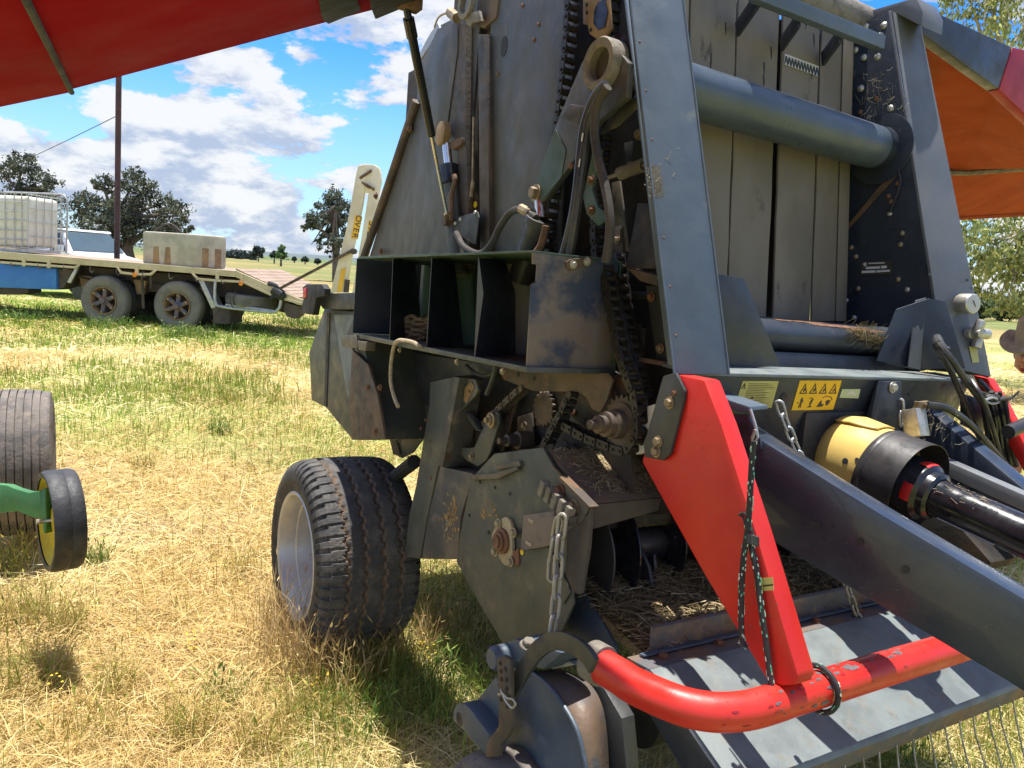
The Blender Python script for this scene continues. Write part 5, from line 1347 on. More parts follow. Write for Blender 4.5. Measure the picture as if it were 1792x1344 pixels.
coil = [s0.lerp(s1, .35 + .65 * i / 150) + V(0, .016 * math.cos(i * .62), .016 * math.sin(i * .62)) for i in range(150)]
b.tube(coil, .0035, 6); bb(b, 'tension_spring', 'dusty_cast')
b = MeshB(); b.bar(B(1078, 622, y=.0), B(1185, 640, y=-.06), .02, .012); bb(b, 'rusty_bar', 'rusty_steel')
plate('rusty_tab', .0, [(1095, 468), (1150, 482), (1150, 500), (1120, 492)], .05, 'rusty_plate', bevel=.002)
for p in ((1112, 455), (1118, 577), (1120, 420)): bolt(B(*p, y=-.125), NY, .012, 'rusty_bolt')
b = MeshB(); b.tube([B(1106, 517, y=-.1), B(1150, 517, y=-.1)], .012, 8); bb(b, 'stub_pin', 'cavity_paint')

# ---- twine box
zc_ = lambda px, py: B(px, py, y=.30)
bt = MeshB(); bt.prism([zc_(627, 449), zc_(932, 438), zc_(932, 442), zc_(627, 453)], V(0, -.30, 0)); tw = bb(bt, 'twine_box', 'green_paint', bevel=.001)
bt = MeshB(); bt.prism([zc_(617, 582), zc_(922, 642), zc_(922, 652), zc_(617, 590)], V(0, -.30, 0)); bb(bt, 'box_floor', 'green_grey_paint', tw, bevel=.002)
bt = MeshB(); q = [zc_(627, 450), zc_(932, 440), zc_(922, 648), zc_(617, 586)]
bt.prism([p + V(0, -.297, 0) for p in q], V(0, -.004, 0)); bb(bt, 'box_back', 'green_paint', tw)
bt = MeshB(); bt.prism([zc_(625, 452), zc_(617, 586), zc_(617, 586) + V(0, -.29, 0), zc_(625, 452) + V(0, -.29, 0)], V(.005, 0, 0)); bb(bt, 'box_end', 'box_paint', tw)
for outer, inner in (([(688, 453), (682, 597)], [(738, 602), (735, 540), (726, 457)]), ([(756, 452), (752, 520), (747, 611)], [(812, 616), (800, 530), (796, 455)]), ([(838, 451), (846, 514), (831, 626)], [(902, 640), (902, 512), (884, 455)])):
    bt = MeshB(); pts = S(.296, outer) + S(.07, inner)
    bt.prism(pts, V(.004, .0, 0)); bb(bt, 'divider', 'box_paint', tw)
bf = fplate('box_front', .305, [(932, 441), (1082, 453), (1081, 476), (1076, 476), (1074, 506), (1079, 508), (1070, 651), (921, 650), (930, 497), (938, 494), (940, 463), (932, 462)], .005, 'box_front_paint', tw, bevel=.001)
bl_ = fplate('box_latch', .298, [(990, 458), (1000, 453), (1036, 450), (1039, 461), (1000, 474), (993, 470)], .006, 'rusty_plate', tw, bevel=.002)
for p in ((1003, 463), (1027, 458)): bolt(B(*p, x=.297), NX, .008, 'zinc', tw)
b = MeshB(); b.lathe([(.013, 0), (.013, .004), (0, .004)], B(683, 466, y=.05), V(-1, .2, 0), 16); bb(b, 'reflector', 'label_silver', tw)
b = MeshB(); b.prism(S(.31, [(597, 588), (622, 586), (624, 610), (598, 606)]), V(0, -.05, 0)); b.prism(S(.312, [(625, 596), (641, 598), (640, 614), (627, 612)]), V(0, -.04, 0)); bb(b, 'box_hinge', 'lever_paint', tw, bevel=.003)
for px in (610, 700, 800, 880): bolt(zc_(px, 586 + (px - 617) * .21 + 9), NY, .007, 'worn_bolt', tw)

# ---- rear quarter: mudguard box, tail lamp, gussets
rq = bb(MeshB().prism(S(.25, [(567, 541), (541, 617), (545, 700), (570, 713), (617, 770), (660, 770), (645, 640), (622, 545)]), V(0, -.25, 0)), 'rear_guard', 'green_grey_paint', bevel=.004)
plate('guard_panel', .256, [(584, 551), (620, 551), (617, 610), (611, 696), (607, 690)], .004, 'guard_paint', rq)
plate('guard_triangle', .268, [(620, 554), (604, 590), (598, 594), (617, 612)], .010, 'lever_paint', rq, bevel=.001)
plate('guard_side', .272, [(616, 612), (644, 638), (660, 690), (674, 769), (617, 768), (611, 700)], .012, 'rusty_plate', rq, bevel=.002)
plate('guard_seam', .254, [(572, 548), (577, 548), (571, 712), (567, 708)], .004, 'cavity_paint', rq)
for p in ((645, 678), (666, 678), (658, 755)): bolt(B(*p, y=.273), NY, .009, 'rusty_bolt', rq)
plate('rear_shelf', .29, [(553, 517), (580, 513), (622, 512), (622, 541), (566, 541), (556, 530)], .22, 'bracket_black', rq, bevel=.004)
lm = plate('lamp_bracket', .34, [(529, 503), (536, 497), (562, 497), (568, 505), (567, 517), (553, 521), (547, 551), (526, 548), (531, 520)], .03, 'black_rubber', rq, bevel=.004)
plate('tail_lamp', .345, [(530, 505), (535, 503), (535, 520), (530, 522)], .03, 'red_lamp', rq, bevel=.003)
plate('gusset', .04, [(644, 604), (752, 711), (752, 668), (800, 658), (868, 655), (868, 640)], .008, 'bracket_black', bevel=.001)
lw = plate('rear_plate', .02, [(648, 618), (752, 712), (745, 760), (722, 792), (703, 802), (690, 795), (684, 770), (668, 700)], .008, 'green_grey_paint', bevel=.002)
for p, r in (((684, 755), .009), ((697, 766), .017), ((667, 678), .009), ((711, 730), .011)): bolt(B(*p, y=.021), NY, r, 'worn_bolt', lw)
plate('plate_edge', .03, [(640, 618), (652, 622), (672, 690), (700, 796), (688, 796), (660, 680)], .012, 'rusty_plate', lw, bevel=.002)
# ---- axle strut
sm = plate('axle_strut', .12, [(753, 669), (796, 659), (785, 735), (767, 815), (748, 900), (735, 978), (708, 974), (716, 900), (728, 850), (751, 712)], .02, 'green_grey_paint', bevel=.002)
bb(MeshB().prism(S(.14, [(796, 659), (804, 661), (790, 735), (774, 818), (767, 815)]), V(0, -.10, 0)), 'strut_web', 'lever_paint', sm, bevel=.002)
plate('strut_ear', .11, [(804, 661), (832, 664), (837, 682), (832, 692), (790, 738)], .012, 'green_grey_paint', sm, bevel=.002)
plate('worn_patch', .1125, [(824, 667), (830, 676), (816, 706), (811, 700), (813, 680)], .002, 'ochre_plate', sm)
hole(B(822, 685, y=.113), NY, .006, sm)
def splotch(y, px, n, mat, parent, smin=2.0, smax=6.0):
    """flaked paint: irregular thin flakes inside a pixel box"""
    x0, y0, x1, y1 = px
    b = MeshB()
    for i in range(n):
        cx_, cy_ = random.triangular(x0, x1), random.triangular(y0, y1); s_ = random.uniform(smin, smax) * random.random() ** .5
        k = random.randint(6, 9); pts = []
        for j in range(k):
            a = 2 * math.pi * j / k; q = s_ * random.uniform(.5, 1.25)
            pts.append((cx_ + q * .7 * math.cos(a), cy_ + q * 1.5 * math.sin(a)))
        b.prism(S(y, pts), V(0, -.0006, 0))
    o = bb(b, 'worn_paint', mat, parent); o['kind'] = 'stuff'
    return o
ab = bb(MeshB().prism(S(.115, [(770, 816), (828, 829), (806, 905), (800, 979), (738, 978), (750, 900)]), V(0, -.10, 0)), 'axle_box', 'lever_paint', bevel=.003)
splotch(.1162, (772, 858, 808, 955), 46, 'ochre_plate', ab, 1.2, 6.5)
splotch(.1162, (764, 870, 800, 960), 26, 'cream_steel', ab, .8, 3)
for p in ((737, 750), (745, 735), (754, 837), (752, 772), (727, 770), (715, 800)): rivet(B(*p, y=.121), NY, .006, 'rusty_bolt', sm)
# ---- idler arm, spring, pipe
ia = plate('idler_arm', .08, [(856, 728), (862, 720), (872, 722), (873, 740), (858, 790), (850, 806), (836, 816), (818, 807), (806, 796), (808, 782), (816, 784), (830, 783), (840, 760)], .01, 'green_grey_paint', bevel=.002)
b = MeshB(); b.lathe([(.028, 0), (.028, .012), (.018, .014), (.018, .02), (.009, .02), (.009, .032), (0, .032)], B(863, 735, y=.08), NY, 20); bb(b, 'idler_roller', 'worn_bolt', ia, smooth=30)
bolt(B(826, 799, y=.081), NY, .010, 'worn_bolt', ia)
b = MeshB(); s0, s1 = B(822, 722, y=.07), B(842, 752, y=.07)
b.tube([s0.lerp(s1, i / 90) + V(.018 * math.cos(i * .6), .018 * math.sin(i * .6), 0) for i in range(91)], .004, 6); bb(b, 'tension_spring', 'bracket_black')
b = MeshB(); b.tube(spline(S(.08, [(868, 640), (862, 665), (852, 690)])), .011, 8); b.tube(spline(S(.08, [(816, 640), (830, 652), (848, 658), (868, 652)])), .008, 8); bb(b, 'pipe', 'bracket_black')
plate('chain_cover', .02, [(770, 740), (800, 720), (860, 760), (880, 800), (870, 830), (800, 830), (770, 812)], .01, 'cavity_paint')

# ---- rotor housing: ledge, octagonal end shield
yL, yR = .14, -.16
A_, B_, C_, D_ = B(958, 786, y=yL), B(1034, 882, y=yL), B(1170, 868, y=yR), B(1122, 786, y=yR)
ld = MeshB(); ld.prism([A_, B_, C_, D_], V(.01, 0, -.006)); ledge = bb(ld, 'housing_top', 'dusty_top', bevel=.001)
E_, F_ = B(1030, 928, y=yL), B(1165, 890, y=yR)
ld = MeshB(); ld.prism([B_ + V(-.001, 0, -.003), E_, F_, C_ + V(-.001, 0, -.003)], V(.01, 0, 0)); bb(ld, 'housing_front', 'ledge_front', ledge, bevel=.001)
ld = MeshB(); ld.box(((A_ + C_) / 2) + V(.2, -.45, -.12), (.35, 1.0, .12)); bb(ld, 'housing_beam', 'cavity_paint', ledge)
sh_main = plate('end_shield', .16, [(799, 983), (806, 930), (825, 837), (865, 794), (950, 783), (970, 819), (1034, 884), (1029, 925), (1000, 1030), (1003, 1056), (985, 1100), (966, 1128), (880, 1128), (872, 1112), (835, 1050)], .008, 'green_grey_paint', bevel=.0015)
plate('shield_flange', .175, [(1029, 900), (1034, 886), (1029, 960), (1016, 1039), (1004, 1036), (990, 1008), (992, 930)], .012, 'ledge_front', sh_main, bevel=.002)
plate('shield_overlap', .167, [(900, 978), (935, 950), (960, 958), (990, 1015), (998, 1036), (985, 1058)], .005, 'green_grey_paint', sh_main, bevel=.001)
for p in ((840, 843), (866, 853), (892, 864), (821, 902), (855, 932)): hole(B(*p, y=.161), NY, .006, sh_main)
splotch(.1612, (836, 876, 872, 912), 26, 'ochre_plate', sh_main, 1, 5)
b = MeshB(); b.prism(S(.175, [(822, 832), (868, 828), (904, 816), (906, 822), (870, 838), (822, 840)]), V(0, -.02, 0)); b.prism(S(.172, [(865, 814), (908, 806), (910, 816), (866, 822)]), V(0, -.012, 0)); bb(b, 'latch_strap', 'lever_paint', sh_main, bevel=.002)
# bearing
bc = B(886, 946, y=.162)
b = MeshB(); pr = [bc + V(.062 * math.cos(a) * (1 + .16 * math.cos(3 * a + .6)), 0, .072 * math.sin(a) * (1 + .12 * math.cos(3 * a + .6))) for a in [2 * math.pi * k / 30 for k in range(30)]]
b.prism(pr, V(0, .012, 0)); bear = bb(b, 'bearing_flange', 'cream_steel', sh_main, bevel=.003)
b = MeshB(); b.lathe([(.040, 0), (.040, .008), (.030, .012), (.030, .02), (.02, .022), (.02, .028), (0, .028)], bc + V(0, .012, 0), NY, 24); bb(b, 'bearing_hub', 'rusty_bolt', sh_main, smooth=30)
for p in ((873, 916), (899, 932), (867, 965), (894, 983)): bolt(B(*p, y=.176), NY, .011, 'cream_steel', sh_main)
b = MeshB(); b.prism(S(.172, [(893, 968), (907, 960), (908, 988), (896, 990)]), V(0, -.008, 0)); bb(b, 'rust_flake', 'rusty_bolt', sh_main)
sb = plate('slotted_plate', .185, [(916, 902), (970, 894), (965, 955), (911, 963)], .006, 'box_front_paint', sh_main, bevel=.001)
for p in ((929, 911), (925, 951)):
    q = B(*p, y=.1862); b = MeshB(); b.box(q, (.030, .0015, .010)); bb(b, 'slot', 'rope_fibre', sh_main)
b = MeshB(); b.lathe([(.009, 0), (.009, .002), (0, .002)], B(914, 966, y=.168), NY, 14); bb(b, 'yellow_dot', 'yellow_rim', sh_main)
# notched rack, angle bracket, chain
rk0, rk1 = B(951, 858, y=.20), B(1000, 908, y=.20)
rd = (rk1 - rk0).normalized(); rn = rd.cross(NY).normalized()
rack = MeshB(); rack.bar(rk0 - V(0, .012, 0), rk1 - V(0, .012, 0), .012, .014, NY); rk = bb(rack, 'notched_rack', 'lever_paint')
for k in range(5):
    p = rk0.lerp(rk1, k / 4.4)
    b = MeshB(); b.box(p + rn * (-.006), (.046, .024, .019), Matrix((rn, NY, rd)).transposed()); bb(b, 'rack_tooth', 'dusty_cast', rk, bevel=.002)
ag = plate('rack_bracket', .178, [(974, 838), (980, 838), (1030, 890), (1018, 912), (1004, 922), (990, 905), (1000, 890)], .008, 'lever_paint', sh_main, bevel=.002)
b = MeshB(); b.prism(S(.20, [(975, 836), (979, 834), (1032, 887), (1029, 891)]), V(0, -.03, 0)); bb(b, 'bracket_lip', 'rusty_plate', ag)
bolt(B(981, 860, y=.179), NY, .015, 'rusty_bolt', ag); bolt(B(1005, 886, y=.179), NY, .014, 'worn_bolt', ag)
b = MeshB(); b.lathe([(.010, 0), (.018, 0), (.018, .02), (.010, .02), (.010, 0)], B(1002, 908, y=.185), NY, 18, caps=False); bb(b, 'rack_eye', 'lever_paint', rk)
ov = MeshB()
oval = [V(.5 * math.sin(a) * 1.0 * (1.0) + 0, 0, 0) for a in ()]
op = []
for k in range(24):
    a = 2 * math.pi * k / 24
    op.append(V(.26 * math.cos(a), 0, (.42 if math.sin(a) > 0 else -.42) * (1 if abs(math.sin(a)) > 1e-6 else 0) + .26 * math.sin(a)))
ov.tube(op, .115, 8, closed=True)
_bmov = ov.bm
OV = {}
def oval_mesh(mat):
    if mat not in OV:
        t = MeshB(); t.bm.free(); t.bm = _bmov.copy(); OV[mat] = proto(t, mat, 60)
    return OV[mat]
def link_chain(name, pts, size, mats, y0=0, parent=None):
    """links of a lifting chain, every other one turned a quarter"""
    e = bpy.data.objects.new(name, None); link(e); e.parent = parent or baler; e.empty_display_size = .05
    Q_ = spline(pts, 10); D_ = [0.0]
    for a, c in zip(Q_, Q_[1:]): D_.append(D_[-1] + (c - a).length)
    n_ = max(2, round(D_[-1] / size)); P_ = []
    for i in range(n_ + 1):
        s_ = D_[-1] * i / n_; k = max(1, next((j for j, d in enumerate(D_) if d >= s_ - 1e-9), len(D_) - 1))
        P_.append(Q_[k - 1].lerp(Q_[k], (s_ - D_[k - 1]) / max(1e-9, D_[k] - D_[k - 1])))
    for i in range(len(P_) - 1):
        a, c = P_[i], P_[i + 1]
        z = (a - c).normalized(); y = V(-.35, 1, 0) if i % 2 == 0 else V(1, .25, 0)
        y = (y - z * y.dot(z)).normalized(); x = y.cross(z)
        m = Matrix(((x.x, y.x, z.x, 0), (x.y, y.y, z.y, 0), (x.z, y.z, z.z, 0), (0, 0, 0, 1)))
        m.translation = (a + c) / 2
        inst('chain_link', oval_mesh(mats[i % len(mats)]), e, m @ Matrix.Scale((a - c).length * .86, 4))
    return e
link_chain('lift_chain', S(.215, [(985, 903), (979, 960), (975, 1030), (971, 1075), (966, 1112)]), .054, ['dull_chain_steel', 'dull_chain_steel', 'dull_chain_steel', 'dull_chain_steel', 'dull_chain_steel', 'dull_chain_steel', 'rusty_bolt'])
link_chain('lift_chain', S(.200, [(980, 908), (969, 965), (966, 1015)]), .054, ['dull_chain_steel'])

# ---- pickup inner side plate, rotor discs, tines
plate('pickup_side_plate', .06, [(1000, 1000), (1018, 1030), (1080, 1134), (1078, 1170), (1000, 1150), (930, 1120), (950, 1020)], .008, 'blue_grey_paint', bevel=.002)
rc = B(1010, 965, y=.02)
for k, (yy, rr) in enumerate(((.02, .175), (-.085, .185), (-.30, .15), (-.55, .15), (-.80, .15), (-1.05, .15))):
    b = MeshB(); b.lathe([(.03, 0), (rr, 0), (rr + .002, .003), (rr, .006), (.03, .006)], V(rc.x + (0 if k < 1 else .02), yy, rc.z), V(0, -1, 0), 40); bb(b, 'rotor_disc', 'gloss_black' if k else 'black_plastic')
b = MeshB(); b.lathe([(.05, 0), (.05, 1.2)], V(rc.x, .0, rc.z), V(0, -1, 0), 20); bb(b, 'rotor_shaft', 'black_plastic')
for k in range(18):
    y0 = -.15 - k * .066; a = .35 + (k % 4) * .55
    b = MeshB(); c = V(rc.x, y0, rc.z)
    pts = []
    for t, w_ in ((.05, .06), (.12, .055), (.20, .038), (.25, .010)):
        ang = -a - t * 2.2
        pts.append((c + V(-t * math.cos(ang), 0, t * math.sin(ang)), w_, ang))
    poly = [p + V(math.sin(an) * w_, 0, math.cos(an) * w_) for p, w_, an in pts] + [p - V(math.sin(an) * w_, 0, math.cos(an) * w_) for p, w_, an in reversed(pts)]
    b.prism(poly, V(0, -.012, 0)); bb(b, 'rotor_tine', 'black_plastic', bevel=.002)
# straw bed in the pickup throat
b = MeshB(); b.prism([V(-.02, .05, .715), V(.45, .05, .80), V(.45, -1.38, .80), V(-.02, -1.38, .715)], V(0, 0, -.03)); bb(b, 'pickup_floor', 'soil_straw')
n = 17000
u, v = rng.random(n), rng.random(n)
bx_, by_ = -.01 + .42 * u, .05 - 1.42 * v
bz_ = .72 + .19 * (bx_ + .01) + rng.random(n) * .045
ln, th_, wd = rng.uniform(.03, .12, n), rng.random(n) * 6.28, rng.uniform(.0007, .0016, n)
dz = rng.normal(0, .22, n)
d = np.stack([np.cos(th_), np.sin(th_), dz], 1) * ln[:, None] / 2
w_ = np.stack([-np.sin(th_), np.cos(th_), rng.normal(0, .5, n)], 1) * wd[:, None]
c = np.stack([bx_, by_, bz_], 1)
vs = np.stack([c - d - w_, c - d + w_, c + d + w_, c + d - w_], 1).reshape(-1, 3)
idx = np.arange(n)[:, None] * 4
tr = np.concatenate([idx + [0, 1, 2], idx + [0, 2, 3]], 0)
base = np.array([(.34, .255, .13), (.24, .18, .09), (.44, .35, .19), (.15, .105, .05)])[rng.integers(0, 4, n)] * rng.uniform(.7, 1.2, (n, 1))
o = tri_mesh('straw_bed', vs, tr, np.repeat(base, 4, 0), 'straw_strand', baler); o['kind'] = 'stuff'
# chaff scattered on the housing top and lower roller
def scatter_straw(name, pts_fn, n, lmin, lmax, cols, parent):
    C_, D_2, W_, K = [], [], [], []
    for i in range(n):
        p, nx_, ny_ = pts_fn()
        a = random.random() * 6.28; l = random.uniform(lmin, lmax)
        t = (nx_ * math.cos(a) + ny_ * math.sin(a)); s_ = (ny_ * math.cos(a) - nx_ * math.sin(a))
        nn = nx_.cross(ny_).normalized() * random.uniform(.0, .25)
        C_.append(p); D_2.append((t + nn) * l / 2); W_.append(s_ * random.uniform(.0008, .002)); K.append(Vector(random.choice(cols)) * random.uniform(.7, 1.2))
    C_, D_2, W_, K = map(lambda q: np.array([list(x) for x in q]), (C_, D_2, W_, K))
    vs = np.stack([C_ - D_2 - W_, C_ - D_2 + W_, C_ + D_2 + W_, C_ + D_2 - W_], 1).reshape(-1, 3)
    idx = np.arange(n)[:, None] * 4
    o = tri_mesh(name, vs, np.concatenate([idx + [0, 1, 2], idx + [0, 2, 3]], 0), np.repeat(K, 4, 0), 'straw_strand', parent); o['kind'] = 'stuff'
    return o
STR = [(.36, .27, .14), (.25, .18, .09), (.44, .35, .2)]
ex, ey = (B_ - A_).normalized(), (D_ - A_).normalized()
def led():
    s, t = random.betavariate(1.2, 2.2), random.betavariate(2.2, 1.2)
    return A_.lerp(B_, s).lerp(D_.lerp(C_, s), t) + V(0, 0, .004), ex, ey
scatter_straw('chaff', led, 900, .006, .04, STR, ledge)

# ---- windguard, band, angle bar
yA, yB = .13, -1.46
def lat(name, prof, mat, y0=yA, y1=yB, parent=None, bevel=.002):
    b = MeshB(); b.prism([V(x, y0, z) for x, z in prof], V(0, y1 - y0, 0)); return bb(b, name, mat, parent, bevel)
wg = lat('wind_guard', [(-.408, .600), (-.400, .612), (-.135, .736), (-.105, .742), (-.105, .734), (-.135, .726), (-.40, .602)], 'guard_paint')
lat('guard_skirt', [(-.406, .604), (-.398, .604), (-.375, .54), (-.383, .54)], 'guard_dirty', parent=wg)
lat('guard_band', [(-.104, .742), (-.02, .735), (-.02, .725), (-.104, .732)], 'guard_dirty', parent=wg)
lat('angle_bar', [(-.018, .726), (-.030, .726), (-.026, .800), (-.014, .804)], 'guard_dirty', y0=.055, parent=wg)
lat('angle_foot', [(-.031, .738), (-.052, .742), (-.052, .748), (-.031, .744)], 'blue_grey_paint', y0=.10, parent=wg)
b = MeshB(); b.prism([V(-.41, yA + .012, .60), V(-.135, yA + .012, .738), V(-.10, yA + .012, .742), V(-.10, yA + .012, .66), V(-.35, yA + .012, .52)], V(0, -.010, 0)); bb(b, 'guard_end', 'dark_blue_paint', wg, bevel=.001)
for k in range(7):
    yy = .05 - .2 * k
    bolt(V(-.066, yy, .740), V(0, 0, 1), .011, 'rusty_bolt', wg)
link_chain('guard_chain', X(-.09, [(1478, 1008), (1484, 1030), (1490, 1050), (1497, 1068), (1506, 1090)]), .04, ['dull_chain_steel'])
b = MeshB(); b.lathe([(.014, -.015), (.014, .015)], B(1506, 1094, x=-.095), NX, 14); b.prism(X(-.09, [(1508, 1088), (1518, 1086), (1521, 1140), (1515, 1135)]), V(.01, 0, 0)); bb(b, 'chain_lug', 'zinc', wg, bevel=.002)
pk = MeshB(); pk.lathe([(.10, 0), (.10, 1.5)], V(.02, .05, .56), V(0, -1, 0), 20); bb(pk, 'pickup_reel', 'cavity_paint')
for k in range(21):
    yy = .02 - k * .072
    b = MeshB(); b.tube([V(-.372, yy, .60), V(-.40, yy + random.uniform(-.01, .01), .50), V(-.46, yy + random.uniform(-.02, .02), .36)], .0024, 5); bb(b, 'pickup_tine', 'dull_chain_steel')

# ---- left pickup hub: shield, rim, flat arch, perforated strap, arm, small wheel
hub = plate('pickup_hub_shield', .29, [(905, 1150), (930, 1172), (958, 1196), (988, 1235), (1010, 1276), (1021, 1318), (1027, 1350), (1030, 1430), (850, 1440), (842, 1300), (850, 1210)], .01, 'blue_grey_paint', bevel=.003)
rim_o = spline(S(.20, [(976, 1168), (1008, 1182), (1035, 1200), (1053, 1232), (1062, 1278), (1066, 1344), (1068, 1430)]), 5)
rim_i = spline(S(.297, [(930, 1176), (958, 1198), (988, 1237), (1010, 1278), (1021, 1320), (1026, 1350), (1030, 1430)]), 5)
b = MeshB(); ra = [b.bm.verts.new(p) for p in rim_i]; rb_ = [b.bm.verts.new(p) for p in rim_o]
for i in range(len(ra) - 1): b.bm.faces.new((ra[i], ra[i + 1], rb_[i + 1], rb_[i]))
hr = bb(b, 'hub_rim', 'hub_rim_paint', hub, smooth=70); sm3 = hr.modifiers.new('thick', 'SOLIDIFY'); sm3.thickness = .008; sm3.offset = -1
b = MeshB(); b.tube(rim_i, .006, 8); bb(b, 'rim_bead', 'blue_grey_paint', hub)
plate('hub_side', .19, [(1030, 1188), (1058, 1206), (1088, 1257), (1096, 1344), (1097, 1440), (1040, 1440), (1050, 1300)], .04, 'bracket_black', hub, bevel=.002)
b = MeshB(); b.prism(S(.31, [(866, 1135), (900, 1118), (932, 1128), (985, 1142), (950, 1172), (905, 1160)]), V(0, -.10, 0)); bb(b, 'hub_top_block', 'blue_grey_paint', hub, bevel=.008)
b = MeshB(); b.lathe([(.030, -.05), (.034, -.04), (.034, .02), (.026, .03), (0, .03)], B(876, 1150, y=.33), NY, 20); bb(b, 'hub_boss', 'blue_grey_paint', hub, smooth=40)
bolt(B(925, 1130, y=.31), V(-.2, .1, 1), .017, 'dusty_cast', hub)
b = MeshB(); b.prism(S(.25, [(962, 1152), (998, 1158), (1004, 1164), (965, 1172)]), V(0, -.03, 0)); bb(b, 'hub_clip', 'galvanised', hub, bevel=.002)
arch_px = [(1040, 1166), (1024, 1143), (1000, 1127), (972, 1121), (948, 1132), (930, 1152), (913, 1180), (897, 1210), (893, 1232)]
ap = spline(S(.40, arch_px), 5)
b = MeshB(); prev = None; hw = .021
rings = []
for i, p in enumerate(ap):
    t = (ap[min(i + 1, len(ap) - 1)] - ap[max(i - 1, 0)]).normalized(); nrm_ = t.cross(NY).normalized()
    rings.append([b.bm.verts.new(p + nrm_ * a * hw + NY * c) for a, c in ((-1, -.006), (1, -.006), (1, .006), (-1, .006))])
for r0, r1_ in zip(rings, rings[1:]):
    for j in range(4): b.bm.faces.new((r0[j], r0[(j + 1) % 4], r1_[(j + 1) % 4], r1_[j]))
b.bm.faces.new(rings[0]); b.bm.faces.new(rings[-1][::-1])
bb(b, 'bent_arm', 'bracket_black', bevel=.002)
ps = plate('perforated_strap', .43, [(869, 1152), (880, 1147), (892, 1154), (894, 1235), (896, 1272), (888, 1290), (876, 1302), (872, 1324), (850, 1326), (850, 1304), (858, 1290), (872, 1272), (873, 1240)], .012, 'rusty_plate', bevel=.002)
for p in ((875, 1161), (884, 1171), (876, 1175), (877, 1189), (886, 1190), (887, 1206), (876, 1224), (887, 1236)): hole(B(*p, y=.4312), NY, .0055, ps)
b = MeshB(); b.tube(spline(S(.440, [(872, 1216), (880, 1214), (888, 1222), (897, 1224), (902, 1232), (897, 1239), (890, 1233), (884, 1224), (876, 1206)])), .0028, 6); bb(b, 'spring_clip', 'zinc', ps)
b = MeshB(); b.prism(S(.36, [(832, 1228), (868, 1184), (874, 1200), (875, 1268), (852, 1280)]), V(0, -.015, 0)); bb(b, 'hub_wing', 'blue_grey_paint', hub, bevel=.002)
b = MeshB(); b.prism(S(.41, [(792, 1246), (798, 1232), (812, 1231), (822, 1240), (856, 1286), (852, 1325), (806, 1275), (792, 1262)]), V(0, -.06, 0)); bb(b, 'wheel_arm', 'blue_grey_paint', hub, bevel=.008)
b = MeshB(); b.lathe([(.02, 0), (.02, .05)], B(832, 1252, y=.36), NY, 14); bb(b, 'arm_pivot', 'rusty_plate', hub)
wc = B(900, 1330, y=.35) + V(.02, 0, -.205)
b = MeshB(); prof = [(.11, -.06), (.15, -.082), (.175, -.085), (.193, -.065), (.2, -.03), (.202, 0), (.2, .03), (.193, .065), (.175, .085), (.15, .082), (.11, .06)]
b.lathe(prof, wc, NY, 40); pw = bb(b, 'pickup_wheel', 'ribbed_tyre')
b = MeshB(); b.lathe([(.03, -.07), (.03, .03), (.10, .025), (.112, .05)], wc, NY, 24); bb(b, 'wheel_disc', 'blue_grey_paint', pw)

# ---- red strut and red bumper tube
zt = .80
tp = [V(-.418, -1.30, zt), V(-.418, -.75, zt), V(-.418, -.3, zt), V(-.419, -.03, zt), B(1300, 1244, z=zt), B(1210, 1240, z=zt), B(1120, 1205, z=zt), B(1085, 1184, z=zt), B(1050, 1163, z=zt)]
tpath = spline(tp, 8)
b = MeshB(); b.tube(tpath, .0395, 22); rtube = bb(b, 'bumper_tube', 'red_tube_paint', smooth=60)
def tube_scuff(name, mat, k0, k1, a0, a1, n, smax):
    """rubbed-off paint: irregular flakes hugging the tube"""
    b = MeshB()
    for i in range(n):
        k = random.uniform(k0, k1); ki = int(k); c = tpath[ki].lerp(tpath[ki + 1], k - ki); t = (tpath[ki + 1] - tpath[ki]).normalized()
        ux = V(0, 0, 1); ux = (ux - t * ux.dot(t)).normalized(); uy = t.cross(ux)
        a = random.uniform(a0, a1); L_ = smax * random.uniform(.2, 1) ** 1.5; H_ = L_ * random.uniform(.2, .5) / .04
        m = 9; pts = []
        for j in range(m):
            w = 2 * math.pi * j / m; q = random.uniform(.55, 1.2)
            aa = a + H_ * q * math.sin(w); pts.append(c + t * (L_ * q * math.cos(w)) + (ux * math.cos(aa) + uy * math.sin(aa)) * .0401)
        cc = c + (ux * math.cos(a) + uy * math.sin(a)) * .0401
        vs = [b.bm.verts.new(p) for p in pts]; vc = b.bm.verts.new(cc)
        for j in range(m): b.bm.faces.new((vs[j], vs[(j + 1) % m], vc))
    o = bb(b, name, mat, rtube); o['kind'] = 'stuff'
tsg = 1 if (tpath[1] - tpath[0]).y > 0 else -1
km = min(range(len(tpath)), key=lambda i: (tpath[i] - B(1420, 1210, z=zt)).length)
tube_scuff('rubbed_paint', 'scuff_grey', km - 2.2, km + 1.6, -1.9, 1.2, 26, .022)
tube_scuff('rubbed_paint', 'scuff_grey', km - 9, km - 1.5, -.4, .9, 24, .02)
tube_scuff('rubbed_paint', 'red_cover_dark', km - 10, km + 14, -1.9, 1.6, 50, .014)
tube_scuff('rubbed_paint', 'scuff_grey', km + 2, km + 6, -1.6, -.2, 12, .010)
e_d = (tp[-1] - tp[-2]).normalized()
b = MeshB(); b.lathe([(.047, -.012), (.047, .028), (.03, .032)], tp[-1], e_d, 26); bb(b, 'tube_collar', 'dusty_cast', rtube, bevel=.002)
strut_poly = [(1186, 655), (1232, 664), (1262, 742), (1322, 930), (1397, 1184), (1392, 1199), (1352, 1203), (1338, 1186), (1226, 996), (1122, 808), (1150, 720)]
b = MeshB(); b.prism(S(.06, strut_poly), V(0, -.056, 0)); strut = bb(b, 'red_strut', 'red_paint', bevel=.009)
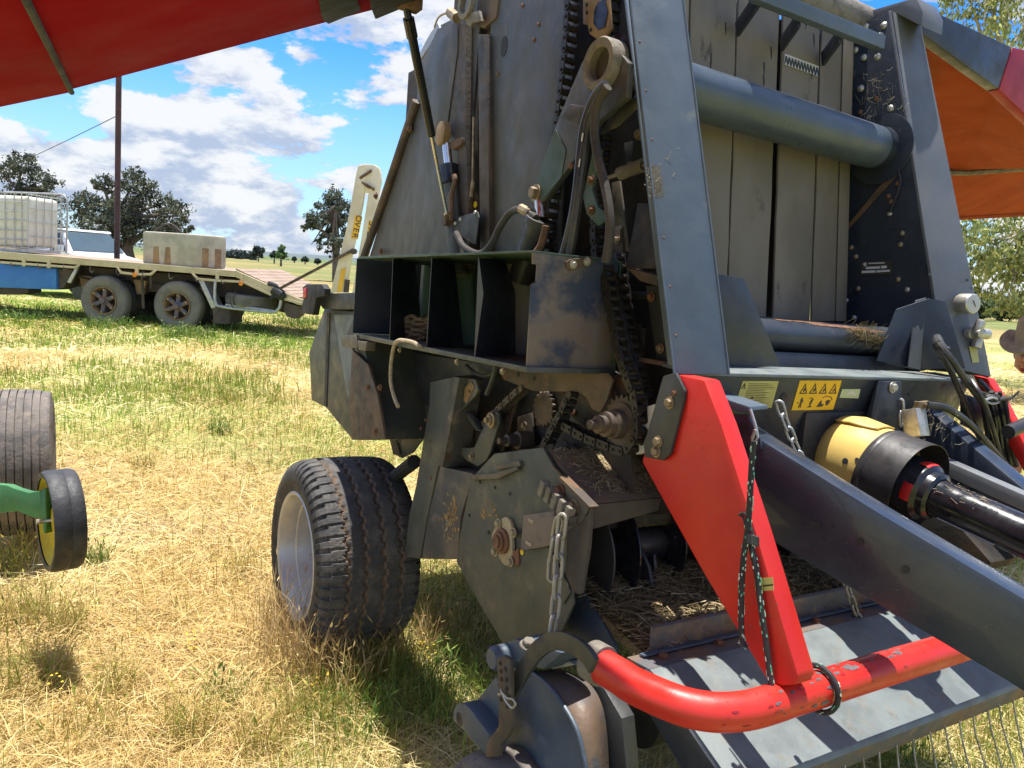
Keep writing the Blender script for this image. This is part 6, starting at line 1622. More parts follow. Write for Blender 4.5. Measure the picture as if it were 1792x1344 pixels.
bb(MeshB().prism(S(-1.385, [(1700, 655), (1728, 662), (1752, 700), (1800, 790), (1860, 900), (1860, 960), (1792, 828), (1742, 738)]), V(0, -.05, 0)), 'red_strut', 'red_paint', bevel=.008)
sbk = plate('strut_plate', .072, [(1160, 658), (1182, 652), (1198, 684), (1196, 700), (1172, 795), (1160, 806), (1128, 800), (1126, 780)], .010, 'bracket_black', bevel=.003)
for p, r in (((1172, 705), .011), ((1152, 773), .011), ((1149, 790), .011), ((1180, 688), .006)): bolt(B(*p, y=.0725), NY, r, 'worn_bolt' if r > .007 else 'rusty_bolt', sbk)
plate('white_spacer', .03, [(1128, 712), (1148, 706), (1136, 790), (1112, 796)], .02, 'white_plastic', bevel=.004)
plate('strut_tag', .0612, [(1320, 1013), (1352, 1010), (1354, 1033), (1322, 1035)], .001, 'sticker_yellow', strut)
plate('tag_mark', .0619, [(1322, 1014), (1333, 1013), (1334, 1034), (1323, 1034)], .0006, 'yellow_rim', strut)
plate('tag_text', .0619, [(1335, 1024), (1353, 1022), (1353, 1025), (1335, 1027)], .0004, 'print_black', strut)

splotch(.0603, (1180, 700, 1250, 860), 26, 'red_cover_dark', strut, .5, 2.2)
splotch(.0603, (1290, 900, 1385, 1190), 30, 'scuff_grey', strut, .4, 1.8)
splotch(.0603, (1150, 800, 1290, 960), 24, 'scuff_grey', strut, .3, 1.4)
# ---- front cross beam with stickers
def xf(z): return .27 * (1.452 - z)
cb = MeshB(); cb.prism([V(0, -.03, 1.452), V(0, -1.33, 1.452), V(.075, -1.33, 1.175), V(.075, -.03, 1.175)], V(.012, 0, .003))
beam = bb(cb, 'cross_beam', 'dark_blue_paint', bevel=.006)
cb = MeshB(); cb.prism([V(-.006, -.03, 1.452), V(-.006, -1.33, 1.452), V(.13, -1.33, 1.462), V(.13, -.03, 1.462)], V(0, 0, .010)); bb(cb, 'beam_flange', 'guard_paint', beam, bevel=.004)
fn = V(-1, 0, -.27).normalized(); fpnt = V(0, 0, 1.452)
def FB(px, py, off=.0): return PL(px, py, fpnt + fn * off, fn)
def fb(name, px, mat, off, parent=None, th=.0008):
    b = MeshB(); b.prism([FB(a, q, off) for a, q in px], -fn * th); return bb(b, name, mat, parent or beam)
s1_ = fb('text_sticker', [(1300, 667), (1363, 667), (1350, 714), (1286, 710)], 'sticker_yellow', .0015)
def lerp2(q, u, v):
    a = (q[0][0] + (q[1][0] - q[0][0]) * u, q[0][1] + (q[1][1] - q[0][1]) * u)
    c = (q[3][0] + (q[2][0] - q[3][0]) * u, q[3][1] + (q[2][1] - q[3][1]) * u)
    return (a[0] + (c[0] - a[0]) * v, a[1] + (c[1] - a[1]) * v)
q1s = [(1300, 667), (1363, 667), (1350, 714), (1286, 710)]
def on_q(q, pts, name, par, mat='print_black', off=.0024, th=.0006):
    return fb(name, [lerp2(q, u, v) for u, v in pts], mat, off, par, th)
for k in range(13):
    v0 = .10 + k * .065
    on_q(q1s, [(.20, v0), (random.uniform(.62, .97), v0), (random.uniform(.62, .95), v0 + .018), (.20, v0 + .018)], 'text_line', s1_)
def tri_sign(q, u, v, w, h, par):
    t = .10
    on_q(q, [(u, v + h), (u + w / 2, v), (u + w / 2, v + h * .18), (u + w * .16, v + h * .9)], 'sign_triangle', par)
    on_q(q, [(u + w / 2, v), (u + w, v + h), (u + w * .84, v + h * .9), (u + w / 2, v + h * .18)], 'sign_triangle', par)
    on_q(q, [(u, v + h), (u + w * .16, v + h * .9), (u + w * .84, v + h * .9), (u + w, v + h)], 'sign_triangle', par)
tri_sign(q1s, .02, .08, .12, .22, s1_)
on_q(q1s, [(.07, .16), (.09, .16), (.085, .24), (.075, .24)], 'sign_mark', s1_)
q2s = [(1400, 666), (1473, 666), (1458, 717), (1385, 718)]
s2_ = fb('pictogram_sticker', q2s, 'sticker_orange', .0015)
for k in range(4):
    u0 = .07 + k * .235
    tri_sign(q2s, u0, .09, .19, .36, s2_)
    on_q(q2s, [(u0 + .075, .36), (u0 + .09 + .01 * k, .26), (u0 + .12, .24 + .02 * k), (u0 + .13, .33), (u0 + .10, .39)], 'sign_mark', s2_)
on_q(q2s, [(.17, .58), (.20, .58), (.205, .64), (.23, .72), (.20, .74), (.205, .92), (.185, .92), (.175, .78), (.16, .92), (.14, .92), (.16, .74), (.15, .66)], 'figure_mark', s2_)
on_q(q2s, [(.08, .76), (.12, .73), (.12, .79)], 'figure_mark', s2_)
on_q(q2s, [(.42, .62), (.46, .62), (.45, .70), (.42, .82), (.46, .90), (.36, .92), (.41, .84), (.38, .78)], 'figure_mark', s2_)
on_q(q2s, [(.35, .60), (.44, .57), (.44, .59), (.35, .62)], 'figure_mark', s2_)
on_q(q2s, [(.58, .90), (.64, .70), (.67, .68), (.68, .80), (.74, .80), (.72, .88), (.66, .90)], 'figure_mark', s2_)
on_q(q2s, [(.76, .72), (.80, .66), (.88, .68), (.86, .78), (.82, .86), (.79, .84)], 'figure_mark', s2_)
on_q(q2s, [(.66, .58), (.74, .53), (.86, .55), (.92, .66), (.90, .67), (.85, .57), (.74, .55), (.67, .60)], 'figure_mark', s2_)
s3_ = fb('small_sticker', [(1474, 681), (1506, 681), (1502, 697), (1469, 696)], 'sticker_green', .0015)
fb('sticker_dial', [(1480, 693), (1484, 686), (1490, 684), (1496, 687), (1497, 693), (1492, 690), (1486, 690)], 'label_silver', .0022, s3_, .0005)
hole(FB(1371, 695, .001), fn, .013, beam); hole(FB(1232, 678, .001), fn, .009, beam)
for p in ((1316, 696), (1480, 710), (1590, 690)): hole(FB(*p, .001), fn, .004, beam)
link_chain('check_chain', X(-.03, [(1363, 704), (1370, 727), (1379, 750), (1388, 772), (1397, 792), (1405, 812)]), .045, ['galvanised'])
link_chain('check_chain', X(-.03, [(1575, 700), (1576, 722), (1577, 744), (1577, 766)]), .04, ['galvanised'])
fplate('gearbox_bracket', -.03, [(1549, 668), (1579, 668), (1576, 722), (1572, 790), (1525, 760), (1530, 735)], .03, 'dark_blue_paint', bevel=.004)
bolt(B(1562, 678, x=-.032), NX, .012, 'zinc')
b = MeshB(); b.box((.12, -.68, 1.20), (.2, .34, .3)); bb(b, 'gearbox', 'cavity_paint', bevel=.01)

# ---- baffles and lower roller above the beam
fplate('deflector_plate', .10, [(1255, 479), (1302, 487), (1366, 641), (1276, 645)], .005, 'dark_blue_paint', bevel=.001)
dq = [B(1570, 541, y=-1.06), B(1627, 522, y=-1.14), B(1599, 646, y=-1.14), B(1578, 641, y=-1.08), B(1534, 631, y=-1.0)]
b = MeshB(); b.prism(dq, V(.005, 0, 0)); bb(b, 'deflector_plate', 'dark_blue_paint', bevel=.001)
b = MeshB(); b.prism([B(1627, 522, y=-1.14) + V(.006, 0, 0), B(1655, 527, y=-1.21), B(1690, 645, y=-1.21), B(1600, 646, y=-1.14) + V(.006, 0, 0)], V(.005, 0, 0)); bb(b, 'deflector_side', 'dark_blue_paint', bevel=.001)
rivet(B(1643, 558, y=-1.18), V(-1, .4, 0), .010, 'worn_bolt')
rl = lat('lower_roller', [(.245 + .075 * math.cos(a), 1.565 + .055 * math.sin(a)) for a in [2 * math.pi * k / 22 for k in range(22)]], 'dark_blue_paint', -.14, -1.215, bevel=0)
for i_, (yy, w0) in enumerate(((-.72, .10), (-.86, .16), (-1.0, .1), (-.6, .05), (-.9, .04))):
    a = rad(118 + (i_ % 3) * 11)
    pts = [V(.245 + .0762 * math.cos(a + dx_), yy + dy_, 1.565 + .0562 * math.sin(a + dx_)) for dx_, dy_ in ((0, -w0), (.12, -w0 * .3), (.08, w0 * .8), (-.06, w0), (-.12, 0))]
    b = MeshB(); b.poly(pts); bb(b, 'rust_patch', 'rusty_bolt', rl)
lat('roller_shield', [(.17, 1.515), (.165, 1.51), (.155, 1.462), (.16, 1.462), (.25, 1.50)], 'dark_blue_paint', -.14, -1.20)
lat('roller_backing', [(.33, 1.62), (.62, 1.62), (.62, 1.10), (.20, 1.10), (.20, 1.48)], 'cavity_paint', -.14, -1.20)
def hay():
    t = random.betavariate(2, 2)
    p = B(1486 + 62 * t, 574 + 30 * t + random.gauss(0, 5), x=.19 - .05 * random.random())
    return p, V(0, .93, -.36), V(-.6, .7, .3)
scatter_straw('hay_tuft', hay, 230, .04, .17, [(.36, .29, .15), (.25, .2, .1), (.48, .4, .24)], baler)

# ---- belts
bp0, bn = V(.418, -1.2, 1.646), V(1, 0, -.098).normalized()
def belt_x(xt, xb, py): return xt + (xb - xt) * (py - 46) / (535 - 46)
for i, (lt, lb, rt, rb_) in enumerate(((1118, 1108, 1205, 1194), (1209, 1198, 1288, 1271), (1291.5, 1274, 1363, 1342), (1371, 1354, 1435, 1418), (1439, 1421.5, 1496, 1480))):
    off = bn * random.uniform(-.006, .006)
    b = MeshB(); pts = []
    for e, (xt, xb) in ((0, (lt, lb)), (1, (rt, rb_))):
        col_ = [PL(belt_x(xt, xb, py) + random.uniform(-.7, .7), py, bp0 + off, bn) for py in np.linspace(-70, 562, 15)]
        pts += col_ if e == 0 else col_[::-1]
    b.prism(pts, V(.01, 0, 0)); belt = bb(b, 'chamber_belt', 'belt_rubber', bevel=.002, smooth=60)
    if i == 4:
        b = MeshB(); b.prism([PL(x_, y_, bp0 - bn * .008, bn) for x_, y_ in ((1480, -70), (1497, -70), (1481, 562), (1463, 562))], V(.003, 0, 0)); bb(b, 'belt_edge_strip', 'belt_rubber', belt, bevel=.001)
    if i == 3:
        b = MeshB(); b.prism([PL(x_, y_, bp0 - bn * .010, bn) for x_, y_ in ((1374, 94), (1433, 116), (1431, 133), (1372, 112))], V(.003, 0, 0)); lace = bb(b, 'belt_lacing', 'label_silver', belt)
        for k in range(22):
            u = (k + .5) / 22
            b = MeshB(); x_ = 1374 + 59 * u; y_ = 96 + 22 * u
            sl = 4 if k % 2 else -4
            b.prism([PL(x_ + dx_, y_ + dy_, bp0 - bn * .0125, bn) for dx_, dy_ in ((-.8 - sl * .3, 1), (.8 - sl * .3, 1.4), (.6 + sl * .3, 15), (-1 + sl * .3, 15))], V(.002, 0, 0)); bb(b, 'lacing_staple', 'bracket_black', lace)
    if i in (1, 2, 3):
        for k in range(3):
            x_, y_ = belt_x((lt + rt) / 2, (lb + rb_) / 2, 60) + random.uniform(-26, 26), random.uniform(20, 130)
            b = MeshB(); b.prism([PL(x_ + a, y_ + c_, bp0 + off - bn * .0012, bn) for a, c_ in ((-1, 0), (1, 2), (1.6, 14), (.2, 24), (-.8, 12))], V(.001, 0, 0)); bb(b, 'belt_nick', 'black_rubber', belt)
# guard bar over the belts and roller cover on top
gx = .33
g = MeshB(); g.bar(PL(1318, -12, V(gx, 0, 0), AX['x']), PL(1541, 76, V(gx, 0, 0), AX['x']), .035, .045); gb = bb(g, 'guard_bar', 'post_paint', bevel=.003)
for a_, c_ in (((1326, 0), (1290, 52)), ((1398, 34), (1368, 78)), ((1470, 62), (1440, 104))):
    b = MeshB(); b.bar(B(*a_, x=gx + .02), B(*c_, x=gx + .16), .05, .012, V(0, 1, 0)); bb(b, 'bar_brace', 'dark_blue_paint', gb, bevel=.002)
b = MeshB(); b.lathe([(.07, 0), (.07, 1.0)], B(1300, -45, x=.56), (B(1500, 42, x=.56) - B(1300, -45, x=.56)).normalized(), 24); bb(b, 'top_roller', 'dusty_cast')
# ---- far cover
hem = [B(1601, 4, x=.40), B(1772, 82, x=.40), B(1748, 156, x=.40), B(1600, 48, x=.40)]
b = MeshB(); b.prism(hem, V(.05, 0, 0)); far = bb(b, 'side_cover', 'dark_blue_paint', bevel=.008)
b = MeshB(); b.prism([B(1773, 82, x=.397), B(1900, 110, x=.397), B(1900, 300, x=.397), B(1749, 157, x=.397)], V(.05, 0, 0)); bb(b, 'cover_corner', 'red_cover_dark', far, bevel=.008)
hz = B(1720, 140, x=.42)
rx_ = 1.9
u0 = [B(1560, 20, x=.42), B(1748, 158, x=.42), B(1900, 300, x=.42)]
l0 = [B(1600, 296, x=1.35), B(1690, 300, x=1.35), B(1900, 285, x=1.35)]
l1 = [B(1600, 384, x=rx_), B(1690, 380, x=rx_), B(1900, 368, x=rx_)]
b = MeshB()
for i in range(2): b.prism([u0[i], u0[i + 1], l0[i + 1], l0[i]], V(0, 0, .015))
bb(b, 'cover_liner', 'orange_cover', far)
b = MeshB()
for i in range(2): b.prism([l0[i] + V(0.01, 0, .012), l0[i + 1] + V(0.01, 0, .012), l1[i + 1], l1[i]], V(0, 0, .015))
bb(b, 'cover_liner', 'orange_cover', far)
b = MeshB(); b.tube([l0[0] + V(0, 0, -.005), l0[1] + V(0, 0, -.005), l0[2] + V(0, 0, -.005)], .022, 8); bb(b, 'cover_rib', 'rusty_plate', far)
b = MeshB(); b.tube([l1[0], l1[1], l1[2]], .02, 8); bb(b, 'cover_lip', 'orange_cover', far)
b = MeshB(); b.prism([B(1601, 60, x=.5), B(1650, 95, x=.5), B(1648, 120, x=.6), B(1610, 110, x=.6)], V(.1, 0, -.02)); bb(b, 'cover_bracket', 'rusty_plate', far, bevel=.003)
# ---- things on the right post
gp = onrp(1681, 531); b = MeshB(); b.lathe([(.034, .0), (.034, .05), (.030, .054), (0, .054)], gp, V(-1, .25, 0), 28); ga = bb(b, 'pressure_gauge', 'zinc', bevel=.001)
b = MeshB(); b.lathe([(.027, 0), (0, .001)], gp + V(-1, .25, 0).normalized() * .0545, V(-1, .25, 0), 28); bb(b, 'gauge_face', 'label_silver', ga)
b = MeshB(); b.bar(gp + V(-1, .25, 0).normalized() * .057 + V(0, .012, .012), gp + V(-1, .25, 0).normalized() * .057 + V(0, -.008, -.01), .002, .002); bb(b, 'gauge_needle', 'print_black', ga)
vp = onrp(1694, 582); d_ = V(-1, .2, -.02).normalized()
b = MeshB(); b.lathe([(.02, 0), (.02, .02), (.014, .02), (.014, .05)], vp, d_, 16); b.lathe([(.018, 0), (.018, .05), (.012, .055), (0, .055)], vp + d_ * .03, V(-.3, -1, .0), 16); b.lathe([(.016, 0), (.016, .045), (0, .05)], vp + d_ * .03, V(-.2, -.2, 1), 16); b.lathe([(.016, 0), (.016, .04), (0, .042)], vp + d_ * .03 + V(0, -.02, -.01), V(0, .2, -1), 16); b.lathe([(.007, 0), (.007, .07), (0, .07)], vp + V(-.01, -.02, -.03), V(0, 0, -1), 10)
bb(b, 'valve_fitting', 'zinc', bevel=.001)
b = MeshB(); b.prism([onrp(a, c_, .0015) for a, c_ in ((1696, 606), (1709, 605), (1714, 634), (1702, 635))], V(.001, 0, 0)); bb(b, 'post_sticker', 'sticker_yellow', right_post)
for p in ((1627, 480), (1700, 470), (1692, 490)): hole(onrp(*p, .001), rpn, .006, right_post)

# ---- PTO guard and shaft
pa = V(.02, -.68, 1.222); pdv = V(-.55, 0, -.100).normalized()
b = MeshB(); b.lathe([(.06, -.03), (.098, -.016), (.117, .014), (.125, .05), (.1275, .09), (.126, .185)], pa, pdv, 44, caps=False); b.lathe([(.122, .185), (.122, .09), (.112, .02)], pa, pdv, 44, caps=False)
pto = bb(b, 'shaft_guard', 'yellow_plastic', smooth=50)
up_ = V(0, 1, 0).cross(pdv).normalized()
qa = pdv.to_track_quat('Z', 'Y').to_matrix()
def ang_of(v):
    l_ = qa.transposed() @ v; return math.atan2(l_.y, l_.x)
aup = ang_of(V(0, 0, 1)); alf = ang_of(V(0, 1, 0)); sg_ = 1 if math.sin(alf - aup) > 0 else -1
b = MeshB()
for r_, h0, h1, w_ in ((.1155, -.005, .125, .48),):
    rows = []
    for i in range(9):
        h = h0 + (h1 - h0) * i / 8; ww = w_ * (1 - .35 * (i / 8) ** 3); rr = .120 + .0135 * min(1, i / 3) if i < 3 else .1335
        rows.append([b.bm.verts.new(pa + pdv * h + qa @ V(rr * math.cos(aup + ww * (j / 6 - 1)), rr * math.sin(aup + ww * (j / 6 - 1)), 0)) for j in range(13)])
    for i in range(8):
        for j in range(12): b.bm.faces.new((rows[i][j], rows[i][j + 1], rows[i + 1][j + 1], rows[i + 1][j]))
fl2 = bb(b, 'guard_flap', 'yellow_plastic', pto, smooth=50); sm2 = fl2.modifiers.new('thick', 'SOLIDIFY'); sm2.thickness = .004
b = MeshB(); b.lathe([(.1285, .145), (.1295, .16), (.1305, .20), (.133, .268), (.1312, .268), (.126, .20), (.124, .16)], pa, pdv, 44, caps=False); bb(b, 'rubber_cone', 'black_plastic', pto, smooth=50)
b = MeshB(); b.lathe([(.130, .150), (.1318, .154), (.1318, .164), (.130, .168)], pa, pdv, 44, caps=False); bb(b, 'cone_band', 'black_plastic', pto, smooth=50)
for da, r_ in ((.75, .009), (.60, .006)):
    q = V(math.cos(aup + sg_ * (1.0 + da * .9 - .3)), math.sin(aup + sg_ * (1.0 + da * .9 - .3)), 0); p_ = pa + pdv * (.11 + .03 * (r_ < .008)) + qa @ (q * .1272)
    hole(p_, qa @ q, r_, pto, 'guard_hole')
b = MeshB(); b.lathe([(.04, .02), (.055, .08), (.07, .17), (.086, .21), (.086, .25), (.080, .262), (.080, .29), (.068, .30), (.066, .318), (.056, .325)], pa, pdv, 36, caps=False); bb(b, 'shaft_bearing', 'gloss_black', pto, smooth=40)
for a0_, a1_ in ((-18, 22), (70, 105), (165, 200), (250, 285)):
    b = MeshB(); b.lathe([(.0815, .262), (.083, .268), (.0825, .284), (.0805, .290)], pa, pdv, 10, caps=False, arc=(aup + sg_ * rad(a0_), aup + sg_ * rad(a1_))); bb(b, 'red_segment', 'red_paint', pto)
b = MeshB(); b.lathe([(.0525, .31), (.0525, 1.9)], pa, pdv, 40); bb(b, 'pto_shaft', 'gloss_black', smooth=60)
b = MeshB(); 
for k in range(40):
    a = aup + sg_ * random.uniform(-.2, 1.1); h = random.uniform(.33, .48); q = pa + pdv * h + qa @ V(.054 * math.cos(a), .054 * math.sin(a), 0)
    b.tube([q, q + pdv * random.uniform(-.03, .03) + V(0, random.uniform(-.01, .01), random.uniform(-.012, .004))], .0005, 4)
o = bb(b, 'cobweb_strands', 'rope_fibre', pto); o['kind'] = 'stuff'
b = MeshB(); b.bar(pa + pdv * .35 + V(0, .037, -.040), pa + pdv * .50 + V(0, .037, -.040), .012, .0012); bb(b, 'shaft_label', 'label_silver', pto)
# ---- drawbar
def arm_plane(y0, y1):
    p0, p1 = V(0, y0, 1), V(-1.9, y1, 1); d_ = (p1 - p0).normalized(); n_ = d_.cross(V(0, 0, 1)).normalized()
    return p0, n_
ap0, an = arm_plane(-.115, -.62)
if an.y < 0: an = -an
dpx = [(1246, 724), (1300, 748), (1340, 774), (1547, 902), (1792, 1047), (1900, 1111), (1900, 1282), (1758, 1191), (1540, 1062), (1325, 933), (1285, 905), (1240, 790)]
b = MeshB(); b.prism([PL(a, c_, ap0, an) for a, c_ in dpx], -an * .085); dbar = bb(b, 'drawbar_arm', 'drawbar_paint', bevel=.011, smooth=45)
def on_arm(px, py, off=.0012): return PL(px, py, ap0 + an * off, an)
for p, r in (((1418, 910), .004), ((1431, 919), .009), ((1442, 944), .004), ((1458, 921), .004), ((1506, 948), .008), ((1584, 997), .009), ((1405, 918), .004)): hole(on_arm(*p), an, r, dbar)
b = MeshB(); b.prism([on_arm(a, c_, .03) for a, c_ in ((1226, 690), (1238, 687), (1312, 712), (1313, 719), (1296, 722), (1230, 697))], -an * .10); bb(b, 'lug_plate', 'post_paint', dbar, bevel=.002)
b = MeshB(); b.prism([on_arm(a, c_, .012) for a, c_ in ((1246, 722), (1308, 726), (1330, 768), (1332, 786), (1322, 790), (1262, 760))], -an * .012); bb(b, 'lug_side', 'dark_blue_paint', dbar, bevel=.002)
hole(on_arm(1302, 750, .0135), an, .016, dbar)
b = MeshB(); b.tube([on_arm(1313, 716, .03), on_arm(1322, 745, .03), on_arm(1326, 765, .03), on_arm(1318, 780, .035), on_arm(1316, 768, .04), on_arm(1322, 752, .04)], .004, 6); bb(b, 'wire_hook', 'galvanised', dbar)
bolt(B(1244, 719, y=-.06), V(-.5, .6, 0), .018, 'zinc')
ap1, an1 = arm_plane(-1.10, -.74)
if an1.y < 0: an1 = -an1
b = MeshB(); b.prism([PL(a, c_, ap1, an1) for a, c_ in ((1560, 660), (1600, 700), (1640, 730), (1792, 856), (1900, 945), (1900, 1060), (1792, 965), (1640, 850), (1560, 800))], -an1 * .07); bb(b, 'drawbar_arm', 'drawbar_paint', bevel=.010)
b = MeshB(); b.prism(S(-.93, [(1640, 800), (1660, 808), (1792, 866), (1900, 912), (1900, 945), (1792, 895), (1640, 826)]), V(0, -.05, 0)); bb(b, 'center_bar', 'steel_grey', bevel=.004)
b = MeshB(); b.prism(S(-.99, [(1640, 846), (1900, 960), (1900, 990), (1860, 985), (1680, 900), (1640, 880)]), V(0, -.2, 0)); bb(b, 'drawbar_web', 'cavity_paint')
b = MeshB(); b.prism(S(-.85, [(1600, 880), (1672, 905), (1682, 925), (1735, 985), (1720, 1000), (1560, 960)]), V(0, -.15, 0)); bb(b, 'drawbar_foot', 'cavity_paint', bevel=.004)
# hydraulic bits on the right
vb = MeshB(); vb.box(B(1602, 740, x=-.10), (.05, .05, .085), Matrix.Rotation(.3, 3, 'Y')); blk = bb(vb, 'valve_block', 'zinc', bevel=.003)
b = MeshB(); b.lathe([(.014, 0), (.014, .03)], B(1606, 720, x=-.10), V(0, 0, 1), 6); b.tube(spline([B(1606, 716, x=-.10), B(1612, 709, x=-.10), B(1625, 708, x=-.12)]), .012, 8); bb(b, 'block_elbow', 'worn_bolt', blk)
b = MeshB(); b.lathe([(.012, 0), (.012, .04)], B(1600, 768, x=-.11), V(0, 0, -1), 10); bb(b, 'block_plug', 'yellow_plastic', blk)
for pts, r in (([(1622, 708, -.12), (1660, 716, -.15), (1700, 745, -.16), (1740, 790, -.16), (1775, 830, -.16)], .011),
               ([(1640, 592, .0), (1644, 602, -.05), (1664, 628, -.09), (1692, 668, -.10), (1722, 708, -.10), (1746, 752, -.10), (1762, 810, -.10), (1772, 890, -.10)], .011),
               ([(1640, 604, .0), (1646, 614, -.04), (1662, 645, -.06), (1682, 690, -.06), (1700, 732, -.06), (1718, 775, -.06)], .010),
               ([(1700, 665, -.1), (1715, 690, -.14), (1728, 720, -.14), (1740, 760, -.14), (1752, 800, -.14)], .008), ([(1712, 664, -.02), (1735, 690, -.05), (1752, 725, -.05), (1762, 775, -.05), (1774, 810, -.05)], .008)):
    b = MeshB(); b.tube(spline([B(a, c_, x=xx) for a, c_, xx in pts]), r, 9); hz_ = bb(b, 'hydraulic_hose', 'hose_rubber')
    if pts[0][1] < 610:
        q0_, q1_, q2_ = (B(*pts[k][:2], x=pts[k][2]) for k in range(3))
        b = MeshB(); b.tube([q0_, q1_, q1_.lerp(q2_, .5)], .0145, 9); b.tube([q1_.lerp(q2_, .35), q1_.lerp(q2_, .5)], .018, 6); bb(b, 'hose_elbow', 'bracket_black', hz_)
for k in range(15):
    x0 = 1716 + k * 2.6 + random.uniform(-2, 2)
    b = MeshB(); b.tube(spline(X(-.10 - .01 * (k % 3), [(x0, 690 + random.uniform(-6, 6)), (x0 + 6, 715), (x0 + 14 + random.uniform(-4, 4), 750), (x0 + 10 + random.uniform(-4, 10), 785), (x0 + 24, 815)])), random.choice([.006, .008, .009]), 7)
    bb(b, 'wiring_lead', random.choice(['black_rubber', 'hose_rubber', 'gloss_black']))
b = MeshB(); b.tube([B(1748, 700, x=-.15), B(1770, 697, x=-.15), B(1783, 685, x=-.16)], .004, 6); bb(b, 'cable_end', 'black_rubber')
b = MeshB(); b.tube(spline(X(-.13, [(1722, 700), (1735, 706), (1748, 703), (1738, 696), (1724, 700)])), .004, 6); bb(b, 'cable_tie', 'galvanised')
fplate('hose_bracket', -.05, [(1690, 690), (1720, 700), (1726, 712), (1722, 760), (1690, 745)], .02, 'dark_blue_paint', bevel=.003)
b = MeshB(); b.tube([B(1764, 756, x=-.2), B(1800, 740, x=-.2), B(1900, 700, x=-.2)], .022, 12); bb(b, 'jack_handle', 'black_plastic')
b = MeshB(); b.prism(S(-1.39, [(1735, 678), (1752, 690), (1764, 700), (1762, 720), (1745, 705)]), V(0, -.006, 0)); bb(b, 'strut_ear', 'red_cover_dark')

# ---- main wheels
def make_wheel(yo, sgn):
    """wide implement tyre: sgn = +1 outer face towards +y"""
    Rr, wdt, nu, nv = .412, .425, 648, 116
    cx_, cz_ = 1.841, .424
    prof = []                                              # across the tyre, from outer bead to inner bead: (offset, radius)
    ctrl = [(0.0, .278), (-.006, .30), (-.016, .33), (-.012, .36), (.004, .385), (.030, .4015), (.075, .4085), (.14, .4115), (.21, .4125)]
    ctrl = ctrl + [(wdt - a, r) for a, r in ctrl[::-1][1:]]
    ctrl = [(a, r if r < .31 else r + .017 * min(1, (r - .31) / .07)) for a, r in ctrl]
    cs = np.array(ctrl); t = np.linspace(0, len(cs) - 1, nv)
    oy = np.interp(t, np.arange(len(cs)), cs[:, 0]); rr = np.interp(t, np.arange(len(cs)), cs[:, 1])
    k3 = np.array([.25, .5, .25])
    for _ in range(2):
        oy[1:-1] = np.convolve(oy, k3, 'valid'); rr[1:-1] = np.convolve(rr, k3, 'valid')
    th = np.linspace(0, 2 * np.pi, nu, endpoint=False)
    T, Y = np.meshgrid(th, oy, indexing='ij'); RR = np.repeat(rr[None], nu, 0).copy()
    zig = .0085 * (2 / np.pi) * np.arcsin(np.sin(T * 48))
    tread = np.zeros_like(RR)
    for g0 in (.095, .17, .25, .325):
        d = np.abs(Y - g0 - zig)
        tread = np.maximum(tread, np.clip(1.0 - (d - .0045) / .003, 0, 1))
    sh_l = ((np.mod(T * 54 / (2 * np.pi) + .25, 1) < .17) & (Y < .085 + zig) & (Y > -.002)) | ((np.mod(T * 54 / (2 * np.pi) + .6, 1) < .17) & (Y > wdt - .085 + zig))
    lug = ((np.mod(T * 54 / (2 * np.pi) + .25, 1) < .36) & (Y < .028) & (RR > .362)) | ((np.mod(T * 54 / (2 * np.pi) + .6, 1) < .36) & (Y > wdt - .028) & (RR > .362))
    mask_ = (RR > .4145)
    RR -= np.where(mask_, np.maximum(tread, sh_l * .6) * .010, 0)
    RR -= np.where(lug & (RR <= .427), .014, 0) * (1 - np.where(mask_, tread, 0))
    rgh = np.random.default_rng(3).normal(0, .0006, RR.shape); RR += np.where(mask_, rgh, 0)
    Xc = cx_ + RR * np.cos(T); Zc = cz_ + RR * np.sin(T); Yc = yo - sgn * Y
    flat = np.clip(.015 - Zc, 0, None); Zc += flat * .8
    vs = np.stack([Xc, Yc, Zc], 2).reshape(-1, 3)
    I, J = np.meshgrid(np.arange(nu), np.arange(nv - 1), indexing='ij'); I2 = (I + 1) % nu
    q = np.stack([I * nv + J, I2 * nv + J, I2 * nv + J + 1, I * nv + J + 1], 2).reshape(-1, 4)
    if sgn < 0: q = q[:, ::-1]
    me = bpy.data.meshes.new('tyre'); me.from_pydata(vs.tolist(), [], q.tolist())
    me.materials.append(M['tyre_rubber']); me.materials.append(M['tyre_groove']); me.materials.append(M['tyre_wall'])
    gm = ((np.maximum(tread, sh_l * 0.0) > .5) & mask_)
    mi = np.where(gm[:, :-1] | gm[:, 1:], 1, 0)
    mi = np.where(rr[None, :-1] < .385, 2, mi)
    me.polygons.foreach_set('material_index', mi.ravel().astype(np.int32))
    me.shade_smooth(); me.set_sharp_from_angle(angle=rad(40))
    w_ = empty_part('wheel', baler)
    o = bpy.data.objects.new('tyre', me); link(o); o.parent = w_
    n = V(0, sgn, 0); cc = V(cx_, yo, cz_)
    b = MeshB(); b.lathe([(.283, -.012), (.286, .002), (.280, .006), (.268, 0), (.255, -.03), (.246, -.07), (.240, -.075), (.232, -.11), (.215, -.17), (.19, -.185), (.0, -.185)], cc, n, 56, caps=False)
    b.build('rim', 'silver_rim', w_, MB_, smooth=35)
    b = MeshB(); b.lathe([(.075, -.185), (.075, -.15), (.05, -.13), (.0, -.125)], cc, n, 24, caps=False); b.build('hub', 'silver_rim', w_, MB_)
    for k in range(6):
        a = k * math.pi / 3
        inst('wheel_nut', bolt_mesh('zinc'), w_, orient(cc + V(.12 * math.cos(a), -sgn * .184, .12 * math.sin(a)), n, .014))
    return w_
def empty_part(name, parent):
    e = bpy.data.objects.new(name, None); link(e); e.parent = parent; e.empty_display_size = .1
    MW[e.name] = MW[parent.name].copy()
    return e
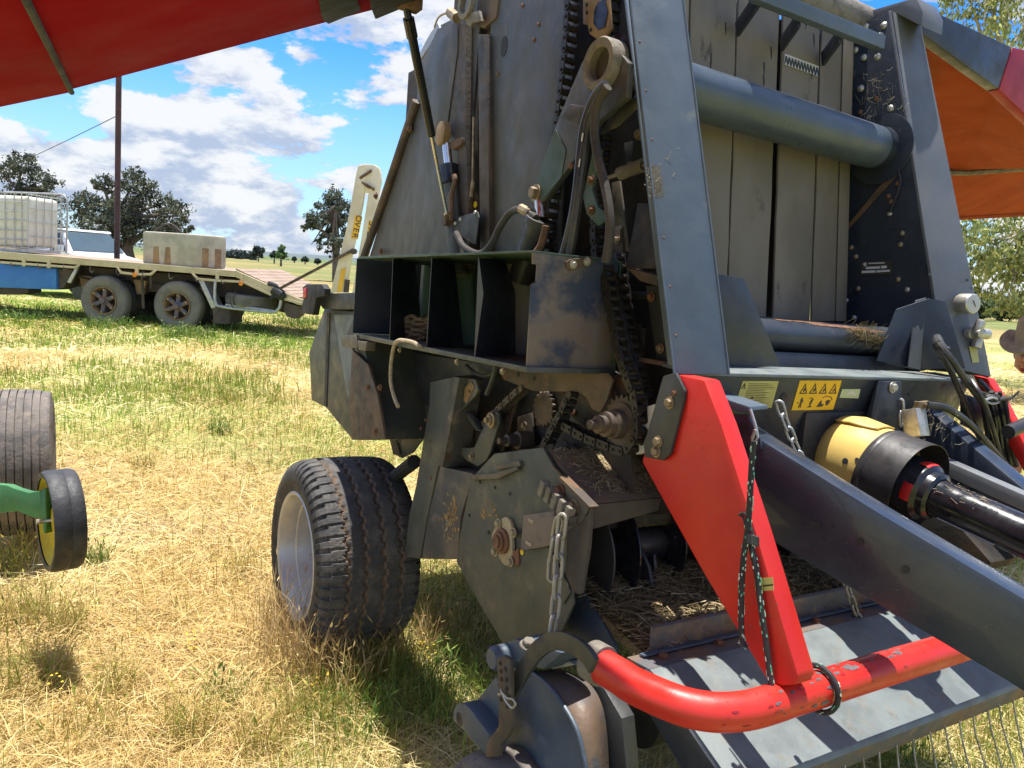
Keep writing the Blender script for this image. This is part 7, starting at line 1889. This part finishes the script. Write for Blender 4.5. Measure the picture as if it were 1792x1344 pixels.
make_wheel(.44, 1)
make_wheel(-1.80, -1)
b = MeshB(); b.tube([B(690, 835, y=.06), B(725, 808, y=.10)], .03, 10); bb(b, 'axle_stub', 'black_rubber')

# ================================================================== loose things on the baler
rope = MeshB(); rp0 = B(733, 585, y=.13)
pts = []
for i in range(240):
    a = i * .26; turn = i / 240
    pts.append(rp0 + V(.050 * math.cos(a) * (1 + .12 * math.sin(i * 1.7)), .055 * math.sin(a) * (1 + .1 * math.cos(i * 1.3)), .10 * turn - .03 + .008 * math.sin(i * .9)))
rope.tube(pts, .007, 6)
tag(rope.build('rope_coil', 'rope_fibre', None, MB_), 'coil of pale twine rope lying in the dark twine box', 'rope')
rope = MeshB(); rope.tube(spline(S(.312, [(735, 607), (725, 600), (708, 596), (695, 597), (688, 612), (684, 640), (684, 670), (690, 695), (697, 712)])), .0072, 8)
tag(rope.build('rope_end', 'rope_fibre', None, MB_), 'single frayed rope end hanging down over the twine box floor rail', 'rope')
def bungee(name, paths, label, y=.036):
    o = None
    b = MeshB()
    for p in paths: b.tube(p, .0065, 8)
    o = b.build(name, 'bungee', None, MB_); tag(o, label, 'cord', 'elastic cords on the red strut and bumper')
    f = MeshB()
    for p in paths:
        d_ = 0
        for i in range(0, len(p) - 1):
            a, c_ = p[i], p[i + 1]
            seg = (c_ - a).length; k = 0
            while d_ < seg:
                if random.random() < .75:
                    q = a.lerp(c_, d_ / seg); t = (c_ - a).normalized(); ang = random.uniform(0, 6.28)
                    s_ = t.orthogonal().normalized(); s2 = t.cross(s_)
                    f.bar(q + (s_ * math.cos(ang) + s2 * math.sin(ang)) * .0062, q + (s_ * math.cos(ang) + s2 * math.sin(ang)) * .0062 + t * .006, .003, .0015)
                d_ += .0035
            d_ -= seg
    fl = f.build('fleck', 'bungee_fleck', o, MB_); fl['kind'] = 'stuff'
    return o
bungee('elastic_rope', [spline(S(.088, [(1319, 772), (1315, 820), (1312, 880), (1308, 930), (1302, 970), (1298, 1020), (1297, 1080), (1299, 1120), (1306, 1132)]), 5), spline(S(.072, [(1313, 936), (1316, 962), (1324, 1000), (1330, 1050), (1340, 1120), (1350, 1200)]), 5)], 'long black and green elastic cord hanging down the red strut')
_ry = B(1432, 1205, z=zt).y
ring = [V(-.418 + .050 * math.cos(a), _ry, zt + .050 * math.sin(a)) for a in [2 * math.pi * k / 28 for k in range(29)]]
bungee('elastic_rope', [ring], 'black and green cord wound once round the red bumper tube')
b = MeshB()
for k in range(7): b.tube([B(1317, 938 + k * 2.2, y=.082) + V(-.012 * math.cos(a), .012 * math.sin(a), .004 * math.sin(a)) for a in [6.28 * j / 12 for j in range(13)]], .003, 5)
b.tube(spline(S(.066, [(1293, 901), (1300, 905), (1306, 925), (1312, 938)])), .0025, 5); b.tube(spline(S(.066, [(1293, 901), (1303, 898), (1312, 915), (1318, 935)])), .0025, 5)
tag(b.build('wire_tie', 'bracket_black', None, MB_), 'dark wire tie wound round the elastic cord on the red strut', 'wire')

# ------------------------------------------------------------------ small wear: webs, edge rust, weld beads, rolled edges, lit strip on the deflector
def webs(name, n, pfn, L_, parent, r=.0005):
    b = MeshB()
    for i in range(n):
        p = pfn(); d_ = V(random.gauss(0, .25), random.gauss(0, 1), random.gauss(0, 1)).normalized() * random.uniform(.3, 1) * L_
        b.tube([p, p + d_ * .5 + V(0, 0, -.004), p + d_], r, 4)
    o = bb(b, name, 'rope_fibre', parent); o['kind'] = 'stuff'
webs('cobweb_strands', 90, lambda: B(random.gauss(1535, 20), random.gauss(165, 26), y=-1.214), .045, ip, .00035)
webs('cobweb_strands', 60, lambda: B(random.gauss(1640, 26), random.gauss(742, 20), y=-.95), .05, beam, .00035)
def edge_strip(name, pts, r, mat, parent):
    b = MeshB(); b.tube(pts, r, 6); bb(b, name, mat, parent)
edge_strip('rusty_edge', S(.157, [(950, 783), (970, 819), (1034, 884)]), .0035, 'rusty_bolt', sh_main)
edge_strip('rusty_edge', S(.172, [(1034, 886), (1029, 960), (1016, 1039), (1004, 1036)]), .003, 'rusty_plate', sh_main)
edge_strip('rusty_edge', X(.304, [(921, 650), (1070, 651), (1079, 508)]), .0022, 'rusty_plate', tw)
edge_strip('rolled_edge', [bl + (tl - bl) * t + V(-.001, .001, 0) for t in (0, 1)], .003, 'post_paint', left_post)
edge_strip('rolled_edge', [brr + (trr - brr) * t + V(-.001, -.001, 0) for t in (0, 1)], .003, 'post_paint', left_post)
b = MeshB(); wp = spline([V(-.418 + .041 * math.cos(a), B(1372, 1200, z=zt).y + .03 * math.sin(a * .5), zt + .041 * math.sin(a)) for a in (2.6, 2.0, 1.4, .8, .3)], 8)
b.tube([p + V(random.uniform(-.0008, .0008), random.uniform(-.001, .001), 0) for p in wp], .0042, 6); bb(b, 'weld_bead', 'red_tube_paint', rtube)
b = MeshB()
for k in range(16):
    x_, y_ = random.uniform(1350, 1740), 0
    y_ = 820 + (x_ - 1340) * .585 + random.uniform(20, 110); p = on_arm(x_, y_, .0006); q = on_arm(x_ + random.uniform(-14, 14), y_ + random.uniform(-3, 3), .0006)
    b.tube([p, q], .0005, 4)
o = bb(b, 'paint_scratch', 'steel_grey', dbar); o['kind'] = 'stuff'
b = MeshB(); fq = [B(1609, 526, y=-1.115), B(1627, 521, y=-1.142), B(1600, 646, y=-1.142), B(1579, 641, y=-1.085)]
b.prism([fq[0] + V(.012, 0, 0), fq[1] + V(.012, 0, 0), fq[2] + V(-.022, 0, 0), fq[3] + V(-.022, 0, 0)], V(.004, 0, 0)); bb(b, 'deflector_lit_strip', 'grey_post_paint', bevel=.001)  # sunlight on the dark deflector, put in as a paler, tilted strip
for k in range(7):
    t = (k + .5) / 7
    rivet(onpost(1108 + 74 * t + 6, 30 + 600 * t, .0), pn, .0035, 'rusty_bolt', left_post)
